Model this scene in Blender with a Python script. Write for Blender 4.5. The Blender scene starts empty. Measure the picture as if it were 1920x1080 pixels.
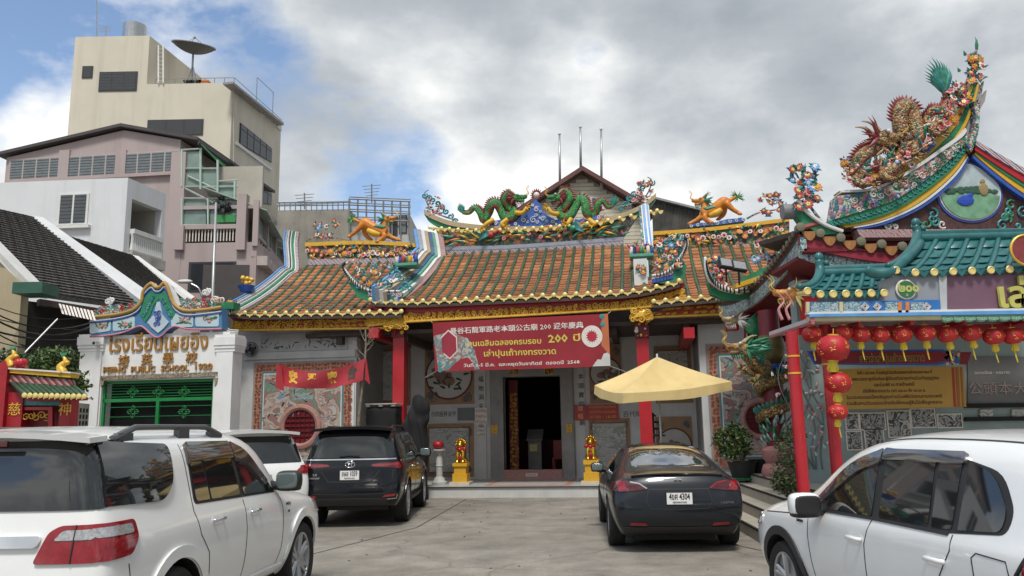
import bpy,bmesh,math,random
import numpy as np
from mathutils import Vector as V,Matrix,Euler
from mathutils.bvhtree import BVHTree
from mathutils import noise as mnoise
from math import sin,cos,pi,radians as rad
S=bpy.context.scene
COL=S.collection
# ------------------------------------------------------------------ camera, sky, sun, exposure
CAM_H,FPX,ROLL=1.74,1500.0,0.018
PITCH=math.atan(258/1500.0)
_f=V((0,cos(PITCH),sin(PITCH)));_r0=V((1,0,0));_u0=_r0.cross(_f)
_r=_r0*cos(ROLL)-_u0*sin(ROLL);_u=_u0*cos(ROLL)+_r0*sin(ROLL)
cam_data=bpy.data.cameras.new('camera');cam=bpy.data.objects.new('camera',cam_data);COL.objects.link(cam)
cam_data.sensor_width=36;cam_data.lens=FPX/1920*36;cam_data.clip_end=3000;cam_data.clip_start=.05
cam.matrix_world=Matrix(((_r.x,_u.x,-_f.x,0),(_r.y,_u.y,-_f.y,0),(_r.z,_u.z,-_f.z,CAM_H),(0,0,0,1)))
S.camera=cam
S.render.engine='CYCLES'
S.cycles.use_denoising=True
S.cycles.max_bounces=6
S.view_settings.view_transform='Standard';S.view_settings.look='None';S.view_settings.gamma=1.0
S.view_settings.exposure=0.32
SUN_EL,SUN_AZ=rad(60),rad(181)  # azimuth from +Y clockwise: sun high behind the camera

def build_world():
 w=bpy.data.worlds.new('World');S.world=w;w.use_nodes=True
 nt=w.node_tree;N=nt.nodes;L=nt.links;N.clear()
 out=N.new('ShaderNodeOutputWorld');bg=N.new('ShaderNodeBackground');L.new(bg.outputs[0],out.inputs[0])
 sky=N.new('ShaderNodeTexSky');sky.sky_type='NISHITA';sky.sun_disc=False
 sky.sun_elevation=SUN_EL;sky.sun_rotation=SUN_AZ
 tc=N.new('ShaderNodeTexCoord');sep=N.new('ShaderNodeSeparateXYZ');L.new(tc.outputs['Generated'],sep.inputs[0])
 def mth(op,a,b=None,clamp=False):
  n=N.new('ShaderNodeMath');n.operation=op;n.use_clamp=clamp
  for i,v in((0,a),(1,b)):
   if v is None:continue
   if isinstance(v,(int,float)):n.inputs[i].default_value=v
   else:L.new(v,n.inputs[i])
  return n.outputs[0]
 def noise(scale,det,rough,off,dist=0,zs=1.7):
  mp=N.new('ShaderNodeMapping');mp.inputs['Location'].default_value=off;mp.inputs['Scale'].default_value=(1,1,zs);L.new(tc.outputs['Generated'],mp.inputs[0])
  n=N.new('ShaderNodeTexNoise');n.inputs['Scale'].default_value=scale;n.inputs['Detail'].default_value=det
  n.inputs['Roughness'].default_value=rough;n.inputs['Distortion'].default_value=dist;L.new(mp.outputs[0],n.inputs[0]);return n.outputs['Fac']
 def ramp(src,pts):
  r=N.new('ShaderNodeValToRGB');L.new(src,r.inputs[0]);e=r.color_ramp.elements
  while len(e)<len(pts):e.new(.5)
  for k,(p,c)in enumerate(pts):e[k].position=p;e[k].color=(*c,1)if len(c)==3 else c
  return r.outputs[0]
 ox,oy=SKY_SEED
 n1=noise(2.1,12,.55,(ox,oy,0),.08)  # cloud cover
 n2=noise(3.0,12,.55,(ox+7.3,oy+2.2,4),.05)  # billows
 n3=noise(1.1,4,.5,(ox+1.3,oy+9.2,2))  # broad light and dark
 dens=mth('ADD',n1,mth('MULTIPLY',sep.outputs[0],CLR_X))  # broken cloud to the left, closed to the right
 cover=ramp(dens,[(COV0,(0,0,0)),(COV1,(1,1,1))])
 edge=ramp(dens,[(COV0,(1,1,1)),(COV0+.30,(0,0,0))])  # thin cloud near the gaps is brightest
 shade=mth('ADD',mth('ADD',mth('MULTIPLY',n2,.55),mth('MULTIPLY',n3,.45)),mth('MULTIPLY',edge,.10));shade=mth('SUBTRACT',shade,mth('MULTIPLY',sep.outputs[0],.055))  # heavier cloud to the right
 cloud=ramp(shade,[(.40,(.30,.335,.375)),(.50,(.44,.475,.51)),(.56,(.62,.65,.67)),(.63,(.95,.95,.93))])
 skc=N.new('ShaderNodeMix');skc.data_type='RGBA';skc.blend_type='MULTIPLY';skc.inputs[0].default_value=1
 L.new(sky.outputs[0],skc.inputs[6]);skc.inputs[7].default_value=(1.0,1.0,1.0,1)
 cb=N.new('ShaderNodeMix');cb.data_type='RGBA';cb.blend_type='MULTIPLY';cb.inputs[0].default_value=1
 L.new(cloud,cb.inputs[6]);k=CLOUD_GAIN/SKY_STR;cb.inputs[7].default_value=(k,k,k,1)
 mx=N.new('ShaderNodeMix');mx.data_type='RGBA'
 L.new(cover,mx.inputs[0]);L.new(skc.outputs[2],mx.inputs[6]);L.new(cb.outputs[2],mx.inputs[7])
 L.new(mx.outputs[2],bg.inputs[0]);bg.inputs[1].default_value=SKY_STR
SKY_STR,CLOUD_GAIN,CLR_X,COV0,COV1,SKY_SEED=0.15,0.92,.22,.325,.41,(31.5,1.2)
build_world()
sun_d=bpy.data.lights.new('sun','SUN');sun_d.energy=2.5;sun_d.angle=rad(12);sun_d.color=(1,.96,.9)
sun=bpy.data.objects.new('sun',sun_d);COL.objects.link(sun)
sun.rotation_euler=Euler((pi/2-SUN_EL,0,-SUN_AZ+pi),'XYZ')
_sd=V((sin(SUN_AZ)*cos(SUN_EL),cos(SUN_AZ)*cos(SUN_EL),sin(SUN_EL)))
sun.rotation_euler=(-_sd).to_track_quat('-Z','Y').to_euler()

# ------------------------------------------------------------------ frames and pixel lookup (layout measured in the photograph, 1920 x 1080)
def frame(x,y,z,yaw):
 return Matrix.Translation((x,y,z))@Matrix.Rotation(-rad(yaw),4,'Z')  # yaw > 0: right side nearer
FW=Matrix.Identity(4)
FR=[FW]
def ray(px,py):return _f+_r*((px-960)/FPX)+_u*((540-py)/FPX)
def P(px,py,y,F=None):
 """point on the plane y = const of the current frame that is seen at this pixel"""
 F=F or FR[0];iv=F.inverted();o=iv@V((0,0,CAM_H));d=iv.to_3x3()@ray(px,py)
 return o+d*((y-o.y)/d.y)
def PZ(px,py,z,F=None):
 F=F or FR[0];iv=F.inverted();o=iv@V((0,0,CAM_H));d=iv.to_3x3()@ray(px,py)
 return o+d*((z-o.z)/d.z)
def PX(px,py,x,F=None):
 F=F or FR[0];iv=F.inverted();o=iv@V((0,0,CAM_H));d=iv.to_3x3()@ray(px,py)
 return o+d*((x-o.x)/d.x)

# ------------------------------------------------------------------ materials
MATS={}
def ndm(name):
 m=bpy.data.materials.new(name);m.use_nodes=True
 return m,m.node_tree.nodes,m.node_tree.links,m.node_tree.nodes['Principled BSDF']
def mat(name,col=(.5,.5,.5),rough=.6,metal=0,var=.12,scale=3,bump=0,bscale=30,coat=0,dirt=0,dcol=(.06,.055,.05),spec=.5,streak=1,trans=0,emit=0):
 if name in MATS:return MATS[name]
 m,N,L,b=ndm(name);MATS[name]=m
 b.inputs['Roughness'].default_value=rough;b.inputs['Metallic'].default_value=metal
 b.inputs['Specular IOR Level'].default_value=spec
 if coat:b.inputs['Coat Weight'].default_value=coat;b.inputs['Coat Roughness'].default_value=.04
 if trans:b.inputs['Transmission Weight'].default_value=trans
 tc=N.new('ShaderNodeTexCoord')
 n=N.new('ShaderNodeTexNoise');n.inputs['Scale'].default_value=scale;n.inputs['Detail'].default_value=6;n.inputs['Roughness'].default_value=.6
 L.new(tc.outputs['Object'],n.inputs[0])
 r=N.new('ShaderNodeValToRGB');L.new(n.outputs['Fac'],r.inputs[0])
 r.color_ramp.elements[0].position=.3;r.color_ramp.elements[1].position=.7
 r.color_ramp.elements[0].color=(*[max(0,c*(1-var))for c in col],1);r.color_ramp.elements[1].color=(*[min(1,c*(1+var))for c in col],1)
 o=r.outputs[0]
 if dirt:
  mp=N.new('ShaderNodeMapping');mp.inputs['Scale'].default_value=(1,1,.25 if streak==1 else streak or 1);L.new(tc.outputs['Object'],mp.inputs[0])
  n2=N.new('ShaderNodeTexNoise');n2.inputs['Scale'].default_value=scale*1.7;n2.inputs['Detail'].default_value=10;n2.inputs['Roughness'].default_value=.7;L.new(mp.outputs[0],n2.inputs[0])
  r2=N.new('ShaderNodeValToRGB');L.new(n2.outputs['Fac'],r2.inputs[0]);r2.color_ramp.elements[0].position=.5;r2.color_ramp.elements[1].position=.78
  r2.color_ramp.elements[1].color=(dirt,dirt,dirt,1)
  mx=N.new('ShaderNodeMix');mx.data_type='RGBA';L.new(r2.outputs[0],mx.inputs[0]);L.new(o,mx.inputs[6]);mx.inputs[7].default_value=(*dcol,1);o=mx.outputs[2]
 L.new(o,b.inputs['Base Color'])
 if bump:
  n3=N.new('ShaderNodeTexNoise');n3.inputs['Scale'].default_value=bscale;n3.inputs['Detail'].default_value=8;L.new(tc.outputs['Object'],n3.inputs[0])
  bp=N.new('ShaderNodeBump');bp.inputs['Strength'].default_value=bump;bp.inputs['Distance'].default_value=.02;L.new(n3.outputs['Fac'],bp.inputs['Height']);L.new(bp.outputs[0],b.inputs['Normal'])
 if emit:
  L.new(o,b.inputs['Emission Color']);b.inputs['Emission Strength'].default_value=emit
 return m
def mosaic(name,cols,scale=12,rough=.45,stretch=(1,1,1),bump=.5,dist=.4):
 """painted ceramic shards: cells of several colours"""
 if name in MATS:return MATS[name]
 m,N,L,b=ndm(name);MATS[name]=m;b.inputs['Roughness'].default_value=rough
 tc=N.new('ShaderNodeTexCoord');mp=N.new('ShaderNodeMapping');mp.inputs['Scale'].default_value=stretch;L.new(tc.outputs['Object'],mp.inputs[0])
 nz=N.new('ShaderNodeTexNoise');nz.inputs['Scale'].default_value=scale*.35;nz.inputs['Detail'].default_value=3;L.new(mp.outputs[0],nz.inputs[0])
 mv=N.new('ShaderNodeVectorMath');mv.operation='MULTIPLY_ADD';L.new(nz.outputs['Color'],mv.inputs[0]);mv.inputs[1].default_value=(dist,)*3;L.new(mp.outputs[0],mv.inputs[2])
 v=N.new('ShaderNodeTexVoronoi');v.inputs['Scale'].default_value=scale;L.new(mv.outputs[0],v.inputs[0])
 sp=N.new('ShaderNodeSeparateColor');L.new(v.outputs['Color'],sp.inputs[0])
 r=N.new('ShaderNodeValToRGB');r.color_ramp.interpolation='CONSTANT';L.new(sp.outputs[0],r.inputs[0]);e=r.color_ramp.elements
 while len(e)<len(cols):e.new(.5)
 for i,c in enumerate(cols):e[i].position=i/len(cols);e[i].color=(*c,1)
 L.new(r.outputs[0],b.inputs['Base Color'])
 if bump:
  bp=N.new('ShaderNodeBump');bp.inputs['Strength'].default_value=bump;bp.inputs['Distance'].default_value=.03;bp.invert=True;L.new(v.outputs['Distance'],bp.inputs['Height']);L.new(bp.outputs[0],b.inputs['Normal'])
 return m
def stripes(name,cols,scale=8,axis='X',rough=.5,dist=0,prof='SAW',rot=(0,0,0)):
 if name in MATS:return MATS[name]
 m,N,L,b=ndm(name);MATS[name]=m;b.inputs['Roughness'].default_value=rough
 tc=N.new('ShaderNodeTexCoord');mp=N.new('ShaderNodeMapping');mp.inputs['Rotation'].default_value=rot;L.new(tc.outputs['Object'],mp.inputs[0])
 w=N.new('ShaderNodeTexWave');w.bands_direction=axis;w.wave_profile=prof;w.inputs['Scale'].default_value=scale;w.inputs['Distortion'].default_value=dist;w.inputs['Detail Scale'].default_value=2;L.new(mp.outputs[0],w.inputs[0])
 r=N.new('ShaderNodeValToRGB');r.color_ramp.interpolation='CONSTANT';L.new(w.outputs['Fac'],r.inputs[0]);e=r.color_ramp.elements
 while len(e)<len(cols):e.new(.5)
 for i,c in enumerate(cols):e[i].position=i/len(cols);e[i].color=(*c,1)
 n=N.new('ShaderNodeTexNoise');n.inputs['Scale'].default_value=5;n.inputs['Detail'].default_value=8;L.new(tc.outputs['Object'],n.inputs[0])
 mx=N.new('ShaderNodeMix');mx.data_type='RGBA';mx.blend_type='MULTIPLY';mx.inputs[0].default_value=.35;L.new(r.outputs[0],mx.inputs[6]);L.new(n.outputs['Fac'],mx.inputs[7])
 L.new(mx.outputs[2],b.inputs['Base Color'])
 return m
# ------------------------------------------------------------------ mesh builder
WM={}
def frames(pts):
 """parallel-transport frames along a polyline"""
 n=len(pts);T=[]
 for i in range(n):
  d=pts[min(i+1,n-1)]-pts[max(i-1,0)];T.append(d.normalized()if d.length>1e-9 else V((0,0,1)))
 a=V((0,0,1))if abs(T[0].z)<.9 else V((0,1,0))
 nrm=(a-T[0]*a.dot(T[0])).normalized();out=[]
 for t in T:
  nrm=nrm-t*nrm.dot(t);nrm=nrm.normalized()if nrm.length>1e-6 else t.orthogonal().normalized();out.append((t,nrm,t.cross(nrm)))
 return out
def smooth_path(pts,k=6):
 pts=[V(p)for p in pts];n=len(pts);out=[]
 for i in range(n-1):
  a,b,c,d=pts[max(i-1,0)],pts[i],pts[i+1],pts[min(i+2,n-1)]
  for j in range(k):
   t=j/k;out.append(.5*((2*b)+(c-a)*t+(2*a-5*b+4*c-d)*t*t+(3*b-a-3*c+d)*t**3))
 out.append(pts[-1]);return out
def lerp_list(vals,n):
 out=[]
 for i in range(n):
  t=i/(n-1)*(len(vals)-1);k=min(int(t),len(vals)-2);out.append(vals[k]+(vals[k+1]-vals[k])*(t-k))
 return out
STUFF={'mural_relief','border_carving','spines','ornament_leaves','ridge_feathers','ridge_leaves','roundel_picture','mane','cloud_scroll','scroll_curls','corner_carving','beam_carving','bracket_carving','painted_plants','painted_fruit','capital_figures','shelf_figures','gilt_fruit','dragon_spines','dragon_mane','wave_relief','tail_plume','tail_tuft','key_fret','medallion_scroll','painted_hedge','ridge_clouds','ridge_scroll','scroll_comb','screen_carving','stud_carving','window_scroll','corner_leaves','hanging_cloths','whiskers','horns','eyes','stems','green_fan'}
class MB:
 def __init__(s):s.v=[];s.f=[];s.m=[];s.cur=0
 def mi(s,i):s.cur=i;return s
 def add(s,vs,fs):
  o=len(s.v);s.v+=[V(p)for p in vs]
  for f in fs:s.f.append([o+i for i in f]);s.m.append(s.cur)
 def box(s,a,b):
  a,b=V(a),V(b);x0,x1=sorted((a.x,b.x));y0,y1=sorted((a.y,b.y));z0,z1=sorted((a.z,b.z))
  s.add([(x0,y0,z0),(x1,y0,z0),(x1,y1,z0),(x0,y1,z0),(x0,y0,z1),(x1,y0,z1),(x1,y1,z1),(x0,y1,z1)],
[(0,3,2,1),(4,5,6,7),(0,1,5,4),(1,2,6,5),(2,3,7,6),(3,0,4,7)]);return s
 def hexa(s,q,d):
  """four corners of a face and a thickness vector"""
  q=[V(p)for p in q];d=V(d);s.add(q+[p+d for p in q],[(0,1,2,3),(7,6,5,4),(0,4,5,1),(1,5,6,2),(2,6,7,3),(3,7,4,0)]);return s
 def prism(s,poly,d):
  poly=[V(p)for p in poly];n=len(poly);d=V(d)
  s.add(poly+[p+d for p in poly],[list(range(n)),list(range(2*n-1,n-1,-1))]+[(i,i+n,(i+1)%n+n,(i+1)%n)for i in range(n)]);return s
 def tube(s,pts,r,n=6,cap=True,flat=1.0,up=None):
  pts=[V(p)for p in pts];k=len(pts);rs=r if isinstance(r,(list,tuple))else[r]*k
  if len(rs)!=k:rs=lerp_list(list(rs),k)
  vs=[];fr=frames(pts)
  for p,(t,a,b),q in zip(pts,fr,rs):
   if up is not None:
    a=V(up)-t*V(up).dot(t);a=a.normalized()if a.length>1e-5 else t.orthogonal().normalized();b=t.cross(a)
   for i in range(n):
    g=2*pi*i/n;vs.append(p+a*(cos(g)*q)+b*(sin(g)*q*flat))
  fs=[(i*n+j,i*n+(j+1)%n,(i+1)*n+(j+1)%n,(i+1)*n+j)for i in range(k-1)for j in range(n)]
  if cap:fs+=[list(range(n-1,-1,-1)),list(range((k-1)*n,k*n))]
  s.add(vs,fs);return s
 def lathe(s,base,prof,n=12,axis=(0,0,1)):
  base=V(base);ax=V(axis).normalized();a=ax.orthogonal().normalized();b=ax.cross(a);k=len(prof)
  vs=[base+ax*h+(a*cos(2*pi*j/n)+b*sin(2*pi*j/n))*r for r,h in prof for j in range(n)]
  fs=[(i*n+j,i*n+(j+1)%n,(i+1)*n+(j+1)%n,(i+1)*n+j)for i in range(k-1)for j in range(n)]
  fs+=[list(range(n-1,-1,-1)),list(range((k-1)*n,k*n))]
  s.add(vs,fs);return s
 def ball(s,c,r,n=10,k=7,rot=None):
  c=V(c);r=V((r,r,r))if isinstance(r,(int,float))else V(r);vs=[];fs=[]
  for i in range(k+1):
   t=pi*i/k
   for j in range(n):
    g=2*pi*j/n;q=V((r.x*sin(t)*cos(g),r.y*sin(t)*sin(g),r.z*cos(t)))
    if rot:q=rot@q
    vs.append(c+q)
  for i in range(k):
   for j in range(n):fs.append((i*n+j,(i+1)*n+j,(i+1)*n+(j+1)%n,i*n+(j+1)%n))
  s.add(vs,fs);return s
 def grid(s,rows):
  k=len(rows);n=len(rows[0]);s.add([p for r in rows for p in r],[(i*n+j,i*n+j+1,(i+1)*n+j+1,(i+1)*n+j)for i in range(k-1)for j in range(n-1)]);return s
 def slab(s,rows,d):
  """a grid given thickness: closed"""
  d=V(d);k=len(rows);n=len(rows[0]);a=[V(p)for r in rows for p in r];m=len(a)
  fs=[]
  for i in range(k-1):
   for j in range(n-1):
    q=(i*n+j,i*n+j+1,(i+1)*n+j+1,(i+1)*n+j);fs+=[q,tuple(m+x for x in reversed(q))]
  rim=[j for j in range(n)]+[i*n+n-1 for i in range(1,k)]+[(k-1)*n+j for j in range(n-2,-1,-1)]+[i*n for i in range(k-2,0,-1)]
  fs+=[(rim[i],m+rim[i],m+rim[(i+1)%len(rim)],rim[(i+1)%len(rim)])for i in range(len(rim))]
  s.add(a+[p+d for p in a],fs);return s
 def blade(s,base,tip,w,nrm,bend=0.0,k=3):
  """a pointed leaf or spike with thickness"""
  base,tip,nrm=V(base),V(tip),V(nrm).normalized();d=tip-base;side=d.cross(nrm).normalized()
  L=[];R=[];M_=[]
  for i in range(k):
   t=i/k;c=base+d*t+nrm*(bend*d.length*sin(pi*t*.9));ww=w*(.55+.45*sin(pi*min(1,t*1.3+.15)))*(1-t**3)
   L.append(c-side*ww);R.append(c+side*ww);M_.append(c+nrm*w*.5)
  tip2=tip;vs=L+R+M_+[tip2];n=k;fs=[]
  for i in range(n-1):
   fs+=[(i,i+1,2*n+i+1,2*n+i),(2*n+i,2*n+i+1,n+i+1,n+i),(n+i,n+i+1,i+1,i)]
  fs+=[(n-1,3*n,3*n-1),(3*n-1,3*n,2*n-1),(2*n-1,3*n,n-1),(0,2*n,n)]
  s.add(vs,fs);return s
 def mesh(s,name,mats,X=None,smooth=False,fix=True):
  me=bpy.data.meshes.new(name);me.from_pydata([X@p for p in s.v]if X else s.v,[],s.f)
  for m in(mats if isinstance(mats,(list,tuple))else[mats]):me.materials.append(m)
  if any(s.m):me.polygons.foreach_set('material_index',s.m)
  if fix:
   bm=bmesh.new();bm.from_mesh(me);bmesh.ops.recalc_face_normals(bm,faces=bm.faces);bm.to_mesh(me);bm.free()
  if smooth is not False:
   me.polygons.foreach_set('use_smooth',[True]*len(me.polygons))
   if smooth is not True:me.set_sharp_from_angle(angle=rad(smooth))
  me.update();return me
 def build(s,name,mats,parent=None,smooth=False,fix=True,label=None,kind=None):
  X=None if parent is None else WM[parent.name].inverted()@FR[0]
  o=bpy.data.objects.new(name,s.mesh(name,mats,X,smooth,fix));COL.objects.link(o)
  if parent is None:o.matrix_world=FR[0];WM[o.name]=FR[0].copy()
  else:o.parent=parent;WM[o.name]=WM[parent.name]
  if label:o['label']=label
  if kind or name in STUFF:o['kind']=kind or 'stuff'
  return o
def tag(o,label,cat,group=None):
 o['label']=label;o['category']=cat
 if group:o['group']=group
 return o
def thing(name,label,cat,loc=(0,0,0),group=None):
 """an Empty at the base of a thing; its parts are given in the coordinates of the current frame"""
 o=bpy.data.objects.new(name,None);COL.objects.link(o);o.matrix_world=FR[0]@Matrix.Translation(loc);WM[o.name]=FR[0]@Matrix.Translation(loc);o.empty_display_size=.1
 return tag(o,label,cat,group)
def struct(o):o['kind']='structure';return o
def inst(name,me,parent,M_):
 """a part that shares mesh data, placed with a matrix given in frame coordinates"""
 o=bpy.data.objects.new(name,me);COL.objects.link(o)
 if parent is not None:o.parent=parent;o.matrix_local=WM[parent.name].inverted()@FR[0]@M_;WM[o.name]=FR[0]@M_
 else:o.matrix_world=FR[0]@M_
 return o
def fuse(mb,voxel,smooth_it=4):
 """melt overlapping volumes into one continuous skin"""
 me=mb.mesh('tmp',[]);o=bpy.data.objects.new('tmp',me);COL.objects.link(o)
 r=o.modifiers.new('r','REMESH');r.mode='VOXEL';r.voxel_size=voxel
 q=o.modifiers.new('s','SMOOTH');q.iterations=smooth_it;q.factor=.5
 dg=bpy.context.evaluated_depsgraph_get();e=o.evaluated_get(dg).to_mesh()
 out=MB();out.v=[v.co.copy()for v in e.vertices];out.f=[list(p.vertices)for p in e.polygons];out.m=[0]*len(out.f)
 o.evaluated_get(dg).to_mesh_clear();bpy.data.objects.remove(o);bpy.data.meshes.remove(me);return out
def text(s,size,loc,m,parent=None,ext=.008,rot=None,name='lettering',align='CENTER',bold=0.0,width=None,res=2):
 """lettering as a mesh in the x-z plane of the frame, facing -y; size = cap height-ish in metres; width stretches to fit"""
 cu=bpy.data.curves.new('t','FONT');cu.body=s;cu.size=size;cu.extrude=ext;cu.align_x=align;cu.align_y='CENTER';cu.resolution_u=res;cu.offset=bold
 o=bpy.data.objects.new('t',cu);COL.objects.link(o);dg=bpy.context.evaluated_depsgraph_get();me=bpy.data.meshes.new_from_object(o.evaluated_get(dg));bpy.data.objects.remove(o);bpy.data.curves.remove(cu)
 if width and len(me.vertices):
  xs=[v.co.x for v in me.vertices];k=width/max(1e-6,max(xs)-min(xs))
  c=(max(xs)+min(xs))/2 if align=='CENTER' else 0
  for v in me.vertices:v.co.x=(v.co.x-c)*k
 me.materials.clear();me.materials.append(m);me.name=name
 M_=Matrix.Translation(loc)@(rot.to_4x4()if rot else Matrix.Identity(4))@Matrix.Rotation(pi/2,4,'X')
 return inst(name,me,parent,M_)
def ev_mesh(o):
 dg=bpy.context.evaluated_depsgraph_get();return bpy.data.meshes.new_from_object(o.evaluated_get(dg))
# ------------------------------------------------------------------ cars
def car_mats():
 mat('paint_white',(.78,.79,.78),.28,0,.015,2,coat=.8,dirt=.06,dcol=(.45,.42,.37))
 mat('paint_black',(.005,.006,.009),.22,0,.1,2,coat=.45,spec=.3)
 mat('paint_grey',(.016,.019,.024),.28,.3,.08,2,coat=.5,spec=.3)
 mat('tinted_glass',(.012,.014,.015),.03,0,.05,2,spec=.7,coat=.6)
 mat('pale_glass',(.10,.13,.13),.04,0,.05,2,spec=.8,coat=.6)
 mat('bright_glass',(.03,.033,.036),.02,0,.05,2,spec=1.0,coat=1)
 mat('trim_black',(.018,.018,.019),.5,0,.15,6)
 mat('smoke_visor',(.055,.04,.04),.06,0,.2,3,spec=.9,coat=1)
 mat('smoke_visor_grey',(.05,.05,.055),.06,0,.2,3,spec=.9,coat=1)
 mat('lamp_red',(.24,.005,.010),.08,0,.25,30,coat=1)
 mat('lamp_dark',(.07,.004,.008),.1,0,.2,30,coat=1)
 mat('lamp_clear',(.42,.42,.43),.12,.4,.35,60,coat=1)
 mat('chrome',(.75,.76,.78),.12,1,.05,5)
 mat('rim_metal',(.42,.43,.45),.3,.8,.1,5)
 mat('rubber',(.02,.02,.02),.85,0,.25,20,bump=.2)
 mat('plate_white',(.72,.72,.70),.45,0,.05,10)
 mat('ink',(.02,.02,.022),.6)
car_mats()
MATS['bright_glass'].node_tree.nodes['Principled BSDF'].inputs['IOR'].default_value=2.4
def rpoly(pts,r=.04,k=4):
 n=len(pts);out=[]
 for i in range(n):
  rr=r[i]if isinstance(r,(list,tuple))else r
  p,a,b=V(pts[i]),V(pts[i-1]),V(pts[(i+1)%n]);da,db=a-p,b-p;q=min(rr,da.length*.45,db.length*.45)
  s_,e=p+da.normalized()*q,p+db.normalized()*q
  for j in range(k+1):
   t=j/k;out.append(s_*(1-t)**2+p*2*t*(1-t)+e*t*t)
 return out
def superball(mb,c,r,e=.45,n=14,k=8,rot=None):
 c=V(c);f=lambda x:math.copysign(abs(x)**e,x);vs=[];fs=[]
 for i in range(k+1):
  t=-pi/2+pi*i/k
  for j in range(n):
   g=2*pi*j/n;q=V((r[0]*f(cos(t))*f(cos(g)),r[1]*f(cos(t))*f(sin(g)),r[2]*f(sin(t))))
   vs.append(c+(rot@q if rot else q))
 for i in range(k):
  for j in range(n):fs.append((i*n+j,i*n+(j+1)%n,(i+1)*n+(j+1)%n,(i+1)*n+j))
 mb.add(vs,fs)
class Car:
 def __init__(s,name,label,x,y,heading,st,paint,wheels,R,wt,rim_style=6,rimc='rim_metal',well=.055):
  FR[0]=Matrix.Translation((x,y,0))@Matrix.Rotation(pi/2-rad(heading),4,'Z')
  s.root=thing(name,label,'car');s.st=st
  mb=s.shell(st);me=mb.mesh('shell',[MATS[paint],MATS['trim_black']])
  bm=bmesh.new();bm.from_mesh(me);bm.verts.ensure_lookup_table();cl=bm.edges.layers.float.new('crease_edge')
  for e in bm.edges:
   a,b=(v.index for v in e.verts)
   ra,rb=s.rowof.get(a),s.rowof.get(b)
   if ra is not None and ra==rb and ra in(0,16):e[cl]=.8
   if ra is not None and ra==rb and ra in s.sharp_rows:e[cl]=s.sharp_rows[ra]
  bm.to_mesh(me);bm.free()
  o=bpy.data.objects.new('tmp_shell',me);COL.objects.link(o);md=o.modifiers.new('s','SUBSURF');md.levels=2;md.render_levels=2
  sm=ev_mesh(o);sm.name='body'
  s.bvh=BVHTree.FromPolygons([v.co.copy()for v in sm.vertices],[list(p.vertices)for p in sm.polygons])
  o.modifiers.clear();o.data=sm;cut=MB()
  for wx in wheels:
   for sg in(-1,1):cut.lathe((wx,sg*.52,R),[(R+well,0),(R+well,.7)],40,(0,sg,0))
  cm=cut.mesh('cut',[MATS['trim_black']]);co=bpy.data.objects.new('tmp_cut',cm);COL.objects.link(co)
  bo=o.modifiers.new('b','BOOLEAN');bo.object=co;bo.operation='DIFFERENCE';bo.solver='EXACT'
  try:bo.material_mode='TRANSFER'
  except Exception:pass
  fm=ev_mesh(o);fm.name='body';bpy.data.objects.remove(o);bpy.data.objects.remove(co)
  fm.polygons.foreach_set('use_smooth',[True]*len(fm.polygons));fm.set_sharp_from_angle(angle=rad(40))
  s.body=bpy.data.objects.new('body',fm);COL.objects.link(s.body);s.body.parent=s.root;WM[s.body.name]=WM[s.root.name]
  s.wheels(wheels,R,wt,rim_style,rimc);s.R=R;s.wx=wheels;mb=MB();zb=st[4][2][0];mb.box((wheels[0]-.25,-.58,zb-.10),(wheels[1]+.5,.58,zb+.12));mb.box((wheels[0]+R+.08,-.76,zb-.06),(wheels[1]-R-.08,.76,zb+.1));mb.build('shade_block',MATS['trim_black'],s.root)  # dark boxes added below the shell to deepen the shadow under the car
 def ring(s,t):
  xs,ys,zs=t;full=[(xs[i],ys[i],zs[i])for i in range(9)]+[(xs[i],-ys[i],zs[i])for i in range(7,-1,-1)]
  return full
 def shell(s,st):
  s.sharp_rows=getattr(s,'sharp_rows',{});s.rowof={}
  mb=MB();rings=[]
  for t in st:
   xs,ys,zs=t;fr=ys[7]/ys[6]
   bot=[(xs[0],-ys[0]*fr,zs[0]),(xs[0],0,zs[0]),(xs[0],ys[0]*fr,zs[0])]
   rings.append(s.ring(t)+bot)
  n=20;vs=[p for r in rings for p in r]
  for i in range(len(rings)):
   for j in range(17):s.rowof[i*n+j]=j
  fs=[]
  for i in range(len(rings)-1):
   for j in range(n):fs.append((i*n+j,i*n+(j+1)%n,(i+1)*n+(j+1)%n,(i+1)*n+j))
# end caps: five columns, rows 0..6
  for ri,sg in((0,-1),(len(rings)-1,1)):
   xs,ys,zs=st[ri];fr=ys[7]/ys[6];b=ri*n;idx=[]
   for r in range(7):
    if r==6:idx.append([b+6,b+7,b+8,b+9,b+10]);continue
    if r==0:idx.append([b+0,b+19,b+18,b+17,b+16]);continue
    row=[b+r];bul=s.bulge
    for q,kk in((fr,.75),(0,1),(-fr,.75)):
     vs.append((xs[r]+sg*bul*kk,ys[r]*q,zs[r]));row.append(len(vs)-1)
    row.append(b+16-r);idx.append(row)
   for r in range(6):
    for c in range(4):fs.append((idx[r][c],idx[r][c+1],idx[r+1][c+1],idx[r+1][c]))
  mb.add(vs,fs);return mb
 bulge=.05
 def hit(s,p,d):
  h=s.bvh.ray_cast(V(p),V(d))
  return(h[0],h[1])if h[0]is not None else(None,None)
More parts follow.
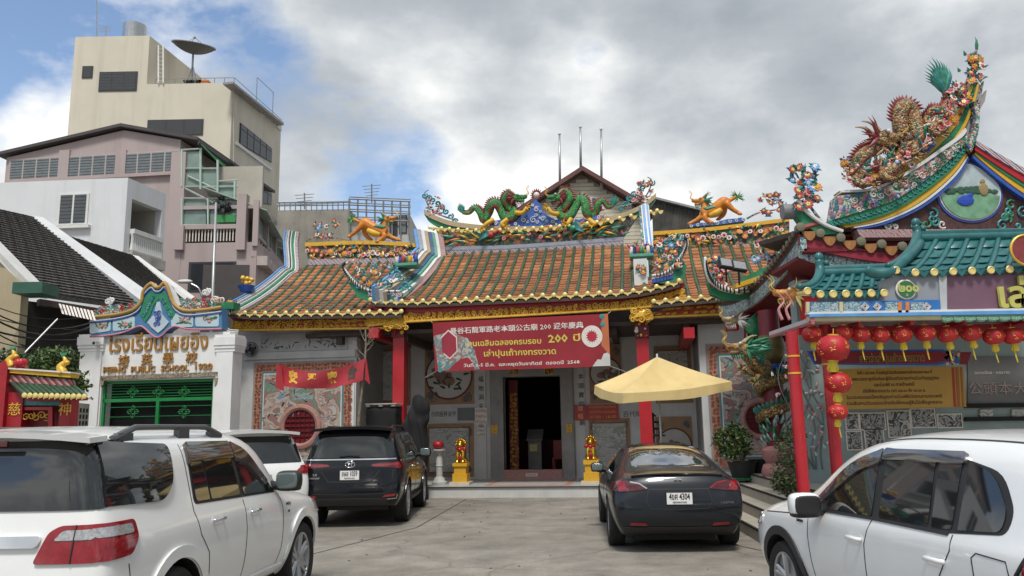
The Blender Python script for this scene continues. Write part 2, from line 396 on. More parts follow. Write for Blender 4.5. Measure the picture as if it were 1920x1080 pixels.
 def decal(s,poly,view,name,m,parent=None,off=.004,step=.07,skirt=.012,flat=None):
  """a panel that follows the body; poly in the (x, z) plane for view L / R, (y, z) for rear B / front F, (x, y) for top T"""
  d={'L':V((0,-1,0)),'R':V((0,1,0)),'B':V((1,0,0)),'F':V((-1,0,0)),'T':V((0,0,-1))}[view]
  to3={'L':lambda a,b:V((a,3,b)),'R':lambda a,b:V((a,-3,b)),'B':lambda a,b:V((-3,a,b)),'F':lambda a,b:V((9,a,b)),'T':lambda a,b:V((a,b,4))}[view]
  bm=bmesh.new();vs=[bm.verts.new((p[0],p[1],0))for p in poly]
  try:bm.faces.new(vs)
  except ValueError:bm.free();return None
  for ax in(0,1):
   lo=min(p[ax]for p in poly);hi=max(p[ax]for p in poly);c=math.floor(lo/step)*step+step
   while c<hi:
    co=[0,0,0];co[ax]=c;no=[0,0,0];no[ax]=1
    bmesh.ops.bisect_plane(bm,geom=bm.verts[:]+bm.edges[:]+bm.faces[:],plane_co=co,plane_no=no);c+=step
  bmesh.ops.triangulate(bm,faces=[f for f in bm.faces if len(f.verts)>4])
  bm.verts.ensure_lookup_table();last=None;nr={}
  for v in bm.verts:
   a,b=v.co.x,v.co.y;h,nn=s.hit(to3(a,b),d)
   if h is None:
    h2,nn,_,_=s.bvh.find_nearest(to3(a,b)+d*2.2);h=h2
   if nn.dot(d)>0:nn=-nn
   v.co=h+nn*off;nr[v]=nn
  if flat or(flat is None and name in('side_window','quarter_window')and view in 'LR'):
# glass is drawn smooth: a gentle curve fitted to the body under it
   ax=0 if view in 'BF' else 1;vv=list(bm.verts);U=np.array([(v.co[1-ax],v.co.z)for v in vv]);Yv=np.array([v.co[ax]for v in vv]);A=np.c_[np.ones(len(vv)),U,U[:,1]**2,U[:,0]**2]
   Ft=A@np.linalg.lstsq(A,Yv,rcond=None)[0];sg=1 if view=='L' else-1;gap=min(.012,float(np.max((Yv-Ft)*sg)))
   for v,q in zip(vv,Ft):v.co[ax]=q+sg*gap
  bnd=[e for e in bm.edges if e.is_boundary]
  r=bmesh.ops.extrude_edge_only(bm,edges=bnd);nv=[g for g in r['geom']if isinstance(g,bmesh.types.BMVert)]
  base={}
  for v in nv:
   best=min((e.other_vert(v)for e in v.link_edges if e.other_vert(v)in nr),key=lambda w:(w.co-v.co).length,default=None)
   if best is not None:v.co=best.co-nr[best]*(off+skirt)
  bmesh.ops.recalc_face_normals(bm,faces=bm.faces)
  me=bpy.data.meshes.new(name);bm.to_mesh(me);bm.free();me.materials.append(MATS[m]if isinstance(m,str)else m)
# outward orientation
  me.polygons.foreach_set('use_smooth',[True]*len(me.polygons));me.set_sharp_from_angle(angle=rad(35))
  o=bpy.data.objects.new(name,me);COL.objects.link(o);o.parent=parent or s.root;WM[o.name]=WM[s.root.name];return o
 def line(s,pts,view,name='panel_gap',m='ink',w=.007,off=.003,parent=None):
  pts=[V(p)for p in pts];L=[];R=[]
  for i,p in enumerate(pts):
   t=(pts[min(i+1,len(pts)-1)]-pts[max(i-1,0)]).normalized();q=V((-t.y,t.x))*w/2;L.append(p+q);R.append(p-q)
  return s.decal(L+R[::-1],view,name,m,parent or s.body,off,.05,.006)
 def arch(s,wx,view,r0,r1,m,name='wheel_arch_trim',a0=-8,a1=188,off=.012,cz=None):
  n=22;cz=s.R if cz is None else cz;A=[rad(a0+(a1-a0)*i/n)for i in range(n+1)]
  poly=[V((wx+cos(a)*r0,cz+sin(a)*r0))for a in A]+[V((wx+cos(a)*r1,cz+sin(a)*r1))for a in reversed(A)]
  return s.decal(poly,view,name,m,s.root,off,.09,.03)
 def wheels(s,wheels,R,wt,sp,rimc):
  t=MB();w=wt/2;rr=R*.70
  t.lathe((0,0,0),[(rr,-w*.8),(R*.93,-w),(R*.985,-w*.8),(R,-w*.4),(R,w*.4),(R*.985,w*.8),(R*.93,w),(rr,w*.8),(rr*.97,0)],36,(0,1,0))
  tm=t.mesh('tyre',[MATS['rubber']],smooth=50)
  r=MB();r.lathe((0,0,0),[(rr*1.0,w*.55),(rr*1.02,w*.85),(rr*.95,w*.82),(rr*.9,w*.3),(rr*.88,-w*.5)],36,(0,1,0))
  r.mi(1).lathe((0,0,0),[(rr*.9,-w*.2),(.01,-w*.25)],24,(0,1,0));r.mi(0)
  for i in range(sp):
   g=2*pi*i/sp
   for dg in(-.13,.13):
    a=V((sin(g),0,cos(g)));b=V((sin(g+dg),0,cos(g+dg)))
    r.tube([a*R*.10+V((0,w*.5,0)),b*rr*.95+V((0,w*.72,0))],[.035,.022],5,flat=.7)
  r.lathe((0,0,0),[(.075,w*.3),(.075,w*.62),(.05,w*.68)],14,(0,1,0))
  rm=r.mesh('rim',[MATS[rimc],MATS['trim_black']],smooth=40)
  s.wheel_objs=[]
  for wx in wheels:
   for sg in(1,-1):
    y=sg*(s.tw-w);rot=Matrix.Identity(4)if sg>0 else Matrix.Rotation(pi,4,'Z')
    e=bpy.data.objects.new('wheel',tm);COL.objects.link(e);e.parent=s.root;e.matrix_local=Matrix.Translation((wx,y,R))@rot;WM[e.name]=WM[s.root.name]@e.matrix_local
    q=bpy.data.objects.new('rim',rm);COL.objects.link(q);q.parent=e
 tw=.90
 def handle(s,x,z,view,m,chrome=True):
  sg=1 if view=='L' else-1;h,n=s.hit((x,sg*3,z),(0,-sg,0));mb=MB()
  s.decal(rpoly([(x-.1,z-.035),(x+.1,z-.035),(x+.1,z+.035),(x-.1,z+.035)],.034),view,'handle_recess',m,s.body,.0015,.05,.004)
  mb.tube(smooth_path([h+V((-.09,sg*.004,0)),h+V((-.07,sg*.035,.004)),h+V((0,sg*.045,.006)),h+V((.07,sg*.035,.002)),h+V((.09,sg*.004,-.002))],3),.016,8,flat=.8)
  return mb.build('door_handle',MATS['chrome' if chrome else m],s.root,True)
 def plate(s,z,w,h,l1,l2,tilt=0,x=None):
  p,n=s.hit((-3,0,z),(1,0,0));x=p.x if x is None else x;mb=MB()
  fx=x-.022;mb.box((fx,-w/2-.008,z-h/2-.008),(x+.03,w/2+.008,z+h/2+.008))
  pl=mb.build('number_plate',MATS['trim_black'],s.root);mb=MB();mb.box((fx-.004,-w/2,z-h/2),(fx-.0005,w/2,z+h/2));mb.build('plate_face',MATS['plate_white'],pl)
  R3=Matrix.Rotation(-pi/2,3,'Z')
  text(l1,h*.78,(fx-.005,0,z+h*.14),MATS['ink'],pl,.001,R3,'plate_lettering',bold=.003,width=w*.82)
  text(l2,h*.26,(fx-.005,0,z-h*.33),MATS['ink'],pl,.001,R3,'plate_lettering',bold=.001,width=w*.55)
 def rear_text(s,t,size,y,z,m='chrome',width=None):
  p,n=s.hit((-3,y,z),(1,0,0));return text(t,size,(p.x-.004,y,z),MATS[m],s.root,.003,Matrix.Rotation(-pi/2,3,'Z'),'badge',bold=.001,width=width)
 def side_text(s,t,size,x,z,view,m='ink',width=None):
  sg=1 if view=='L' else-1;p,n=s.hit((x,sg*3,z),(0,-sg,0))
  return text(t,size,(x,p.y+sg*.003,z),MATS[m],s.root,.002,Matrix.Rotation(pi if sg>0 else 0,3,'Z'),'badge',bold=.001,width=width)
 def mirror(s,x,z,view,m,cap2='trim_black',r=(.075,.125,.095),gm='pale_glass'):
  sg=1 if view=='L' else-1;h,n=s.hit((x,sg*3,z-.02),(0,-sg,0));c=V((x,h.y+sg*(r[1]+.06),z));mb=MB()
  superball(mb,c,r,.55,16,10);mi_=mb.build('wing_mirror',MATS[m],s.root,True)
  mb=MB();mb.tube([h+V((.02,-sg*.03,-.02)),c+V((0,0,-r[2]*.75))],[.045,.035],8);superball(mb,c+V((0,0,-r[2]*.72)),(r[0]*.92,r[1]*.92,r[2]*.35),.5);mb.build('mirror_base',MATS[cap2],mi_,True)
  mb=MB();superball(mb,c+V((-r[0]*.97,0,0)),(.012,r[1]*.86,r[2]*.8),.5);mb.build('mirror_glass',MATS[gm],mi_,True)
 def rail(s,x0,x1,y,lift,m='trim_black',feet=(0,.5,1)):
  for sg in(1,-1):
   mb=MB();pts=[]
   for i in range(13):
    t=i/12;x=x0+(x1-x0)*t;p,n=s.hit((x,sg*y,4),(0,0,-1));pts.append(p+V((0,0,lift*min(1,6*t,6*(1-t))+.005)))
   mb.tube(pts,[.03,.028,.024,.022,.022,.022,.022,.022,.022,.022,.024,.028,.03],8,flat=.9)
   for ft in feet:
    k=min(12,max(0,int(round(ft*12))));q=pts[k];g,n=s.hit((q.x,q.y,4),(0,0,-1));mb.box((q.x-.09,q.y-.022,g.z-.02),(q.x+.09,q.y+.022,q.z))
   mb.build('roof_rail',MATS[m],s.root,40)
def R9(v):return[v]*9 if isinstance(v,(int,float))else list(v)
CY=[.80,.895,.92,.90,.865,.78,.71,.45,0];CZ=[.34,.50,.80,1.06,1.13,1.44,1.66,1.745,1.765]
def sc(l,k):return[a*k for a in l]
def dz(l,d):return[a+d for a in l]
def suv_stations(xr,zroof=0.0,hood=1.12):
 st=[]
 st.append((xr,sc([.80,.88,.89,.865,.82,.72,.66,.44,0],.985),dz([.36,.50,.80,1.04,1.14,1.44,1.63,1.69,1.71],0)))
 st.append(([a+.09 for a in xr],[.80,.895,.915,.89,.85,.755,.69,.45,0],[.36,.5,.8,1.05,1.14,1.44,1.645,1.715,1.735]))
 st.append((R9(.62),CY,CZ[:4]+[1.135,1.44,1.665,1.75,1.77]))
 st.append((R9(1.4),CY,CZ));st.append((R9(2.2),CY,CZ));st.append((R9(2.72),CY,[.34,.5,.8,1.05,1.125,1.43,1.63,1.70,1.72]))
 st.append(([3.0,3.0,3.0,3.0,3.05,2.98,2.95,2.95,2.95],[.80,.9,.92,.9,.865,.80,.72,.45,0],[.34,.5,.8,1.04,1.11,1.30,1.48,1.56,1.575]))
 st.append((R9(3.45),[.80,.9,.925,.9,.85,.76,.66,.42,0],[.34,.5,.8,1.0,1.075,1.12,1.15,1.175,1.18]))
 st.append((R9(3.95),[.80,.9,.925,.89,.83,.74,.60,.36,0],[.34,.5,.8,.98,1.04,1.075,1.10,1.12,1.125]))
 st.append((R9(4.4),[.78,.88,.90,.86,.80,.70,.56,.34,0],[.34,.48,.75,.92,.98,1.01,1.03,1.045,1.05]))
 st.append((R9(4.62),[.66,.76,.78,.74,.68,.6,.48,.3,0],[.36,.46,.70,.84,.89,.915,.93,.945,.95]))
 st=[(xs,ys,[z if z<1.2 else z+zroof for z in zs])for xs,ys,zs in st]
 return st
DLO=[(.30,1.15),(1.18,1.15),(1.28,1.60),(.33,1.62)]
def suv_windows(c,view):
# black frame of the front and rear doors, then the panes
 c.decal(rpoly([(1.32,1.18),(3.02,1.14),(2.86,1.28),(2.42,1.565),(2.2,1.62),(1.36,1.625)],[.05,.02,.1,.2,.1,.06]),view,'window_frame','trim_black',c.body,.003)
 c.decal(rpoly([(1.62,1.195),(2.18,1.18),(2.13,1.585),(1.60,1.595)],.02),view,'side_window','tinted_glass',off=.007)
 c.decal(rpoly([(1.35,1.2),(1.59,1.195),(1.57,1.595),(1.38,1.60)],[.05,.01,.01,.05]),view,'side_window','tinted_glass',off=.007)
 c.decal(rpoly([(2.26,1.18),(2.98,1.155),(2.80,1.29),(2.42,1.53),(2.21,1.585)],[.02,.02,.1,.15,.03]),view,'side_window','tinted_glass',off=.007)
def suv_visor(c,view,m):
 c.decal(rpoly([(1.33,1.47),(1.40,1.50),(2.17,1.50),(2.18,1.635),(1.36,1.645)],[.03,.06,.01,.01,.05]),view,'rain_visor',m,off=.028,skirt=.002)
 c.decal(rpoly([(2.19,1.50),(2.40,1.455),(2.76,1.22),(2.84,1.255),(2.46,1.565),(2.2,1.635)],[.01,.12,.02,.02,.2,.02]),view,'rain_visor',m,off=.028,skirt=.002)
def spoiler(c,x0,x1,w,z,m,drop=.05):
 rows=[]
 for i in range(4):
  t=i/3;row=[]
  for j in range(9):
   y=w*(j/4-1);row.append(V((x0+(x1-x0)*t+.05*(y/w)**2*(1-t),y,z-.045*(y/w)**2-.012*(1-t))))
  rows.append(row)
 mb=MB();mb.slab(rows,(0.01,0,-drop));return mb.build('roof_spoiler',MATS[m],c.root,50)

def build_left_suv():
 Car.sharp_rows={3:.25,13:.25};Car.bulge=.06;Car.tw=.905
 c=Car('white_suv','white SUV nearest the camera on the left with big red and clear tail lamp',LX,LY,LH,suv_stations([.12,.05,.06,.09,.11,.16,.21,.2,.2],.035),'paint_white',(1.02,3.77),.385,.26)
 for v in 'RL':
  suv_windows(c,v);suv_visor(c,v,'smoke_visor')
  c.decal(rpoly([(.20,1.27),(.86,1.25),(1.02,1.36),(1.13,1.645),(.28,1.68)],[.01,.1,.2,.08,.01]),v,'quarter_window','tinted_glass',off=.010,step=.03)
  c.arch(1.02,v,.445,.53,'paint_white',off=.02);c.arch(3.77,v,.445,.53,'paint_white',off=.02)
# door gaps
  c.line([(1.30,1.64),(1.29,1.13),(1.36,.95),(1.50,.80),(1.56,.46)],v);c.line([(2.22,1.14),(2.24,.9),(2.22,.43)],v)
  c.line([(3.10,1.12),(3.14,.95),(3.12,.60),(3.05,.43)],v);c.line([(1.56,.43),(3.05,.40)],v);c.line([(.34,.90),(.38,.70),(.60,.66)],v)
  c.handle(1.66,1.03,v,'paint_white');c.handle(2.42,1.02,v,'paint_white')
  c.mirror(3.0,1.25,v,'trim_black')
  c.decal(rpoly([(.075,.945),(.36,.955),(.45,1.05),(.45,1.17),(.075,1.17)],.04),v,'tail_lamp','lamp_red',off=.016,step=.025)
  c.decal(rpoly([(.11,1.085),(.40,1.085),(.40,1.145),(.11,1.145)],.02),v,'reversing_lamp','lamp_clear',off=.022,step=.025)
  c.side_text('VVT-i',.045,3.30,1.0,v,'trim_black',.13)
  c.side_text('D-4D',.03,3.30,.93,v,'trim_black',.05)
  c.decal(rpoly([(1.6,.40),(3.2,.40),(3.2,.46),(1.6,.46)],.02),v,'side_step','paint_white',off=.03)
  c.decal(rpoly([(4.2,.86),(4.55,.80),(4.5,.93),(4.12,.98)],.04),v,'headlamp','lamp_clear',off=.01)
 for sg in(-1,1):
  P_=lambda L:[(sg*a,b)for a,b in L]
  q=P_([(.46,.945),(.852,.945),(.852,1.05),(.848,1.17),(.60,1.17),(.53,1.13)])
  c.decal(rpoly(q,.03),'B','tail_lamp','lamp_red',off=.018,step=.025);c.decal(rpoly(P_([(.57,1.08),(.80,1.08),(.80,1.14),(.62,1.14)]),.02),'B','reversing_lamp','lamp_clear',off=.024,step=.025)
  c.line(P_([(.69,1.17),(.69,.945)]),'B',off=.026)
  c.line(P_([(.755,1.66),(.80,1.28)]),'B',w=.012,off=.014)
 c.decal(rpoly([(-.81,1.26),(.81,1.26),(.745,1.69),(-.745,1.69)],.03),'B','rear_window','tinted_glass',off=.010,step=.03)
 c.decal(rpoly([(-.47,1.04),(.47,1.04),(.49,1.11),(-.49,1.11)],.02),'B','garnish','chrome',off=.03)
 c.decal(rpoly([(-.72,.60),(.72,.60),(.72,.66),(-.72,.66)],.02),'B','bumper_step','trim_black',off=.02)
 c.decal(rpoly([(-.66,1.20),(.66,1.20),(.62,1.6),(-.62,1.6)],.03),'F','windscreen','tinted_glass',off=.005)
 c.line([(-.80,.72),(.80,.72)],'B');spoiler(c,.09,.34,.70,1.768,'paint_white',.035)
 mb=MB();mb.box((.065,-.2,1.665),(.085,.2,1.70));mb.build('brake_lamp',MATS['lamp_dark'],c.root)
 c.plate(.88,.34,.15,'ฎอ 4217','กรุงเทพมหานคร');c.rail(.5,2.2,.64,.07,'rail_grey',(.08,.55,.95))
 return c
mat('rail_grey',(.10,.105,.11),.4,.3,.1,6)

def build_black_suv():
 Car.sharp_rows={3:.3,13:.3};Car.bulge=.06;Car.tw=.925
 c=Car('black_suv','black SUV parked tail first with long thin red tail lamps',BX,BY,BH,suv_stations([.10,.02,.05,.07,.10,.2,.27,.26,.26],.04),'paint_black',(1.05,3.80),.385,.26)
 for v in 'RL':
  suv_windows(c,v);suv_visor(c,v,'smoke_visor_grey')
  c.decal(rpoly([(.38,1.2),(.95,1.17),(1.22,1.42),(1.26,1.62),(.45,1.64)],[.03,.1,.2,.06,.06]),v,'quarter_window','tinted_glass',off=.006)
  c.arch(1.05,v,.44,.51,'paint_black',off=.02);c.arch(3.8,v,.44,.51,'paint_black',off=.02)
  c.line([(1.29,1.13),(1.36,.95),(1.50,.80),(1.56,.46)],v,m='trim_black');c.line([(2.22,1.14),(2.24,.9),(2.22,.43)],v,m='trim_black')
  c.handle(1.66,1.0,v,'paint_black');c.handle(2.42,1.0,v,'paint_black');c.mirror(2.93,1.22,v,'paint_black')
  c.decal(rpoly([(.08,1.02),(.40,1.05),(.46,1.13),(.10,1.13)],.02),v,'tail_lamp','lamp_red',off=.014,step=.025)
  c.line([(.4,1.155),(1.3,1.14),(3.0,1.118)],v,'belt_trim','chrome',.022,.012,c.root)
  c.decal(rpoly([(1.6,.36),(3.25,.36),(3.25,.44),(1.6,.44)],.02),v,'side_step','trim_black',off=.06)
 for sg in(-1,1):
  P_=lambda L:[(sg*a,b)for a,b in L]
  c.decal(rpoly(P_([(.36,1.065),(.84,1.03),(.85,1.125),(.55,1.125),(.38,1.10)]),.015),'B','tail_lamp','lamp_dark',off=.016)
  c.line(P_([(.40,1.085),(.60,1.085),(.83,1.095)]),'B','lamp_strip','lamp_red',.035,.02,c.root)
  c.decal(rpoly(P_([(.62,.74),(.82,.80),(.83,.86),(.70,.84)]),.02),'B','bumper_fin','paint_black',off=.03)
  c.decal(rpoly(P_([(.58,.53),(.80,.55),(.82,.59),(.62,.57)]),.015),'B','reflector','lamp_red',off=.012)
  c.line(P_([(.52,.49),(.82,.51),(.84,.58)]),'B','lamp_bezel','chrome',.012,.015,c.root)
  c.line(P_([(.52,.99),(.38,.81),(0,.80)]),'B','tailgate_crease','trim_black',.02)
  c.line(P_([(.76,1.0),(.74,.68),(.66,.60),(0,.58)]),'B',m='trim_black',w=.012)
 c.decal(rpoly([(-.77,1.22),(.77,1.22),(.71,1.64),(-.71,1.64)],.04),'B','rear_window','tinted_glass',off=.006)
 c.line([(-.8,1.19),(.8,1.19)],'B','tailgate_trim','chrome',.022,.012,c.root)
 c.decal(rpoly([(-.70,.40),(.70,.40),(.66,.52),(-.66,.52)],.03),'B','bumper_valance','trim_black',off=.02)
 c.decal(rpoly([(-.66,1.20),(.66,1.20),(.62,1.6),(-.62,1.6)],.03),'F','windscreen','tinted_glass',off=.005)
 spoiler(c,.06,.55,.74,1.79,'paint_black',.05)
 p,n=c.hit((-3,0,1.105),(1,0,0));mb=MB()
 for rx,rz,oz in((.085,.055,0),(.03,.05,0),(.05,.02,.028)):
  mb.tube([V((p.x-.014,cos(a)*rx,1.105+oz+sin(a)*rz))for a in[2*pi*i/20 for i in range(21)]],.008,6)
 mb.build('emblem',MATS['chrome'],c.root,True)
 mb=MB();mb.tube([V((p.x-.02,-.16,1.25)),V((p.x+.01,.02,1.262)),V((p.x+.0,.2,1.25))],.014,6);mb.build('rear_wiper',MATS['trim_black'],c.root)
 c.plate(.92,.34,.16,'ขษล 1059','กรุงเทพมหานคร');c.rear_text('2.8',.05,.63,.93,width=.07);c.rear_text('FORTUNER',.04,.63,.87,width=.22);c.rear_text('SPORT',.025,.70,.80,width=.07)
 c.rail(.65,2.5,.62,.05);return c

def build_back_suv():
 Car.sharp_rows={3:.2,13:.2};Car.bulge=.06;Car.tw=.905
 c=Car('white_suv','white SUV half hidden between the near white SUV and the black SUV',WX,WY,WH,suv_stations([.14,.07,.08,.12,.17,.32,.42,.41,.41],-.0),'paint_white',(1.02,3.77),.385,.26)
 for v in 'LR':
  suv_windows(c,v)
  c.decal(rpoly([(.52,1.16),(1.18,1.15),(1.22,1.60),(.72,1.62),(.56,1.45)],[.06,.04,.06,.1,.1]),v,'quarter_window','pale_glass',off=.006)
  c.decal(rpoly([(.12,.98),(.46,1.01),(.38,1.08),(.14,1.12)],.03),v,'tail_lamp','lamp_red',off=.016,step=.025)
  c.line([(1.29,1.13),(1.36,.95),(1.5,.8)],v);c.arch(1.02,v,.44,.5,'paint_white');c.arch(3.77,v,.44,.5,'paint_white');c.mirror(2.93,1.22,v,'paint_white')
 for sg in(-1,1):
  c.decal(rpoly([(sg*.60,1.0),(sg*.84,.97),(sg*.84,1.12),(sg*.70,1.08)],.03),'B','tail_lamp','lamp_red',off=.016,step=.025)
 c.decal(rpoly([(-.76,1.17),(.76,1.17),(.70,1.63),(-.70,1.63)],.04),'B','rear_window','tinted_glass',off=.006)
 spoiler(c,.2,.62,.74,1.75,'paint_white',.05);c.rail(.7,2.5,.62,.05);c.plate(.9,.34,.15,'กจ 8126','กรุงเทพมหานคร');return c

def build_sedan():
 st=[];A=st.append
 A(([.20,.05,.07,.11,.16,.17,.16,.13,.12],[.72,.82,.84,.80,.74,.66,.54,.34,0],[.26,.42,.70,.90,.985,1.01,1.025,1.04,1.045]))
 A(([.28,.16,.18,.24,.28,.28,.27,.25,.24],[.76,.87,.90,.87,.80,.69,.56,.35,0],[.22,.42,.70,.90,.985,1.01,1.028,1.042,1.047]))
 A((R9(.66),[.77,.89,.92,.90,.84,.72,.60,.38,0],[.2,.42,.70,.90,.985,1.045,1.08,1.105,1.112]))
 A((R9(1.10),[.78,.90,.925,.905,.85,.72,.60,.38,0],[.2,.42,.70,.90,.98,1.12,1.215,1.265,1.28]))
 A((R9(1.65),[.78,.90,.92,.90,.85,.70,.58,.37,0],[.2,.42,.70,.89,.965,1.19,1.335,1.39,1.405]))
 A((R9(2.25),[.78,.90,.92,.90,.85,.70,.58,.37,0],[.2,.42,.70,.88,.95,1.2,1.375,1.43,1.445]))
 A((R9(2.75),[.78,.90,.92,.90,.85,.72,.60,.38,0],[.2,.42,.70,.87,.94,1.16,1.32,1.375,1.39]))
 A((R9(3.55),[.78,.90,.925,.90,.85,.76,.64,.4,0],[.2,.42,.70,.85,.91,.96,1.0,1.025,1.03]))
 A((R9(4.1),[.77,.89,.915,.88,.82,.72,.58,.35,0],[.2,.4,.66,.80,.86,.885,.90,.915,.92]))
 A((R9(4.5),[.72,.82,.84,.8,.74,.64,.5,.32,0],[.22,.38,.56,.67,.72,.745,.76,.775,.78]))
 A((R9(4.68),[.5,.6,.62,.6,.56,.5,.4,.25,0],[.26,.36,.5,.58,.62,.64,.65,.66,.665]))
 Car.sharp_rows={3:.3,13:.3};Car.bulge=.09;Car.tw=.92
 c=Car('grey_sedan','dark grey fastback sedan parked tail first under the yellow umbrella',TX,TY,TH,st,'paint_grey',(.99,3.865),.335,.235,10,'rim_metal',.05)
 for v in 'RL':
  c.decal(rpoly([(.95,.99),(3.30,.935),(2.75,1.25),(2.3,1.36),(1.7,1.345),(1.15,1.14)],[.03,.02,.2,.3,.3,.2]),v,'window_frame','trim_black',c.body,.003)
  c.decal(rpoly([(1.0,1.0),(2.05,.975),(2.03,1.34),(1.75,1.325),(1.2,1.13)],[.03,.02,.02,.25,.15]),v,'side_window','tinted_glass',off=.006)
  c.decal(rpoly([(2.12,.972),(3.18,.95),(2.72,1.23),(2.3,1.335),(2.10,1.34)],[.02,.02,.2,.2,.02]),v,'side_window','tinted_glass',off=.006)
  c.line([(1.1,.98),(1.22,.75),(1.38,.62),(1.42,.3)],v,m='ink');c.line([(2.1,.97),(2.12,.7),(2.1,.3)],v)
  c.mirror(2.85,1.02,v,'paint_grey',r=(.09,.11,.075));c.arch(.99,v,.385,.40,'trim_black',off=.004);c.arch(3.865,v,.385,.40,'trim_black',off=.004)
  c.decal(rpoly([(.12,.82),(.30,.84),(.40,.94),(.14,.96)],.03),v,'tail_lamp','lamp_dark',off=.01)
  c.line([(.7,.22),(3.4,.22)],v,'sill_trim','trim_black',.08,.01,c.root)
 for sg in(-1,1):
  P_=lambda L:[(sg*a,b)for a,b in L]
  c.decal(rpoly(P_([(.40,.855),(.80,.815),(.82,.95),(.70,.965),(.50,.93)]),.03),'B','tail_lamp','lamp_dark',off=.014,step=.025)
  c.decal(rpoly(P_([(.66,.835),(.79,.83),(.805,.94),(.72,.95),(.69,.87)]),.02),'B','lamp_strip','lamp_red',off=.017)
  c.line(P_([(.42,.862),(.52,.925),(.64,.945)]),'B','lamp_strip','lamp_clear' if sg>0 else 'lamp_red',.018,.018,c.root)
  c.line(P_([(.40,.85),(.44,.70),(.38,.60),(0,.59)]),'B',m='ink',w=.01)
  c.decal(rpoly(P_([(.42,.375),(.66,.385),(.66,.415),(.46,.41)]),.01),'B','reflector','lamp_red',off=.008)
  c.decal(rpoly(P_([(.48,.60),(.80,.62),(.78,.66),(.5,.64)]),.02),'B','bumper_crease','paint_grey',off=.012)
 c.line([(-.42,.855),(.42,.855)],'B','tailgate_gap','ink',.016)
 rear=rpoly([(.70,.56),(1.98,.50),(1.98,-.50),(.70,-.56)],[.1,.1,.1,.1]);c.decal(rear,'T','rear_window','bright_glass',off=.005)
 c.decal(rpoly([(2.05,.50),(2.6,.5),(2.6,-.5),(2.05,-.5)],.08),'T','roof_glass','tinted_glass',off=.004)
 c.decal(rpoly([(2.78,.52),(3.48,.6),(3.48,-.6),(2.78,-.52)],.08),'T','windscreen','tinted_glass',off=.004)
 c.decal(rpoly([(-.72,.22),(.72,.22),(.76,.36),(-.76,.36)],.03),'B','diffuser','trim_black',off=.012)
 mb=MB();rows=[]
 for i in range(3):
  rows.append([V((.10+.09*i+.05*(y/.62)**2,y,1.065-.006*i-.03*(y/.62)**2-(0 if i==0 else .012*i)))for y in[.62*(j/4-1)for j in range(9)]])
 mb.slab(rows,(0,0,-.02));mb.build('lip_spoiler',MATS['paint_black'],c.root,50)
 p,n=c.hit((-3,0,.955),(1,0,0));mb=MB();x=p.x-.01
 mb.tube([V((x,-.05,.975)),V((x,0,.985)),V((x,.05,.975))],.007,5);mb.tube([V((x,0,.97)),V((x,0,.915))],[.011,.002],5);mb.build('emblem',MATS['chrome'],c.root)
 c.plate(.735,.34,.15,'4ขศ 4304','กรุงเทพมหานคร');c.rear_text('DUAL MOTOR',.04,-.6,.67,width=.26)
 return c

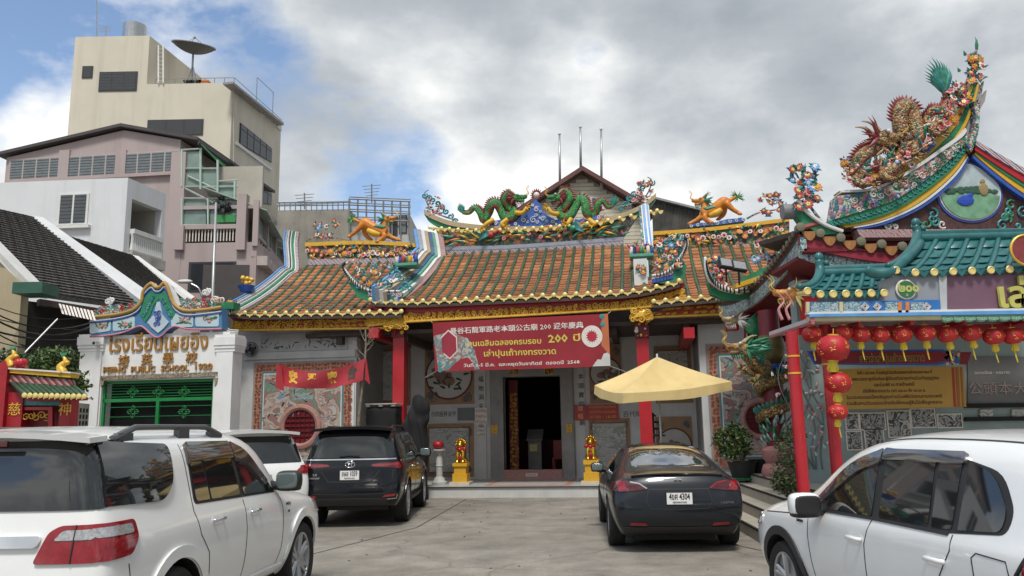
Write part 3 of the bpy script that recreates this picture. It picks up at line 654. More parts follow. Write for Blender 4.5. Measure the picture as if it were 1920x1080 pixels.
def build_right_suv():
 st=[];A=st.append
 A(([.14,.04,.07,.12,.18,.34,.46,.45,.45],[.74,.84,.85,.82,.77,.68,.62,.42,0],[.34,.48,.76,1.0,1.08,1.34,1.50,1.545,1.56]))
 A(([.22,.14,.17,.23,.28,.43,.54,.54,.54],[.78,.885,.895,.875,.82,.715,.645,.43,0],[.32,.48,.76,1.0,1.08,1.34,1.51,1.56,1.575]))
 A((R9(.78),[.79,.895,.91,.90,.845,.74,.655,.44,0],[.28,.46,.76,.99,1.07,1.34,1.525,1.585,1.60]))
 A((R9(1.35),[.79,.895,.905,.89,.845,.745,.66,.44,0],[.28,.46,.76,.98,1.055,1.345,1.54,1.605,1.62]))
 A((R9(1.95),[.79,.895,.905,.89,.845,.745,.66,.44,0],[.28,.46,.76,.97,1.04,1.34,1.535,1.60,1.617]))
 A((R9(2.45),[.79,.895,.905,.89,.845,.75,.665,.44,0],[.28,.46,.76,.96,1.025,1.31,1.48,1.545,1.56]))
 A((R9(2.85),[.79,.895,.905,.89,.845,.77,.68,.44,0],[.28,.46,.76,.95,1.015,1.18,1.32,1.385,1.40]))
 A((R9(3.30),[.79,.90,.915,.89,.84,.76,.65,.4,0],[.28,.46,.76,.93,.995,1.045,1.085,1.11,1.115]))
 A((R9(3.75),[.79,.90,.915,.885,.82,.73,.6,.36,0],[.28,.46,.76,.91,.97,1.01,1.04,1.06,1.065]))
 A((R9(4.2),[.75,.86,.875,.84,.77,.68,.54,.33,0],[.3,.46,.70,.84,.90,.93,.955,.975,.98]))
 A((R9(4.43),[.56,.68,.7,.66,.6,.54,.42,.26,0],[.34,.44,.64,.76,.81,.835,.85,.865,.87]))
 st=[(a,b,[z if z<1.2 else z+.045 for z in c_])for a,b,c_ in st]
 Car.sharp_rows={3:.35,13:.35};Car.bulge=.07;Car.tw=.90
 c=Car('white_crossover','white crossover nearest the camera on the right with grey rain visors',RX,RY,RH,st,'paint_white',(.87,3.51),.34,.225,5)
 for v in 'LR':
  c.decal(rpoly([(.62,1.09),(1.1,1.045),(3.0,1.015),(2.9,1.10),(2.45,1.40),(2.1,1.50),(1.2,1.505),(.74,1.42),(.60,1.22)],[.1,.02,.02,.15,.25,.2,.2,.12,.1]),v,'window_frame','trim_black',c.body,.003)
  c.decal(rpoly([(.66,1.10),(1.02,1.07),(1.05,1.475),(.80,1.405),(.65,1.22)],[.06,.01,.02,.1,.08]),v,'quarter_window','tinted_glass',off=.006)
  c.decal(rpoly([(1.08,1.065),(1.28,1.06),(1.34,1.475),(1.11,1.475)],.015),v,'side_window','tinted_glass',off=.006)
  c.decal(rpoly([(1.32,1.06),(1.90,1.05),(1.96,1.47),(1.38,1.475)],.015),v,'side_window','tinted_glass',off=.006)
  c.decal(rpoly([(2.0,1.05),(2.90,1.03),(2.82,1.10),(2.42,1.365),(2.06,1.465)],[.02,.02,.1,.2,.03]),v,'side_window','tinted_glass',off=.006)
  c.decal(rpoly([(1.07,1.45),(2.0,1.44),(2.02,1.515),(1.10,1.52)],[.06,.02,.02,.02]),v,'rain_visor','smoke_visor_grey',off=.026,skirt=.002)
  c.decal(rpoly([(2.02,1.42),(2.35,1.335),(2.80,1.06),(2.90,1.09),(2.46,1.405),(2.04,1.515)],[.02,.15,.02,.02,.2,.02]),v,'rain_visor','smoke_visor_grey',off=.026,skirt=.002)
  c.line([(2.95,1.012),(2.0,1.035),(1.1,1.04)],v,'belt_trim','trim_black',.02,.008,c.root)
  c.line([(1.06,1.04),(1.06,.95),(1.18,.78),(1.24,.46)],v);c.line([(1.98,1.04),(2.06,.85),(2.05,.42)],v);c.line([(2.95,1.0),(2.96,.8),(2.9,.42)],v)
  c.line([(.55,.86),(.58,.96),(.82,.97),(.86,.94),(.84,.80)],v);c.line([(2.98,.97),(3.35,.94),(3.9,.90)],v)
  c.handle(1.20,.875,v,'paint_white',False);c.handle(2.18,.875,v,'paint_white',False);c.mirror(2.72,1.07,v,'paint_white',gm='trim_black')
  c.arch(.87,v,.395,.47,'trim_black',off=.016);c.arch(3.51,v,.395,.47,'trim_black',off=.016)
  c.decal(rpoly([(1.3,.28),(3.08,.28),(3.08,.42),(1.3,.42)],.02),v,'sill_cladding','trim_black',off=.016)
  c.decal(rpoly([(.14,.90),(.46,.90),(.42,1.02),(.2,1.06)],.03),v,'tail_lamp','lamp_red',off=.014,step=.025);c.line([(.16,1.05),(.40,1.03),(.50,.90),(.3,.86)],v,'lamp_bezel','trim_black',.03,.016,c.root)
  c.side_text('HYBRID',.03,3.10,.90,v,'trim_black',.12)
  c.decal(rpoly([(3.95,.78),(4.3,.74),(4.28,.84),(3.98,.88)],.04),v,'headlamp','lamp_clear',off=.01)
 for sg in(-1,1):
  c.decal(rpoly([(sg*.45,.95),(sg*.80,.90),(sg*.80,1.04),(sg*.48,1.02)],.03),'B','tail_lamp','lamp_red',off=.014,step=.025)
 c.decal(rpoly([(-.68,1.12),(.68,1.12),(.60,1.5),(-.60,1.5)],.05),'B','rear_window','tinted_glass',off=.005)
 c.decal(rpoly([(-.62,1.08),(.62,1.08),(.58,1.45),(-.58,1.45)],.03),'F','windscreen','tinted_glass',off=.005)
 spoiler(c,.40,.62,.60,1.575,'paint_white',.035);c.plate(.8,.34,.15,'ชฬ 2953','กรุงเทพมหานคร')
 for sg in(-1,1):c.line([(.6,sg*.55),(1.4,sg*.57),(2.3,sg*.56)],'T','roof_channel','trim_black',.018)
 mb=MB();p,n=c.hit((.78,0,4),(0,0,-1));mb.blade(p+V((.1,0,-.01)),p+V((-.08,0,.07)),.03,(0,1,0));mb.build('roof_aerial',MATS['paint_white'],c.root,True)
 return c
LX,LY,LH=-3.45,5.15,4.2
BX,BY,BH=-2.95,14.6,0.0
WX,WY,WH=-4.3,13.9,-35.0
TX,TY,TH=2.2,11.1,3.5
RX,RY,RH=3.60,4.06,-5.4
for fn in(build_left_suv,build_black_suv,build_back_suv,build_sedan,build_right_suv):fn()
FR[0]=FW
# ------------------------------------------------------------------ shared paints and ornament
RED=mat('red_paint',(.42,.012,.02),.4,0,.12,3,dirt=.12,coat=.15)
DRED=mat('dark_red_paint',(.16,.008,.014),.5,0,.2,3)
GOLD=mat('gold_paint',(.70,.42,.06),.42,.2,.2,8)
GOLDL=mat('pale_gold',(.72,.58,.22),.45,.2,.2,10)
GTILE=mat('green_glazed_tile',(.035,.085,.045),.38,0,.3,6,dirt=.45,dcol=(.16,.17,.12))
OTILE=mat('orange_clay_tile',(.31,.118,.045),.75,0,.35,4,bump=.3,dirt=.6,dcol=(.16,.08,.05),streak=0);OTILES=[OTILE,mat('brown_clay_tile',(.19,.085,.042),.8,0,.35,4,bump=.3,dirt=.6,dcol=(.12,.07,.045),streak=0),mat('pale_clay_tile',(.37,.165,.07),.8,0,.3,4,bump=.3,dirt=.5,dcol=(.2,.1,.06),streak=0)]
PINK=mat('pink_paint',(.55,.20,.25),.6,0,.2,6,dirt=.2)
BLUE=mat('blue_paint',(.03,.09,.38),.5,0,.2,6);SKYB=mat('sky_blue_paint',(.10,.30,.62),.5,0,.15,6)
WHT=mat('white_paint',(.66,.66,.64),.6,0,.08,3,dirt=.15,dcol=(.25,.24,.22))
GRN=mat('green_paint',(.02,.20,.09),.45,0,.2,6);YEL=mat('yellow_paint',(.65,.38,.03),.5,0,.12,6)
WALLW=mat('grey_white_wall',(.56,.555,.54),.75,0,.1,1.5,dirt=.25,dcol=(.22,.21,.2),bump=.1)
STONE=mat('grey_stone',(.30,.29,.275),.7,0,.15,3,dirt=.2)
TERRA=mat('terracotta_border',(.42,.19,.12),.6,0,.3,14,dirt=.5,dcol=(.14,.04,.03),streak=0)
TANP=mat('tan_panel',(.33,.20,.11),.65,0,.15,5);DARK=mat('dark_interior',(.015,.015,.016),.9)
INK2=mat('ink_black',(.02,.02,.02),.7);BRN=mat('dark_timber',(.06,.04,.03),.7,0,.3,6)
LEAFG=mat('ornament_green',(.04,.22,.12),.4,0,.3,12);TEALO=mat('ornament_teal',(.05,.25,.26),.4,0,.3,12)
PETW=mat('petal_white',(.70,.64,.58),.5,0,.1,20);PETR=mat('petal_red',(.42,.05,.05),.5,0,.2,20);PETO=mat('petal_orange',(.60,.20,.05),.5,0,.2,20);PETP=mat('petal_pink',(.55,.24,.25),.5,0,.2,20)
MOS=mosaic('ceramic_relief',[(.04,.18,.12),(.5,.45,.4),(.40,.05,.05),(.05,.1,.35),(.06,.25,.22),(.55,.32,.08),(.03,.03,.03),(.45,.2,.2)],16)
MOSG=mosaic('ceramic_green',[(.03,.17,.09),(.05,.25,.2),(.5,.5,.45),(.03,.1,.06),(.05,.1,.3),(.4,.1,.1)],18)
FEATH=stripes('phoenix_feathers',[(.45,.14,.03),(.03,.12,.04),(.55,.28,.04),(.3,.04,.03),(.05,.16,.05)],9,'Z',dist=3)
PWST=stripes('pink_white_stripe',[(.62,.60,.58),(.55,.2,.25),(.62,.60,.58),(.05,.08,.2)],5,'DIAGONAL',dist=1.5)
BAND=stripes('blue_white_bands',[(.65,.66,.66),(.05,.16,.45),(.65,.66,.66),(.03,.03,.05)],7,'DIAGONAL',dist=.6)
def painting(name,cols,scale=2.0,stretch=(1,1,1.6),line=.55,freq=9,rough=.6):
 m,N,L,b=ndm(name);MATS[name]=m;b.inputs['Roughness'].default_value=rough
 tc=N.new('ShaderNodeTexCoord');mp=N.new('ShaderNodeMapping');mp.inputs['Scale'].default_value=stretch;L.new(tc.outputs['Object'],mp.inputs[0])
 n=N.new('ShaderNodeTexNoise');n.inputs['Scale'].default_value=scale;n.inputs['Detail'].default_value=5;n.inputs['Distortion'].default_value=.8;L.new(mp.outputs[0],n.inputs[0])
 r=N.new('ShaderNodeValToRGB');L.new(n.outputs['Fac'],r.inputs[0]);e=r.color_ramp.elements;r.color_ramp.interpolation='CONSTANT'
 while len(e)<len(cols):e.new(.5)
 for i,c in enumerate(cols):e[i].position=.28+.44*i/len(cols)if i else 0;e[i].color=(*c,1)
 q=N.new('ShaderNodeMath');q.operation='MULTIPLY';L.new(n.outputs['Fac'],q.inputs[0]);q.inputs[1].default_value=freq*2.2
 fr=N.new('ShaderNodeMath');fr.operation='FRACT';L.new(q.outputs[0],fr.inputs[0])
 lt=N.new('ShaderNodeMath');lt.operation='LESS_THAN';L.new(fr.outputs[0],lt.inputs[0]);lt.inputs[1].default_value=.10
 k=N.new('ShaderNodeMath');k.operation='MULTIPLY';L.new(lt.outputs[0],k.inputs[0]);k.inputs[1].default_value=line
 mx=N.new('ShaderNodeMix');mx.data_type='RGBA';L.new(k.outputs[0],mx.inputs[0]);L.new(r.outputs[0],mx.inputs[6]);mx.inputs[7].default_value=(.04,.03,.03,1)
 L.new(mx.outputs[2],b.inputs['Base Color']);return m
MURAL=painting('landscape_mural',[(.20,.28,.34),(.44,.43,.41),(.38,.26,.22),(.45,.40,.34),(.30,.16,.15),(.16,.25,.18),(.28,.34,.34),(.20,.11,.10)],1.5,(1,1,1.3))
MURAL2=painting('ink_mural',[(.50,.50,.48),(.46,.44,.41),(.50,.49,.46),(.30,.33,.28),(.50,.48,.45)],3.0,(1,1,2),.8,5)
CARVE=painting('carved_ground',[(.30,.02,.015),(.40,.05,.02),(.25,.012,.012)],7,(1,1,1),.3)
FLOWER={}
def flower_mesh(kind):
 if kind in FLOWER:return FLOWER[kind]
 pet,ctr={'w':(PETW,PETR),'o':(PETO,YEL),'p':(PETP,PETR),'r':(PETR,GOLDL),'b':(SKYB,PETW)}[kind]
 mb=MB()
 for i in range(8):
  a=2*pi*i/8;d=V((cos(a),0,sin(a)));mb.ball(d*.62+V((0,-.08,0)),(.36,.12,.30),6,4,Matrix.Rotation(-a,3,'Y'))
 mb.mi(1)
 for i in range(5):
  a=2*pi*(i+.5)/5;d=V((cos(a),0,sin(a)));mb.ball(d*.26+V((0,-.22,0)),(.24,.12,.2),6,4,Matrix.Rotation(-a,3,'Y'))
 FLOWER[kind]=mb.mesh('flower',[pet,ctr],smooth=30);return FLOWER[kind]
def flower(p,r,kind,parent,tilt=0.0,seed=0):
 rr=random.Random(seed*7+int(p[0]*100));return inst('flower',flower_mesh(kind),parent,Matrix.Translation(p)@Matrix.Rotation(rr.uniform(-.4,.4)+tilt,4,'Z')@Matrix.Rotation(rr.uniform(-.5,.2),4,'X')@Matrix.Rotation(rr.uniform(0,3),4,'Y')@Matrix.Scale(r,4))
def curl(mb,c,r,a0,hand,rad_,ex=V((1,0,0)),ez=V((0,0,1)),turns=1.25,n=11,sides=4,flat=.8):
 c=V(c);pts=[]
 for i in range(n):
  t=i/(n-1);q=r*(1-.8*t);g=a0+hand*turns*2*pi*t;pts.append(c+ex*cos(g)*q+ez*sin(g)*q)
 mb.tube(pts,[rad_*.7,rad_,rad_*.9,rad_*.6],sides,flat=flat)
def scroll(mb,pos,nu,nv,cell,seed,th=.013,leaf=True,nm=1):
 """carved scroll-work over a surface: pos(u, v) in 0..1"""
 rr=random.Random(seed)
 for i in range(nu):
  for j in range(nv):
   u,v=(i+.5+rr.uniform(-.2,.2))/nu,(j+.5+rr.uniform(-.15,.15))/nv
   c=pos(u,v);ex=(pos(min(1,u+.01),v)-pos(max(0,u-.01),v)).normalized();ez=(pos(u,min(1,v+.02))-pos(u,max(0,v-.02))).normalized()
   mb.mi(rr.randrange(nm));curl(mb,c,cell*rr.uniform(.38,.55),rr.uniform(0,6.3),rr.choice((-1,1)),th*rr.uniform(.8,1.3),ex,ez)
   if leaf and rr.random()<.6:
    a=rr.uniform(0,6.3);mb.blade(c,c+(ex*cos(a)+ez*sin(a))*cell*.75,cell*.16,ex.cross(ez)if ex.cross(ez).y<0 else-ex.cross(ez),.1,2)
 mb.mi(0)
def bush(parent,pos,n,r,size,seed,spread=V((1,.25,1)),kinds='wwporr',leafs=True,branch=None):
 """ceramic flowers and leaves round a point: each flower a piece, leaves joined"""
 rr=random.Random(seed);mb=MB();n=int(n*2.4)
 for i in range(n):
  p=V(pos)+V((rr.uniform(-1,1)*spread.x,-abs(rr.uniform(0,1))*spread.y,rr.uniform(-1,1)*spread.z))*size
  flower(p,r*rr.uniform(.7,1.15),rr.choice(kinds),parent,0,seed+i)
  for q in range(3):
   a=rr.uniform(0,6.3);mb.mi(q%3);mb.blade(p+V((0,.04,0)),p+V((cos(a),rr.uniform(-.2,.1),sin(a)))*r*1.45,r*.5,(0,-1,0),.15,3)
 if branch:mb.mi(3).tube(smooth_path(branch,4),[.03,.012],6)
 return mb.build('ornament_leaves',[LEAFG,TEALO,mat('ornament_deep',(.03,.10,.14),.45,0,.3,12),MOSG],parent)
def sweep(sec,path,name,m,parent,side=V((1,0,0)),smooth=False):
 """sweep a cross-section polygon (a, b) along a path: a along 'side', b along the path normal"""
 path=[V(p)for p in path];mb=MB();n=len(sec);vs=[]
 for i,p in enumerate(path):
  t=(path[min(i+1,len(path)-1)]-path[max(i-1,0)]).normalized();up=side.cross(t);up=up.normalized()
  if up.z<0:up=-up
  vs+=[p+side*a+up*b for a,b in sec]
 fs=[(i*n+j,i*n+(j+1)%n,(i+1)*n+(j+1)%n,(i+1)*n+j)for i in range(len(path)-1)for j in range(n)]+[list(range(n)),list(range((len(path)-1)*n,len(path)*n))]
 mb.add(vs,fs);return mb.build(name,m,parent,smooth)
# ------------------------------------------------------------------ ground
def ground_mat():
 m,N,L,b=ndm('worn_concrete');b.inputs['Roughness'].default_value=.82
 tc=N.new('ShaderNodeTexCoord')
 def nz(sc_,det,rough=.6):
  n=N.new('ShaderNodeTexNoise');n.inputs['Scale'].default_value=sc_;n.inputs['Detail'].default_value=det;n.inputs['Roughness'].default_value=rough;L.new(tc.outputs['Object'],n.inputs[0]);return n.outputs['Fac']
 def rmp(s_,a,ca,b_,cb):
  r=N.new('ShaderNodeValToRGB');L.new(s_,r.inputs[0]);e=r.color_ramp.elements;e[0].position=a;e[0].color=(*ca,1);e[1].position=b_;e[1].color=(*cb,1);return r.outputs[0]
 def mul(a,b_,f=1.0):
  x=N.new('ShaderNodeMix');x.data_type='RGBA';x.blend_type='MULTIPLY';x.inputs[0].default_value=f;L.new(a,x.inputs[6]);L.new(b_,x.inputs[7]);return x.outputs[2]
 c=rmp(nz(.45,10,.68),.3,(.25,.228,.196),.72,(.40,.365,.312))
 c=mul(c,rmp(nz(1.6,8,.7),.32,(.62,.62,.63),.6,(1,1,1)));c=mul(c,rmp(nz(26,6,.7),.3,(.78,.78,.78),.65,(1.0,1.0,1.0)))
 c=mul(c,rmp(nz(.9,12,.75),.62,(1,1,1),.78,(.6,.59,.58)),.5);c=mul(c,rmp(nz(.16,5,.6),.35,(.72,.71,.70),.62,(1,1,1)),.8);L.new(c,b.inputs['Base Color'])
 vz=N.new('ShaderNodeTexNoise');vz.inputs['Scale'].default_value=1.3;vz.inputs['Detail'].default_value=6;L.new(tc.outputs['Object'],vz.inputs[0])
 va=N.new('ShaderNodeVectorMath');va.operation='MULTIPLY_ADD';L.new(vz.outputs['Color'],va.inputs[0]);va.inputs[1].default_value=(.9,.9,.9);L.new(tc.outputs['Object'],va.inputs[2])
 vo=N.new('ShaderNodeTexVoronoi');vo.feature='DISTANCE_TO_EDGE';vo.inputs['Scale'].default_value=.28;L.new(va.outputs[0],vo.inputs[0])
 c=mul(c,rmp(vo.outputs['Distance'],.002,(.5,.49,.47),.006,(1,1,1)),.6);c=mul(c,rmp(nz(7,3,.5),.70,(1,1,1),.76,(.6,.58,.56)),.6);L.new(c,b.inputs['Base Color'])
 n=N.new('ShaderNodeTexNoise');n.inputs['Scale'].default_value=45;n.inputs['Detail'].default_value=8;L.new(tc.outputs['Object'],n.inputs[0])
 bp=N.new('ShaderNodeBump');bp.inputs['Strength'].default_value=.35;bp.inputs['Distance'].default_value=.008;L.new(n.outputs['Fac'],bp.inputs['Height']);L.new(bp.outputs[0],b.inputs['Normal'])
 return m
def build_ground():
 FR[0]=FW;mb=MB();mb.grid([[V((x,y,0))for x in(-500,500)]for y in(-150,900)]);g=struct(mb.build('ground',ground_mat()))
 jm=mat('joint_dark',(.03,.028,.026),.9);mb=MB()
 for a,b_ in(((-3.6,10.0),(-1.75,14.6)),((3.02,12.2),(4.6,7.9)),((-1.75,14.6),(-1.2,20.0))):
  a,b_=V((*a,.004)),V((*b_,.004));d=(b_-a).normalized();q=V((-d.y,d.x,0))*.011;mb.add([a-q,b_-q,b_+q,a+q],[(0,1,2,3)])
 mb.build('paving_joint',jm,g)
 rr=random.Random(5);mb=MB()
 for i in range(60):
  x,y=rr.uniform(-2.6,3),rr.uniform(7.5,19.5);r=rr.uniform(.008,.025);mb.ball((x,y,r*.3),(r,r*.8,r*.5),5,3)
 o=mb.build('ground_litter',mat('litter',(.10,.085,.06),.9,0,.5,30),g);o['kind']='stuff'
 mb=MB();p=PZ(1042,931,0);mb.tube(smooth_path([p+V((-.12,0,.03)),p+V((0,.03,.05)),p+V((.14,-.02,.02))],3),[.02,.04,.035,.015],6,flat=.5);o=mb.build('fallen_leaf',mat('dry_leaf',(.10,.06,.04),.8));tag(o,'curled dry brown leaf on the concrete before the temple step','leaf')
build_ground()
# ------------------------------------------------------------------ temple
FT=frame(0,20.2,0,9)
class Roof:
 """a concave tiled slope: columns of pan tiles between rounded ridge tiles"""
 def __init__(s,xe,ye,ze,yt,zt,n,spacing,up0=0.0,up1=0.0,sag=.07):
  s.x0,s.ye,s.ze,s.yt,s.zt,s.n,s.sp,s.up0,s.up1,s.sag=xe,ye,ze,yt,zt,n,spacing,up0,up1,sag
 def at(s,x,v):
  u=(x-s.x0)/(s.n*s.sp);w=max(0,1-v)**2
  z=s.ze(x)+(s.zt(x)-s.ze(x))*(v-s.sag*sin(pi*v))+w*(s.up0*max(0,1-u*5)**2+s.up1*max(0,(u-.8)*5)**2)
  return V((x,s.ye+(s.yt-s.ye)*v,z))
 def build(s,parent,name,vmax=lambda i:1.0,rows=18,capm=GOLDL):
  x1=s.x0+s.n*s.sp;mb=MB();K=10
  rws=[[s.at(s.x0+s.n*s.sp*j/(s.n),v/K*1.0)+V((0,0,-.06))for v in range(K+1)]for j in range(s.n+1)]
  rws=[[s.at(s.x0+s.sp*j,v/K*max(vmax(max(0,j-1)),vmax(min(s.n-1,j))))+V((0,0,-.06))for v in range(K+1)]for j in range(s.n+1)]
  mb.slab(rws,(0,0,-.08));rf=mb.build(name,BRN,parent)
  pan=MB();rr=random.Random(s.n)
  for i in range(s.n):
   xa,xb=s.x0+s.sp*(i+.16),s.x0+s.sp*(i+.84);vm=vmax(i);nr=max(2,int(rows*vm))
   for k in range(nr):
    v0,v1=k/nr*vm,(k+1.12)/nr*vm;h=rr.uniform(-.008,.008);q_=mnoise.noise(V((s.x0+s.sp*i*.9,k*.33,1.7)))+rr.uniform(-.35,.35);pan.mi(1 if q_<-.22 else 2 if q_>.3 else 0);jx=rr.uniform(-.006,.006)
    pt=[]
    for v,dzv in((v0,.042+h),(v1,.004)):
     for t in(0,.5,1):p=s.at(xa+(xb-xa)*t,min(1.0,v));pt.append(p+V((jx,0,dzv+(.0 if t!=.5 else-.014))))
    lo=[p+V((0,.004,-.044))for p in pt[:3]]
    pan.add(pt+lo,[(0,1,4,3),(1,2,5,4),(6,7,1,0),(7,8,2,1)])
  o=pan.build('pan_tiles',OTILES,rf,fix=False);o['kind']='stuff'
  cap=MB();cap.lathe((0,0,0),[(.052,-.03),(.062,.0),(.05,.012),(.02,.02)],10,(0,-1,0));cme=cap.mesh('eave_cap',[capm],smooth=40)
  dr=MB();h=s.sp*.40
  dr.prism([(-h,0,.02),(-h*.75,0,-.035),(-h*.25,0,-.055),(0,0,-.10),(h*.25,0,-.055),(h*.75,0,-.035),(h,0,.02),(0,0,-.012)],(0,.02,0));dme=dr.mesh('drip_tile',[capm])
  for i in range(s.n+1):
   x=s.x0+s.sp*i;vm=vmax(min(i,s.n-1));pts=[s.at(x,vm*k/9)+V((mnoise.noise(V((x,k*.6,3)))*.02,0,.02+mnoise.noise(V((x*2,k*.8,9)))*.012))for k in range(10)]
   t=MB();t.tube(pts,.048,8);t.build('ridge_tile_row',GTILE,rf,60)
   inst('eave_cap',cme,rf,Matrix.Translation(pts[0]+V((0,-.015,.005))))
   if i<s.n:inst('drip_tile',dme,rf,Matrix.Translation(s.at(x+s.sp/2,0)+V((0,-.02,.0))))
  return rf
def lin(pa,pb):
 (xa,za),(xb,zb)=(pa.x,pa.z),(pb.x,pb.z);return lambda x:za+(zb-za)*(x-xa)/(xb-xa)
def ribbon(top,bot,th,name,m,parent,smooth=False,k=6):
 """a board with curved edges: top and bottom polylines, thickness vector"""
 a,b=smooth_path(top,k),smooth_path(bot,k);mb=MB();mb.slab([a,b],th);return mb.build(name,m,parent,smooth)
def PL(pts,y):return[P(a,b,y)for a,b in pts]
def gable_ridge(parent,path,side,bands,name='gable_ridge'):
 """stepped ridge of painted bands beside a slope; bands: (x offset, width, height, material)"""
 root=None
 for dx,w,h0,h1,m in bands:
  sec=[(dx,h0),(dx+w,h0),(dx+w,h1),(dx,h1)]
  o=sweep(sec,path,'ridge_band' if root else name,m,root or parent,V((side,0,0)))
  root=root or o
 return root
def build_temple():
 FR[0]=FT;ye,yt,yb,yw=-.35,3.25,-.18,.45
 T=thing('temple','ornate temple hall with orange tiled roofs and dragons on the ridge','temple',(0,3,0))
# platform: steps down to the concrete
 zf=.27
 xl,xr=P(440,933,0).x,P(1330,933,0).x
 mb=MB();mb.box((xl,.0,0),(xr,9,zf-.03));pl=mb.build('platform',mat('pale_step',(.50,.50,.48),.6,0,.1,2,dirt=.3,dcol=(.25,.23,.2)),T)
 mb=MB();mb.box((xl-.02,-.03,zf-.03),(xr,9,zf));mb.build('floor_slab',mat('grey_terrazzo',(.36,.37,.36),.45,0,.15,5,dirt=.2),pl)
 mb=MB();mb.box((xl-.02,-.036,zf-.026),(xr,-.029,zf-.004));mb.build('step_edge',INK2,pl)
 rug=painting('patterned_floor_tile',[(.30,.26,.24),(.40,.30,.26),(.34,.36,.33),(.42,.38,.34)],6,(1,1,1),.4);a,b=PZ(905,912,zf),PZ(1085,896,zf)
 mb=MB();mb.box((a.x,.12,zf+.001),(b.x,2.3,zf+.004));mb.build('floor_border',TERRA,pl);mb=MB();mb.box((a.x+.14,.24,zf+.004),(b.x-.14,2.2,zf+.008));mb.build('floor_panel',rug,pl)
# back wall of the porch with the doorway
 yd=2.75
 dl,dr,dt=P(945,800,yd).x,P(1053,800,yd).x,P(1000,706,yd).z
 wl,wr,wt=P(640,700,yd).x,P(1345,700,yd).x,5.6
 mb=MB()
 for x0,x1,z0,z1 in((wl,dl,zf,wt),(dr,wr,zf,wt),(dl,dr,dt,wt)):mb.box((x0,yd,z0),(x1,yd+.3,z1))
 bw=mb.build('porch_wall',WALLW,T)
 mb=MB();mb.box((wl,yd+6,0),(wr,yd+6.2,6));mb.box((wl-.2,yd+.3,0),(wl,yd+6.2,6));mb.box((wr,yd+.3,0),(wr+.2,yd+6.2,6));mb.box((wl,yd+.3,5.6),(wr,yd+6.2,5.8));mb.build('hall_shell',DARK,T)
 mb=MB();mb.box((wl,yd+.3,zf-.02),(wr,yd+6,zf+.02));mb.build('hall_floor',STONE,T)
# stone door surround, threshold, gold squares
 fr=thing_part=MB();w1=P(922,800,yd).x;w2=P(1076,800,yd).x
 fr.box((w1,yd-.10,zf),(dl,yd+.2,dt+.02));fr.box((dr,yd-.10,zf),(w2,yd+.2,dt+.02));fr.box((w1,yd-.12,dt),(w2,yd+.2,dt+.30))
 fr.box((w1-.03,yd-.05,zf),(w1+.02,yd+.1,dt+.3));fr.box((w2-.02,yd-.05,zf),(w2+.03,yd+.1,dt+.3));df=fr.build('door_frame',STONE,T)
 mb=MB();th=P(1000,880,yd).z;mb.box((dl,yd-.14,zf),(dr,yd+.1,th));mb.build('threshold',mat('pink_granite',(.42,.21,.19),.45,0,.2,20),df)
 mb=MB();mb.box((dl+.62,yd-.15,zf+.07),(dl+.95,yd-.142,zf+.16));mb.build('paper_notice',PETW,df);text('โปรด',.06,(dl+.785,yd-.153,zf+.115),INK2,df,.001,width=.26)
 for px in(965,1030):
  c=P(px,696,yd-.13);mb=MB();mb.box((c.x-.14,yd-.15,c.z-.08),(c.x+.14,yd-.12,c.z+.08));o=mb.build('door_stud',GOLD,df);mb=MB();scroll(mb,lambda u,v:V((c.x-.14+.28*u,yd-.155,c.z-.08+.16*v)),3,2,.09,px,.01);mb.build('stud_carving',BRN,o)
# things seen in the hall through the door
 mb=MB();mb.box((dl+.05,yd+.6,zf),(dl+.32,yd+.66,dt-.05));o=mb.build('carved_screen',DRED,T);mb=MB();scroll(mb,lambda u,v:V((dl+.08+.22*u,yd+.59,zf+.2+2.2*v)),2,20,.11,4,.012);mb.build('screen_carving',GOLD,o)
 mb=MB();mb.box((dl+.45,yd+1.6,zf),(dl+.85,yd+1.9,zf+1.0));mb.hexa([(dl+.42,yd+1.5,zf+1.05),(dl+.9,yd+1.5,zf+1.05),(dl+.9,yd+1.9,zf+1.35),(dl+.42,yd+1.9,zf+1.35)],(0,0,-.04))
 st=mb.build('lectern',STONE);tag(st,'grey lectern standing inside the dark temple doorway','lectern')
 mb=MB();mb.box((dl+.5,yd+1.59,zf+.7),(dl+.72,yd+1.598,zf+.9));mb.build('paper_notice',GOLDL,st)
 mb=MB();a0=V((dl+1.15,yd+1.8,zf))
 for dx,dy in((0,0),(.4,0),(0,.4),(.4,.4)):mb.box((a0.x+dx,a0.y+dy,zf),(a0.x+dx+.05,a0.y+dy+.05,zf+.45))
 mb.box((a0.x,a0.y,zf+.45),(a0.x+.45,a0.y+.45,zf+.5));mb.box((a0.x,a0.y+.4,zf+.5),(a0.x+.45,a0.y+.45,zf+1.0));o=mb.build('red_chair',RED);tag(o,'red chair standing inside the dark temple doorway','chair')
 mb=MB();mb.box((dl-.3,yd+4,zf),(dr+.6,yd+5,zf+1.0));o=mb.build('altar_table',DRED);tag(o,'dark red altar table deep inside the hall','table')
# calligraphy strips beside the door
 for x0,x1,s_ in((893,913,'福地洞天神恩'),(1081,1101,'本頭寶祠古廟')):
  a,b=P(x0,640,yd),P(x1,890,yd);mb=MB();mb.box((a.x,yd-.05,zf),(b.x,yd+.02,wt-.6));o=mb.build('couplet_strip',WALLW,bw)
  for i,ch in enumerate(s_):text(ch,.17,((a.x+b.x)/2,yd-.056,P(900,712+i*17,yd).z),INK2,o,.002)
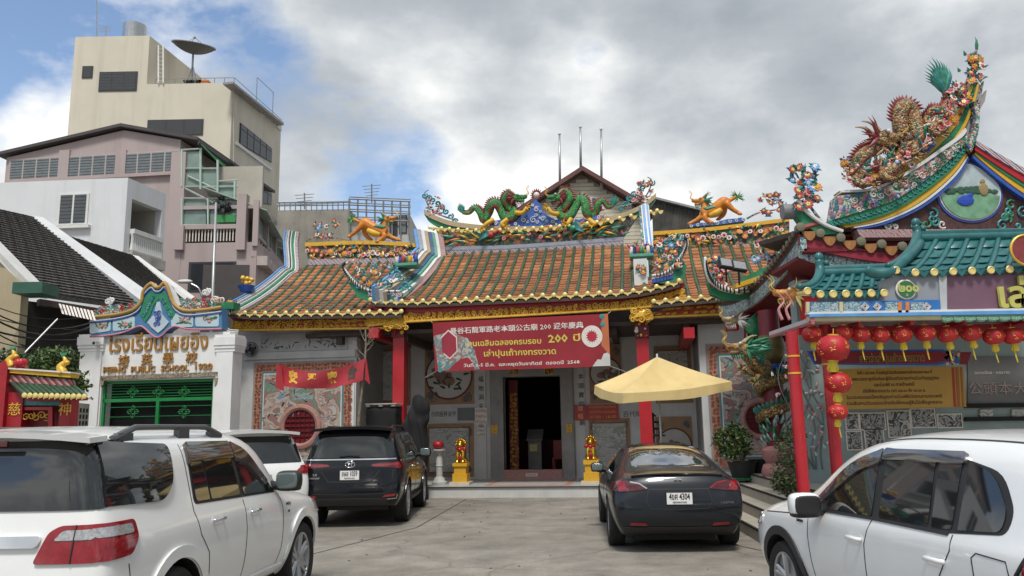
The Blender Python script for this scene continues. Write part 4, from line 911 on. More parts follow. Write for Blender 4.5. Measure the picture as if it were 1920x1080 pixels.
# wall panels: roundels, framed pictures, text bands
 def panel(x0,x1,y0,y1,kind,seed,m=None):
  a,b=P(x0,y0,yd),P(x1,y1,yd);cx,cz=(a.x+b.x)/2,(a.z+b.z)/2;w,h=(b.x-a.x)/2,(a.z-b.z)/2
  mb=MB();mb.box((a.x,yd-.03,b.z),(b.x,yd+.02,a.z));o=mb.build('wall_panel',TANP,bw)
  rr=random.Random(seed)
  if kind=='round':
   r=min(w,h)*.97;mb=MB();mb.lathe((cx,yd-.03,cz),[(r,0),(r,.02),(r*.93,.03),(r*.93,.012)],32,(0,-1,0));mb.build('roundel_rim',mat('maroon_rim',(.14,.03,.03),.5),o)
   mb=MB();mb.lathe((cx,yd-.03,cz),[(r*.94,0),(r*.94,.021)],32,(0,-1,0));mb.build('roundel',mat('cream_panel',(.50,.48,.44),.6,0,.08,4),o)
   mb=MB()  # animals and leaves painted in relief
   for q in range(3):
    mb.mi(0);c=V((cx+rr.uniform(-.5,.5)*r,yd-.055,cz+rr.uniform(-.45,.1)*r));mb.ball(c,(r*.30,.012,r*.20),10,5);mb.ball(c+V((r*.26*rr.choice((-1,1)),0,r*.2)),(r*.12,.012,r*.10),8,4)
   mb.mi(1)
   for q in range(16):
    c=V((cx+rr.uniform(-.7,.7)*r,yd-.057,cz+rr.uniform(-.7,.1)*r));g=rr.uniform(0,6.3);mb.blade(c,c+V((cos(g),0,sin(g)))*r*.3,r*.06,(0,-1,0),0,2)
   mb.build('roundel_picture',[mat('fawn_paint',(.26,.14,.10),.6,0,.3,12),mat('leaf_paint',(.05,.08,.06),.6)],o)
  else:
   mb=MB();mb.box((a.x+w*.16,yd-.045,b.z+h*.14),(b.x-w*.16,yd-.025,a.z-h*.14));mb.build('picture_frame',mat('brown_frame',(.22,.10,.06),.6),o)
   mb=MB();mb.box((a.x+w*.2,yd-.05,b.z+h*.18),(b.x-w*.2,yd-.04,a.z-h*.18));mb.build('picture',MURAL2 if kind=='pic' else m,o)
  for sx in(-1,1):
   for sz in(-1,1):
    mb=MB();c=V((cx+sx*w*.84,yd-.035,cz+sz*h*.84))
    for q in range(7):
     g=rr.uniform(0,6.3);curl(mb,c+V((-sx*rr.uniform(0,.22)*w,0,-sz*rr.uniform(0,.22)*h)),w*.14,g,rr.choice((-1,1)),.012)
    mb.build('corner_carving',mat('slate_relief',(.14,.15,.17),.6,0,.3,10),o)
  return o
 panel(797,889,652,757,'round',1);panel(797,889,795,893,'pic',2)
 panel(1103,1168,645,755,'round',3);panel(1103,1185,785,893,'pic',4)
 panel(705,770,650,760,'pic',5);panel(1225,1300,650,755,'pic',6);panel(1228,1302,782,890,'round',7)
 for x0,x1,s_ in((806,858,'示四座移会守'),(1165,1220,'百代明德')):
  a,b=P(x0,767,yd),P(x1,787,yd);mb=MB();mb.box((a.x,yd-.02,b.z),(b.x,yd+.01,a.z));o=mb.build('text_band',WALLW,bw);text(s_,.17,((a.x+b.x)/2,yd-.024,(a.z+b.z)/2),INK2,o,.002,width=(b.x-a.x)*.9)
 mb=MB();a,b=P(858,765,yd),P(890,788,yd);mb.box((a.x,yd-.03,b.z),(b.x,yd,a.z));mb.build('slate_plaque',mat('slate',(.16,.17,.17),.6),bw)
# notices
 def notice(x0,y0,x1,y1,m,lines,tm,nm,dy=.06,sz=None):
  a,b=P(x0,y0,yd-dy),P(x1,y1,yd-dy);mb=MB();mb.box((a.x,yd-dy-.008,b.z),(b.x,yd-dy+.004,a.z));o=mb.build(nm,m,bw);n=len(lines)
  for i,l in enumerate(lines):text(l,(a.z-b.z)/n*.75,((a.x+b.x)/2,yd-dy-.01,a.z+(b.z-a.z)*(i+.5)/n),tm,o,.001,width=(b.x-a.x)*(.85 if len(l)>3 else .4))
 notice(890,765,914,796,PETW,['ขอเชิญ','ร่วมงาน','ทำบุญ'],PETR,'paper_notice',.07);notice(894,803,908,819,PETW,['งดสูบ','บุหรี่'],INK2,'paper_notice',.07)
 notice(921,797,933,813,YEL,['符','令'],PETR,'yellow_charm',.13);notice(1062,795,1073,811,YEL,['符','令'],PETR,'yellow_charm',.13)
 notice(1077,760,1100,788,RED,['恭賀','新禧'],GOLDL,'red_notice',.08);notice(1101,759,1160,786,RED,['ศาลเจ้าเล่าปุนเถ้ากง','เปิดให้สักการะทุกวัน','07.00 - 18.00'],YEL,'red_notice',.08)
# wings: projecting walls with murals and round windows
 def wing(x0,x1,xm0,xm1,ym0,ym1,cx,cy,r,top,side):
  a,b=P(x0,700,yw),P(x1,700,yw);zt_=top
  mb=MB();mb.box((a.x,yw,0),(b.x,yw+.3,zt_));mb.box((a.x if side>0 else b.x-.3,yw+.3,0),(a.x+.3 if side>0 else b.x,yd+.3,zt_));mb.box((b.x-.25,yw+.3,0),(b.x,yd+.1,zt_))if side<0 else mb.box((a.x,yw+.3,0),(a.x+.25,yd+.1,zt_))
  w=mb.build('wing_wall',WALLW,T)
  p,q=P(xm0,ym0,yw),P(xm1,ym1,yw);z0,z1=max(.5,q.z),p.z
  for x,y,z,X,Z,m,d in((p.x,0,z0,q.x,z1,STONE,.03),(p.x+.05,0,z0+.05,q.x-.05,z1-.05,TERRA,.045),(p.x+.26,0,z0+.26,q.x-.26,z1-.26,mat('teal_line',(.10,.22,.25),.5),.055),(p.x+.31,0,z0+.31,q.x-.31,z1-.31,WHT,.06),(p.x+.34,0,z0+.34,q.x-.34,z1-.34,MURAL,.065)):
   mb=MB();mb.box((x,yw-d,z),(X,yw+.01,Z));mb.build('mural_picture' if m is MURAL else 'mural_border',m,w)
# raised rocks, trees and ink lines of the mural
  rr=random.Random(int(x0));mb=MB()
  for k in range(70):
   c=V((rr.uniform(p.x+.4,q.x-.4),yw-.068,rr.uniform(z0+.4,z1-.4)));g=rr.uniform(0,6.3);mb.mi(rr.randrange(5));mb.blade(c,c+V((cos(g),0,sin(g)))*rr.uniform(.06,.22),rr.uniform(.012,.04),(0,-1,0),0,2)
  mb.build('mural_relief',[mat('mural_green',(.10,.17,.12),.6),mat('mural_mauve',(.30,.19,.20),.6),mat('mural_ink',(.05,.05,.05),.6),mat('mural_blue',(.20,.30,.40),.6),mat('mural_ochre',(.38,.22,.10),.6)],w)
  rb=random.Random(3);mb=MB()
  for(bx0,bx1,bz0,bz1)in((p.x+.06,p.x+.25,z0+.1,z1-.1),(q.x-.25,q.x-.06,z0+.1,z1-.1),(p.x+.1,q.x-.1,z1-.25,z1-.06)):
   nx,nz_=max(2,int((bx1-bx0)/.09)),max(2,int((bz1-bz0)/.09));scroll(mb,lambda u,v:V((bx0+(bx1-bx0)*u,yw-.05,bz0+(bz1-bz0)*v)),nx,nz_,.08,11,.008,False)
  mb.build('border_carving',mat('maroon_carving',(.20,.06,.04),.6),w)
  c=P(cx,cy,yw);R_=r*(P(cx+50,cy,yw)-c).length/50
  mb=MB();mb.lathe((c.x,yw-.06,c.z),[(R_*.72,.0),(R_*.74,.05),(R_*.84,.08),(R_*.97,.06),(R_,0)],40,(0,-1,0));rg=mb.build('round_window_rim',mat('pink_stone',(.38,.20,.17),.65,0,.2,15),w,40)
  mb=MB();mb.lathe((c.x,yw-.065,c.z),[(R_*.74,0),(R_*.74,.008)],40,(0,-1,0));wn=mb.build('round_window',DRED,w)
  mb=MB()
  for k in range(-2,3):
   hh=math.sqrt(max(0,1-(k*.3)**2))*R_*.72;mb.tube([(c.x+k*.3*R_*.72,yw-.085,c.z-hh),(c.x+k*.3*R_*.72,yw-.085,c.z+hh)],.018,5);mb.tube([(c.x-hh,yw-.095,c.z+k*.3*R_*.72),(c.x+hh,yw-.095,c.z+k*.3*R_*.72)],.014,5)
  mb.build('window_lattice',mat('maroon_lattice',(.10,.008,.012),.5),wn)
  return w
 zt_w=P(560,600,yw).z+.15
 wL=wing(440,668,477,661,680,885,565,800,40,zt_w,-1);wR=wing(1313,1480,1322,1472,645,880,1427,785,41,P(1350,590,yw).z,1)
 a,b=P(490,628,yw),P(652,655,yw);mb=MB();mb.box((a.x,yw-.03,b.z),(b.x,yw,a.z));o=mb.build('frieze_picture',mat('frieze_ground',(.46,.46,.45),.7,0,.1,4),wL)
 rr=random.Random(9);mb=MB()
 for k in range(46):
  cx=rr.choice((.12,.3,.62,.8))+rr.uniform(-.1,.1);c=V((a.x+(b.x-a.x)*cx,yw-.036,b.z+(a.z-b.z)*rr.uniform(.1,.75)));g=rr.uniform(0,6.3);mb.mi(k%3);mb.blade(c,c+V((cos(g),0,abs(sin(g))))*rr.uniform(.06,.18),.018,(0,-1,0),0,2)
 mb.build('painted_plants',[INK2,MATS['mural_green'],MATS['fawn_paint']],o)
 mb=MB();mb.box((P(458,700,yw).x,yw-.05,P(560,672,yw).z),(P(666,700,yw).x,yw+.0,P(560,659,yw).z));mb.build('wall_moulding',WALLW,wL)
 a,b=P(650,720,yw),P(663,880,yw);mb=MB();mb.box((a.x,yw-.04,.5),(b.x,yw,P(650,690,yw).z));o=mb.build('couplet_strip',WHT,wL)
 for i,ch in enumerate('天官神公歸景三川'):text(ch,.15,((a.x+b.x)/2,yw-.044,P(656,690+i*15.5,yw).z),mat('maroon_ink',(.12,.02,.03),.6),o,.002)
# industrial fan on the left end
# columns
 for px in(750,1207):
  c=P(px,700,.25);zt_=P(px,612,.25).z;mb=MB();mb.box((c.x-.15,.1,zf),(c.x+.15,.4,zt_));mb.build('column',RED,T)
  mb=MB();mb.box((c.x-.2,.05,zf),(c.x+.2,.45,zf+.3));mb.build('column_base',STONE,T)
  mb=MB();mb.box((c.x-.17,.03,zt_-.30),(c.x+.17,.42,zt_+.25));k=mb.build('column_capital',DRED,T)
  mb=MB();rr=random.Random(px)
  for q in range(14):
   mb.mi(q%4);mb.ball((c.x+rr.uniform(-.15,.15),.0+rr.uniform(-.02,.04),zt_+rr.uniform(-.28,.22)),rr.uniform(.03,.06),7,5)
  mb.build('capital_figures',[RED,PETW,LEAFG,GOLD],k,True)
# porch ceiling and inner beams
 mb=MB();mb.box((wl,.1,4.15),(wr,yd+.2,4.25));mb.build('porch_ceiling',BRN,T)
 for i in range(6):
  mb=MB();x=wl+(wr-wl)*(i+.5)/6;mb.box((x-.08,.2,3.95),(x+.08,yd,4.15));mb.build('ceiling_beam',BRN,T)
 for px in(712,1290):
  c=P(px,628,.25);mb=MB();mb.box((c.x-.13,-.25,c.z-.13),(c.x+.13,yd,c.z+.13));mb.build('tie_beam',RED,T)
# ---- roofs
 sp=None
 e0,e1=P(694.7,570.5,ye),P(1274.8,544.5,ye);t0,t1=P(838,477,yt),P(1161,461,yt)
 zc=(e0.z+e1.z)/2;ztc=(t0.z+t1.z)/2;n=28;sp=(e1.x-e0.x)/n
 Rc=Roof(e0.x,ye,lin(e0,e1),yt,lin(t0,t1),n,sp,.10,.22)
 vm=lambda i:{0:.12,1:.16,2:.22,3:.4}.get(i,{27:.14,26:.18,25:.25,24:.5}.get(i,1.0))
 rc=Rc.build(T,'centre_roof',vm,18)
 w0,w1=P(421.6,590.4,ye),P(672.6,586.5,ye);wt0,wt1=P(582,499,yt-.35),P(646,497,yt-.35);nW=13;spW=(w1.x-w0.x)/nW
 Rw=Roof(w0.x,ye,lin(w0,w1),yt-.35,lambda x:(wt0.z+wt1.z)/2,nW+4,spW,.12,0)
 rw=Rw.build(T,'left_roof',lambda i:{0:.2,1:.6}.get(i,1.0)if i<nW else(1.0),17)
 q0,q1=P(1270,563,ye),P(1337.6,557,ye);qt0,qt1=P(1300,466,yt-.35),P(1420,458,yt-.35);spR=(q1.x-q0.x)/3
 Rr=Roof(q0.x-spR*2,ye,lin(q0,q1),yt-.35,lambda x:(qt0.z+qt1.z)/2,12,spR,0,0)
 rr_=Rr.build(T,'right_roof',lambda i:1.0,17)
 Rf=dict(c=Rc,w=Rw,r=Rr)
# eave boards and carved beams
 def beam(top,bot,nm,seed,y=yb,rows=2,red_top=None):
  tp,bt=smooth_path(PL(top,y),5),smooth_path(PL(bot,y),5);mb=MB();mb.slab([tp,bt],(0,.16,0));o=mb.build(nm,CARVE,T)
  L=(tp[-1]-tp[0]).length
  def pos(u,v):
   k=u*(len(tp)-1);i=min(int(k),len(tp)-2);f=k-i;a=tp[i].lerp(tp[i+1],f);b=bt[i].lerp(bt[i+1],f);return b.lerp(a,v)+V((0,-.02,0))
  mb=MB();scroll(mb,lambda u,v:pos(u,.14+.76*v),max(3,int(L/.105)),rows,.15,seed,.02,True);s_=mb.build('beam_carving',GOLD,o);s_['kind']='stuff'
  mb=MB();mb.tube([p+V((0,-.01,.02))for p in bt],.035,6);mb.build('beam_moulding',GOLD,o)
  if red_top:
   mb=MB();mb.slab([smooth_path(PL(red_top,y+.02),5),[p+V((0,.02,.01))for p in tp]],(0,.1,0));mb.build('eave_board',RED,o)
  return o
 bc=beam([(690,590),(760,587),(960,578),(1180,562),(1283,537)],[(690,613),(760,605),(960,594),(1180,580),(1283,568)],'centre_beam',21,rows=2,red_top=[(690,572),(760,570),(960,562),(1180,549),(1283,530)])
 beam([(436,601),(560,598),(690,594)],[(436,621),(560,619),(745,616)],'left_beam',22,y=yb+.1,rows=2,red_top=[(425,590),(560,587),(690,585)])
 beam([(1276,572),(1380,566)],[(1180,598),(1380,590)],'right_beam',23,y=yb+.1,rows=2,red_top=[(1276,560),(1380,556)])
 for px,py in((742,606),(1205,590)):
  mb=MB();c=P(px,py,yb-.05);rr=random.Random(px)
  for k in range(26):curl(mb,c+V((rr.uniform(-.28,.28),rr.uniform(-.03,.03),rr.uniform(-.13,.13))),rr.uniform(.05,.1),rr.uniform(0,6),rr.choice((-1,1)),.02)
  mb.ball(c+V((0,.06,0)),(.28,.08,.14),10,6);mb.build('bracket_carving',GOLD,bc)
# ---- gable ridges beside the slopes
 xg=w0.x+spW*1.9
 pth=[Rw.at(xg,v)for v in(.0,.1,.22,.35,.48,.6,.72,.84,.94)];pth=[V((xg-.22+.30*i/8,p.y,p.z))for i,p in enumerate(pth)]
 pth+=[P(555,462,yt-.2),P(558,436,yt-.1)];pth=smooth_path(pth,3)
 gl=gable_ridge(T,pth,1,[(-.0,.07,-.05,.06,PWST),(-.04,.04,-.05,.09,WHT),(-.10,.06,-.05,.13,GRN),(-.13,.03,-.05,.16,WHT),(-.17,.04,-.05,.15,INK2),(-.20,.03,-.05,.21,WHT),(-.27,.07,-.05,.24,BAND),(-.31,.04,-.05,.28,SKYB)])
 xc=e0.x+sp*3.6
 pth=[Rc.at(xc,v)for v in(.0,.12,.25,.38,.5,.62,.74,.86,.95)];xtop=P(838,470,yt).x-.12
 pth=[V((xc-.28+(xtop-xc+.28)*(i/8),p.y,p.z))for i,p in enumerate(pth)]+[P(822,440,yt+.05)];pth=smooth_path(pth,3)
 gable_ridge(T,pth,1,[(-.0,.14,-.05,.05,stripes('pink_tile_end',[(.45,.2,.2),(.5,.45,.42),(.3,.1,.1)],8,'DIAGONAL')),(-.09,.09,-.05,.12,WHT),(-.17,.08,-.05,.18,mat('jade_paint',(.10,.32,.24),.5)),(-.27,.10,-.05,.22,mat('slate_blue',(.05,.10,.22),.5)),(-.36,.09,-.05,.30,mat('tan_paint',(.42,.33,.20),.6)),(-.46,.10,-.05,.36,WHT),(-.58,.12,-.05,.42,BAND),(-.66,.08,-.05,.46,SKYB)])
 p1,p2=P(1205,392,yt-.1),P(1213,474,2.3);pth=smooth_path([p2,p2.lerp(p1,.5)+V((0,.1,-.05)),p1],4)
 gable_ridge(T,pth,1,[(-.12,.07,-.1,.14,MOSG),(-.05,.04,-.1,.2,WHT),(-.01,.06,-.1,.24,SKYB),(.05,.05,-.1,.28,WHT),(.10,.05,-.1,.24,SKYB),(.15,.03,-.1,.2,WHT)])
# ---- main ridges
 yr=yt+.12
 def ridge(top,bot,nm,m,seed,y=yr,th=.3,par=T):
  a,b=smooth_path(PL(top,y),5),smooth_path(PL(bot,y),5);mb=MB();mb.slab([a,b],(0,th,0));return mb.build(nm,m,par),a,b
 rd,_,_=ridge([(818,432),(1000,424),(1195,404)],[(826,466),(960,463),(1165,448)],'centre_ridge',mosaic('ridge_relief',[(.03,.03,.03),(.03,.10,.05),(.38,.12,.12),(.05,.05,.05),(.40,.22,.05),(.05,.14,.09)],9),1)
 ridge([(824,462),(960,459),(1170,444)],[(826,469),(960,466),(1168,451)],'ridge_band',BAND,2,yr-.06,.1,rd);ridge([(826,468),(960,466),(1170,451)],[(830,479),(960,475),(1168,460)],'ridge_band',PWST,2,yr-.05,.1,rd)
 mb=MB();rr=random.Random(31)
 for k in range(90):  # phoenix feathers at both ends, leaves in the middle
  u=rr.random();x=830+345*u;yb_=459-18*u;p=P(x,yb_-rr.uniform(0,24),yr-.05);g=rr.gauss(2.9 if u<.5 else .25,.35);mb.mi(k%4)
  mb.blade(p,p+V((cos(g),-.1,sin(g)))*rr.uniform(.2,.5),.035,(0,-1,0),.15,3)
 mb.build('ridge_feathers',[PETO,LEAFG,YEL,MATS['jade_paint']],rd)
 for i in range(12):
  x=945+11.5*i;flower(P(x,447-(x-945)*.045-(i%3)*7,yr-.1),.075,'prprpo'[i%6],rd,0,i)
 for px,py,k in((920,440,0),(1075,428,1)):
  mb=MB();c=P(px,py,yr-.12);s_=-1 if k==0 else 1
  mb.ball(c,(.16,.09,.10),10,7);mb.tube(smooth_path([c+V((s_*-.1,-.03,.02)),c+V((s_*-.26,-.06,.10)),c+V((s_*-.32,-.08,.02))],4),[.06,.04,.02],7);mb.mi(1)
  for q in range(9):mb.blade(c,c+V((s_*(.2+.03*q),-.08,.22-.06*q)),.035,(0,-1,0),.2,3)
  mb.build('ridge_phoenix',[PETR if k==0 else LEAFG,TEALO],rd,True)
# tile caps along the top of the ridge
 capm=MB();capm.lathe((0,0,0),[(.05,0),(.06,.03),(.03,.05)],9,(0,-1,0));ce=capm.mesh('ridge_cap',[GOLDL],smooth=40)
 drm=MB();drm.prism([(-.085,0,.03),(-.06,0,-.04),(0,0,-.085),(.06,0,-.04),(.085,0,.03)],(0,.02,0));de=drm.mesh('drip_tile',[GOLDL])
 cl=smooth_path([(806,427),(900,432),(1000,428),(1110,418),(1232,395)],12);cnt=27
 for i in range(cnt):
  k=i/(cnt-1)*(len(cl)-1);j=min(int(k),len(cl)-2);q=cl[j].lerp(cl[j+1],k-j);p=P(q.x,q.y,yr-.16)
  inst('ridge_cap',ce,rd,Matrix.Translation(p));inst('drip_tile',de,rd,Matrix.Translation(p+V((.1,.02,-.02))))
# boat-shaped ridge top with blue cloud mountain
 top=[(795,392),(812,402),(850,415),(920,423),(1000,424),(1080,419),(1150,404),(1200,385),(1230,362)]
 bd,a,b=ridge([(x,y)for x,y in top],[(x,y+9)for x,y in top],'ridge_top',mat('tan_paint',()),5,yr-.05,.34,rd)
 ridge([(x,y+9)for x,y in top[0:4]],[(x+8,y+22)for x,y in top[0:4]],'ridge_end',GRN,5,yr,.22,rd);ridge([(x,y+9)for x,y in top[5:]],[(x-8,y+22)for x,y in top[5:]],'ridge_end',GRN,5,yr,.22,rd)
 cmat=mat('cloud_blue',(.04,.12,.42),.5,0,.15,8)
 mtn=[(915,424),(925,414),(945,411),(965,416),(978,404),(992,398),(996,382),(1005,374),(1014,384),(1017,398),(1028,405),(1042,412),(1062,407),(1085,412),(1110,404),(1130,404),(1135,410),(1080,421),(1000,426)]
 mb=MB();mb.prism(PL(mtn,yr-.02),(0,.16,0));mo=mb.build('cloud_mountain',cmat,rd)
 mb=MB()
 for x,y,r in((930,419,.05),(948,418,.06),(966,420,.045),(982,412,.07),(1000,412,.09),(1018,410,.07),(1006,392,.075),(998,385,.04),(1036,416,.05),(1055,414,.06),(1075,414,.05),(1100,409,.06),(1122,407,.05),(1005,404,.05)):
  curl(mb,P(x,y,yr-.05),r*1.2,x,1,.016,turns=1.4,n=14);curl(mb,P(x+7,y+4,yr-.05),r*.7,x,-1,.013)
 mb.build('cloud_scroll',WHT,mo)
 mb=MB();c=P(1006,366,yr+.03);mb.ball(c,.10,12,8);mb.mi(1)
 for k in range(11):
  g=-.4+k*.39;mb.blade(c+V((cos(g),0,sin(g)))*.09,c+V((cos(g)*.22,.02,sin(g)*.25)),.03,(0,-1,0),.2,3)
 o=mb.build('flaming_pearl',[PETW,mat('brick_red',(.25,.05,.04),.6)],mo,True)
# flower sprays on the ridge tips
 for px,py,s_,sd in((818,388,-1,41),(1200,364,1,42)):
  hp=MB();c=P(px,py,yr+.08)
  br=[P(px-s_*35,py+24,yr+.08),P(px-s_*10,py+16,yr+.05),P(px+s_*12,py+2,yr+.08),P(px+s_*22,py-24,yr+.08),P(px+s_*14,py-32,yr+.08)]
  bush(rd,c+V((0,0,.05)),7,.085,.34,sd,V((1,.3,1)),'wwprp',True,br)
  mb=MB()
  for k in range(8):
   t=k/7;p=br[0].lerp(br[3],t)+V((0,0,-.05+.1*sin(pi*t)));curl(mb,p,.10,k,(-1)**k,.034)
  mb.build('ridge_scroll',TEALO,rd)
# ---- wing ridges with flowers
 def wing_ridge(top,bot,y,sd,flip):
  o,a,b=ridge(top,bot,'wing_ridge',MATS['ridge_relief'],sd,y,.26);ridge([(x,y_-4)for x,y_ in top],[(x,y_+3)for x,y_ in top],'ridge_band',YEL,sd,y-.05,.34,o)
  ridge([(x,y_-2)for x,y_ in bot],[(x,y_+9)for x,y_ in bot],'ridge_band',PWST,sd,y-.05,.1,o)
  rr=random.Random(sd);L0,L1=top[0][0],top[-1][0]
  for i in range(26):
   t=(i+.5)/26;x=L0+(L1-L0)*t;yy=(top[0][1]+(top[-1][1]-top[0][1])*t+bot[0][1]+(bot[-1][1]-bot[0][1])*t)/2+rr.uniform(-6,6);flower(P(x,yy,y-.05),rr.uniform(.06,.10),rr.choice('wwoorp'),o,0,i)
  mb=MB()
  for i in range(90):
   t=rr.random();x=L0+(L1-L0)*t;yt_=top[0][1]+(top[-1][1]-top[0][1])*t;yb2=bot[0][1]+(bot[-1][1]-bot[0][1])*t;p=P(x,yt_+(yb2-yt_)*rr.random(),y-.02);g=rr.uniform(0,6.3);mb.mi(i%5);mb.blade(p,p+V((cos(g),-.2,sin(g)))*rr.uniform(.1,.22),.035,(0,-1,0),.15,3)
  mb.build('ridge_leaves',[LEAFG,TEALO,YEL,PETO,GOLDL],o);return o
 wo=wing_ridge([(572,459),(690,455),(800,462)],[(578,488),(690,486),(800,484)],yt-.3,51,1)
 bush(wo,P(612,430,yt-.25),8,.085,.36,52,V((1.1,.3,.8)),'rwobpr',True,[P(575,452,yt-.2),P(600,440,yt-.25),P(625,445,yt-.25),P(650,450,yt-.2)])
 wro=wing_ridge([(1225,438),(1330,430),(1480,412)],[(1225,468),(1330,466),(1480,450)],yt-.3,53,-1)
 bush(wro,P(1448,385,yt-.25),9,.085,.36,54,V((1.1,.3,.8)),'rwobpr',True,[P(1400,410,yt-.2),P(1425,398,yt-.25),P(1460,392,yt-.25),P(1475,380,yt-.2)])
# ---- upturned scrolls with flowers at the eave corners
 def boat(kl,comb,fl,y,sd,nm='eave_scroll'):
  mb=MB();mb.prism(PL(kl,y),(0,.16,0));o=mb.build(nm,GRN,T)
  pts=smooth_path(PL(comb,y-.02),5);mb=MB();mb.tube(pts,[.03,.055,.05,.03],7);mb.mi(1)
  for i in range(2,len(pts)-1):
   d=(pts[i]-pts[i-1]).normalized();nrm=V((-d.z,0,d.x));nrm=nrm if nrm.z>0 else-nrm;mb.box(pts[i]+V((-.012,-.075,-.05)),pts[i]+V((.012,-.05,.05)))
  mb.build('scroll_comb',[WHT,INK2],o,True);return o
 o=boat([(652,530),(662,528),(690,548),(740,553),(757,556),(752,566),(690,564),(672,558)],[(652,492),(644,500),(652,516),(668,532),(695,545),(750,546)],None,-.32,61)
 bush(o,P(705,518,-.3),9,.085,.5,62,V((1.0,.3,.55)),'wwrobo',True,[P(660,520,-.28),P(690,530,-.28),P(720,535,-.28),P(770,520,-.25)]);mb=MB()
 for i,(x,y,r)in enumerate(((676,512,.14),(700,500,.1),(722,528,.13),(745,515,.12),(690,535,.1),(760,535,.12),(715,545,.1),(735,500,.1))):curl(mb,P(x,y,-.3),r,i,(-1)**i,.03);curl(mb,P(x+8,y+6,-.3),r*.7,i,(-1)**(i+1),.025)
 mb.build('scroll_curls',TEALO,o);ridge([(690,547),(755,549)],[(690,555),(752,557)],'ridge_band',PWST,0,-.35,.1,o);ridge([(695,556),(752,558)],[(695,565),(748,567)],'ridge_band',BLUE,0,-.34,.1,o)
 o=boat([(1222,520),(1255,515),(1280,488),(1288,500),(1282,520),(1268,533),(1222,530)],[(1222,517),(1250,511),(1272,490),(1285,468),(1288,452),(1282,446)],None,-.32,63)
 bush(o,P(1258,480,-.3),9,.08,.42,64,V((.9,.3,.75)),'wwrobo',True,[P(1222,510,-.28),P(1245,495,-.28),P(1262,470,-.28),P(1280,440,-.25)]);mb=MB()
 for i,(x,y,r)in enumerate(((1240,500,.12),(1255,490,.12),(1268,475,.12),(1238,470,.1),(1250,455,.1),(1275,455,.1))):curl(mb,P(x,y,-.3),r,i,(-1)**i,.03);curl(mb,P(x+6,y-6,-.3),r*.7,i,(-1)**(i+1),.025)
 mb.build('scroll_curls',TEALO,o);ridge([(1222,516),(1262,505)],[(1222,524),(1262,514)],'ridge_band',PWST,0,-.35,.1,o);ridge([(1222,524),(1262,514)],[(1222,531),(1262,522)],'ridge_band',BLUE,0,-.34,.1,o)
# figure stage on the right ridge: jade shelf, figures, flower box
 def stage(px,py,w,y,sd):
  c=P(px,py,y);mb=MB();mb.box((c.x-w,y-.25,c.z-.05),(c.x+w,y+.35,c.z+.02));s_=mb.build('figure_shelf',MATS['jade_paint'],T);rr=random.Random(sd);mb=MB()
  for k in range(7):
   x=c.x-w*.85+1.7*w*k/6;h=rr.uniform(.26,.40);mb.mi(k%5);mb.lathe((x,y-.12+rr.uniform(-.05,.05),c.z+.02),[(.07,0),(.055,h*.4),(.06,h*.65),(.025,h*.75)],7);mb.mi(5).ball((x,y-.12,c.z+.02+h*.85),.04,7,5);mb.mi((k+2)%5).blade(V((x,y-.14,c.z+h*.5)),V((x+rr.uniform(-.15,.15),y-.2,c.z+h*1.2)),.025,(0,-1,0),.1,2)
  mb.build('shelf_figures',[PETW,BLUE,PETR,LEAFG,YEL,PETP],s_,True);return s_
 s_=stage(1203,480,.32,1.5,71);c0,c1=P(1188,497,1.0),P(1214,545,.2)
 mb=MB();mb.box((c0.x,.2,c1.z-.05),(c0.x+.34,1.6,c0.z));fb=mb.build('flower_box',WHT,s_);bush(fb,V((c0.x+.17,.16,c0.z-.3)),3,.07,.08,72,kinds='oro');mb=MB();mb.box((c0.x-.03,.12,c1.z+.03),(c0.x+.37,.24,c1.z+.11));mb.build('box_moulding',MATS['jade_paint'],fb)
 s2=stage(765,497,.32,1.0,73)
# left end: stepped terrace with pots on the gable ridge
 o=sweep([(-.30,0),(.05,0),(.05,.18),(-.30,.18)],[P(424,582,-.3),P(448,582,-.28)],'ridge_end',GRN,gl,V((0,1,0)))
 bush(gl,P(437,572,-.3),3,.07,.12,74,kinds='oro');c=P(462,538,.6);mb=MB();mb.lathe(c+V((0,0,-.02)),[(.16,-.12),(.22,.0),(.24,.05),(.12,.06)],10);mb.build('flower_bowl',BLUE,gl,40);mb=MB();rr=random.Random(3)
 for k in range(14):mb.ball(c+V((rr.uniform(-.18,.18),rr.uniform(-.1,.1),rr.uniform(.08,.26))),rr.uniform(.05,.08),7,5)
 mb.build('gilt_fruit',GOLD,gl,True)
 mb=MB();c=P(430,612,-.3)
 for k in range(3):mb.tube(smooth_path([c+V((-.1-.03*k,0,.35)),c+V((-.12-.04*k,-.02,.1)),c+V((0-.02*k,-.03,-.08-.04*k)),c+V((.28,-.02,-.12-.05*k))],4),.02,6);mb.mi(k)
 mb.build('corner_fringe',[WHT,DRED,WHT],gl,True)
 return T,Rf
TEMPLE,RF=build_temple()
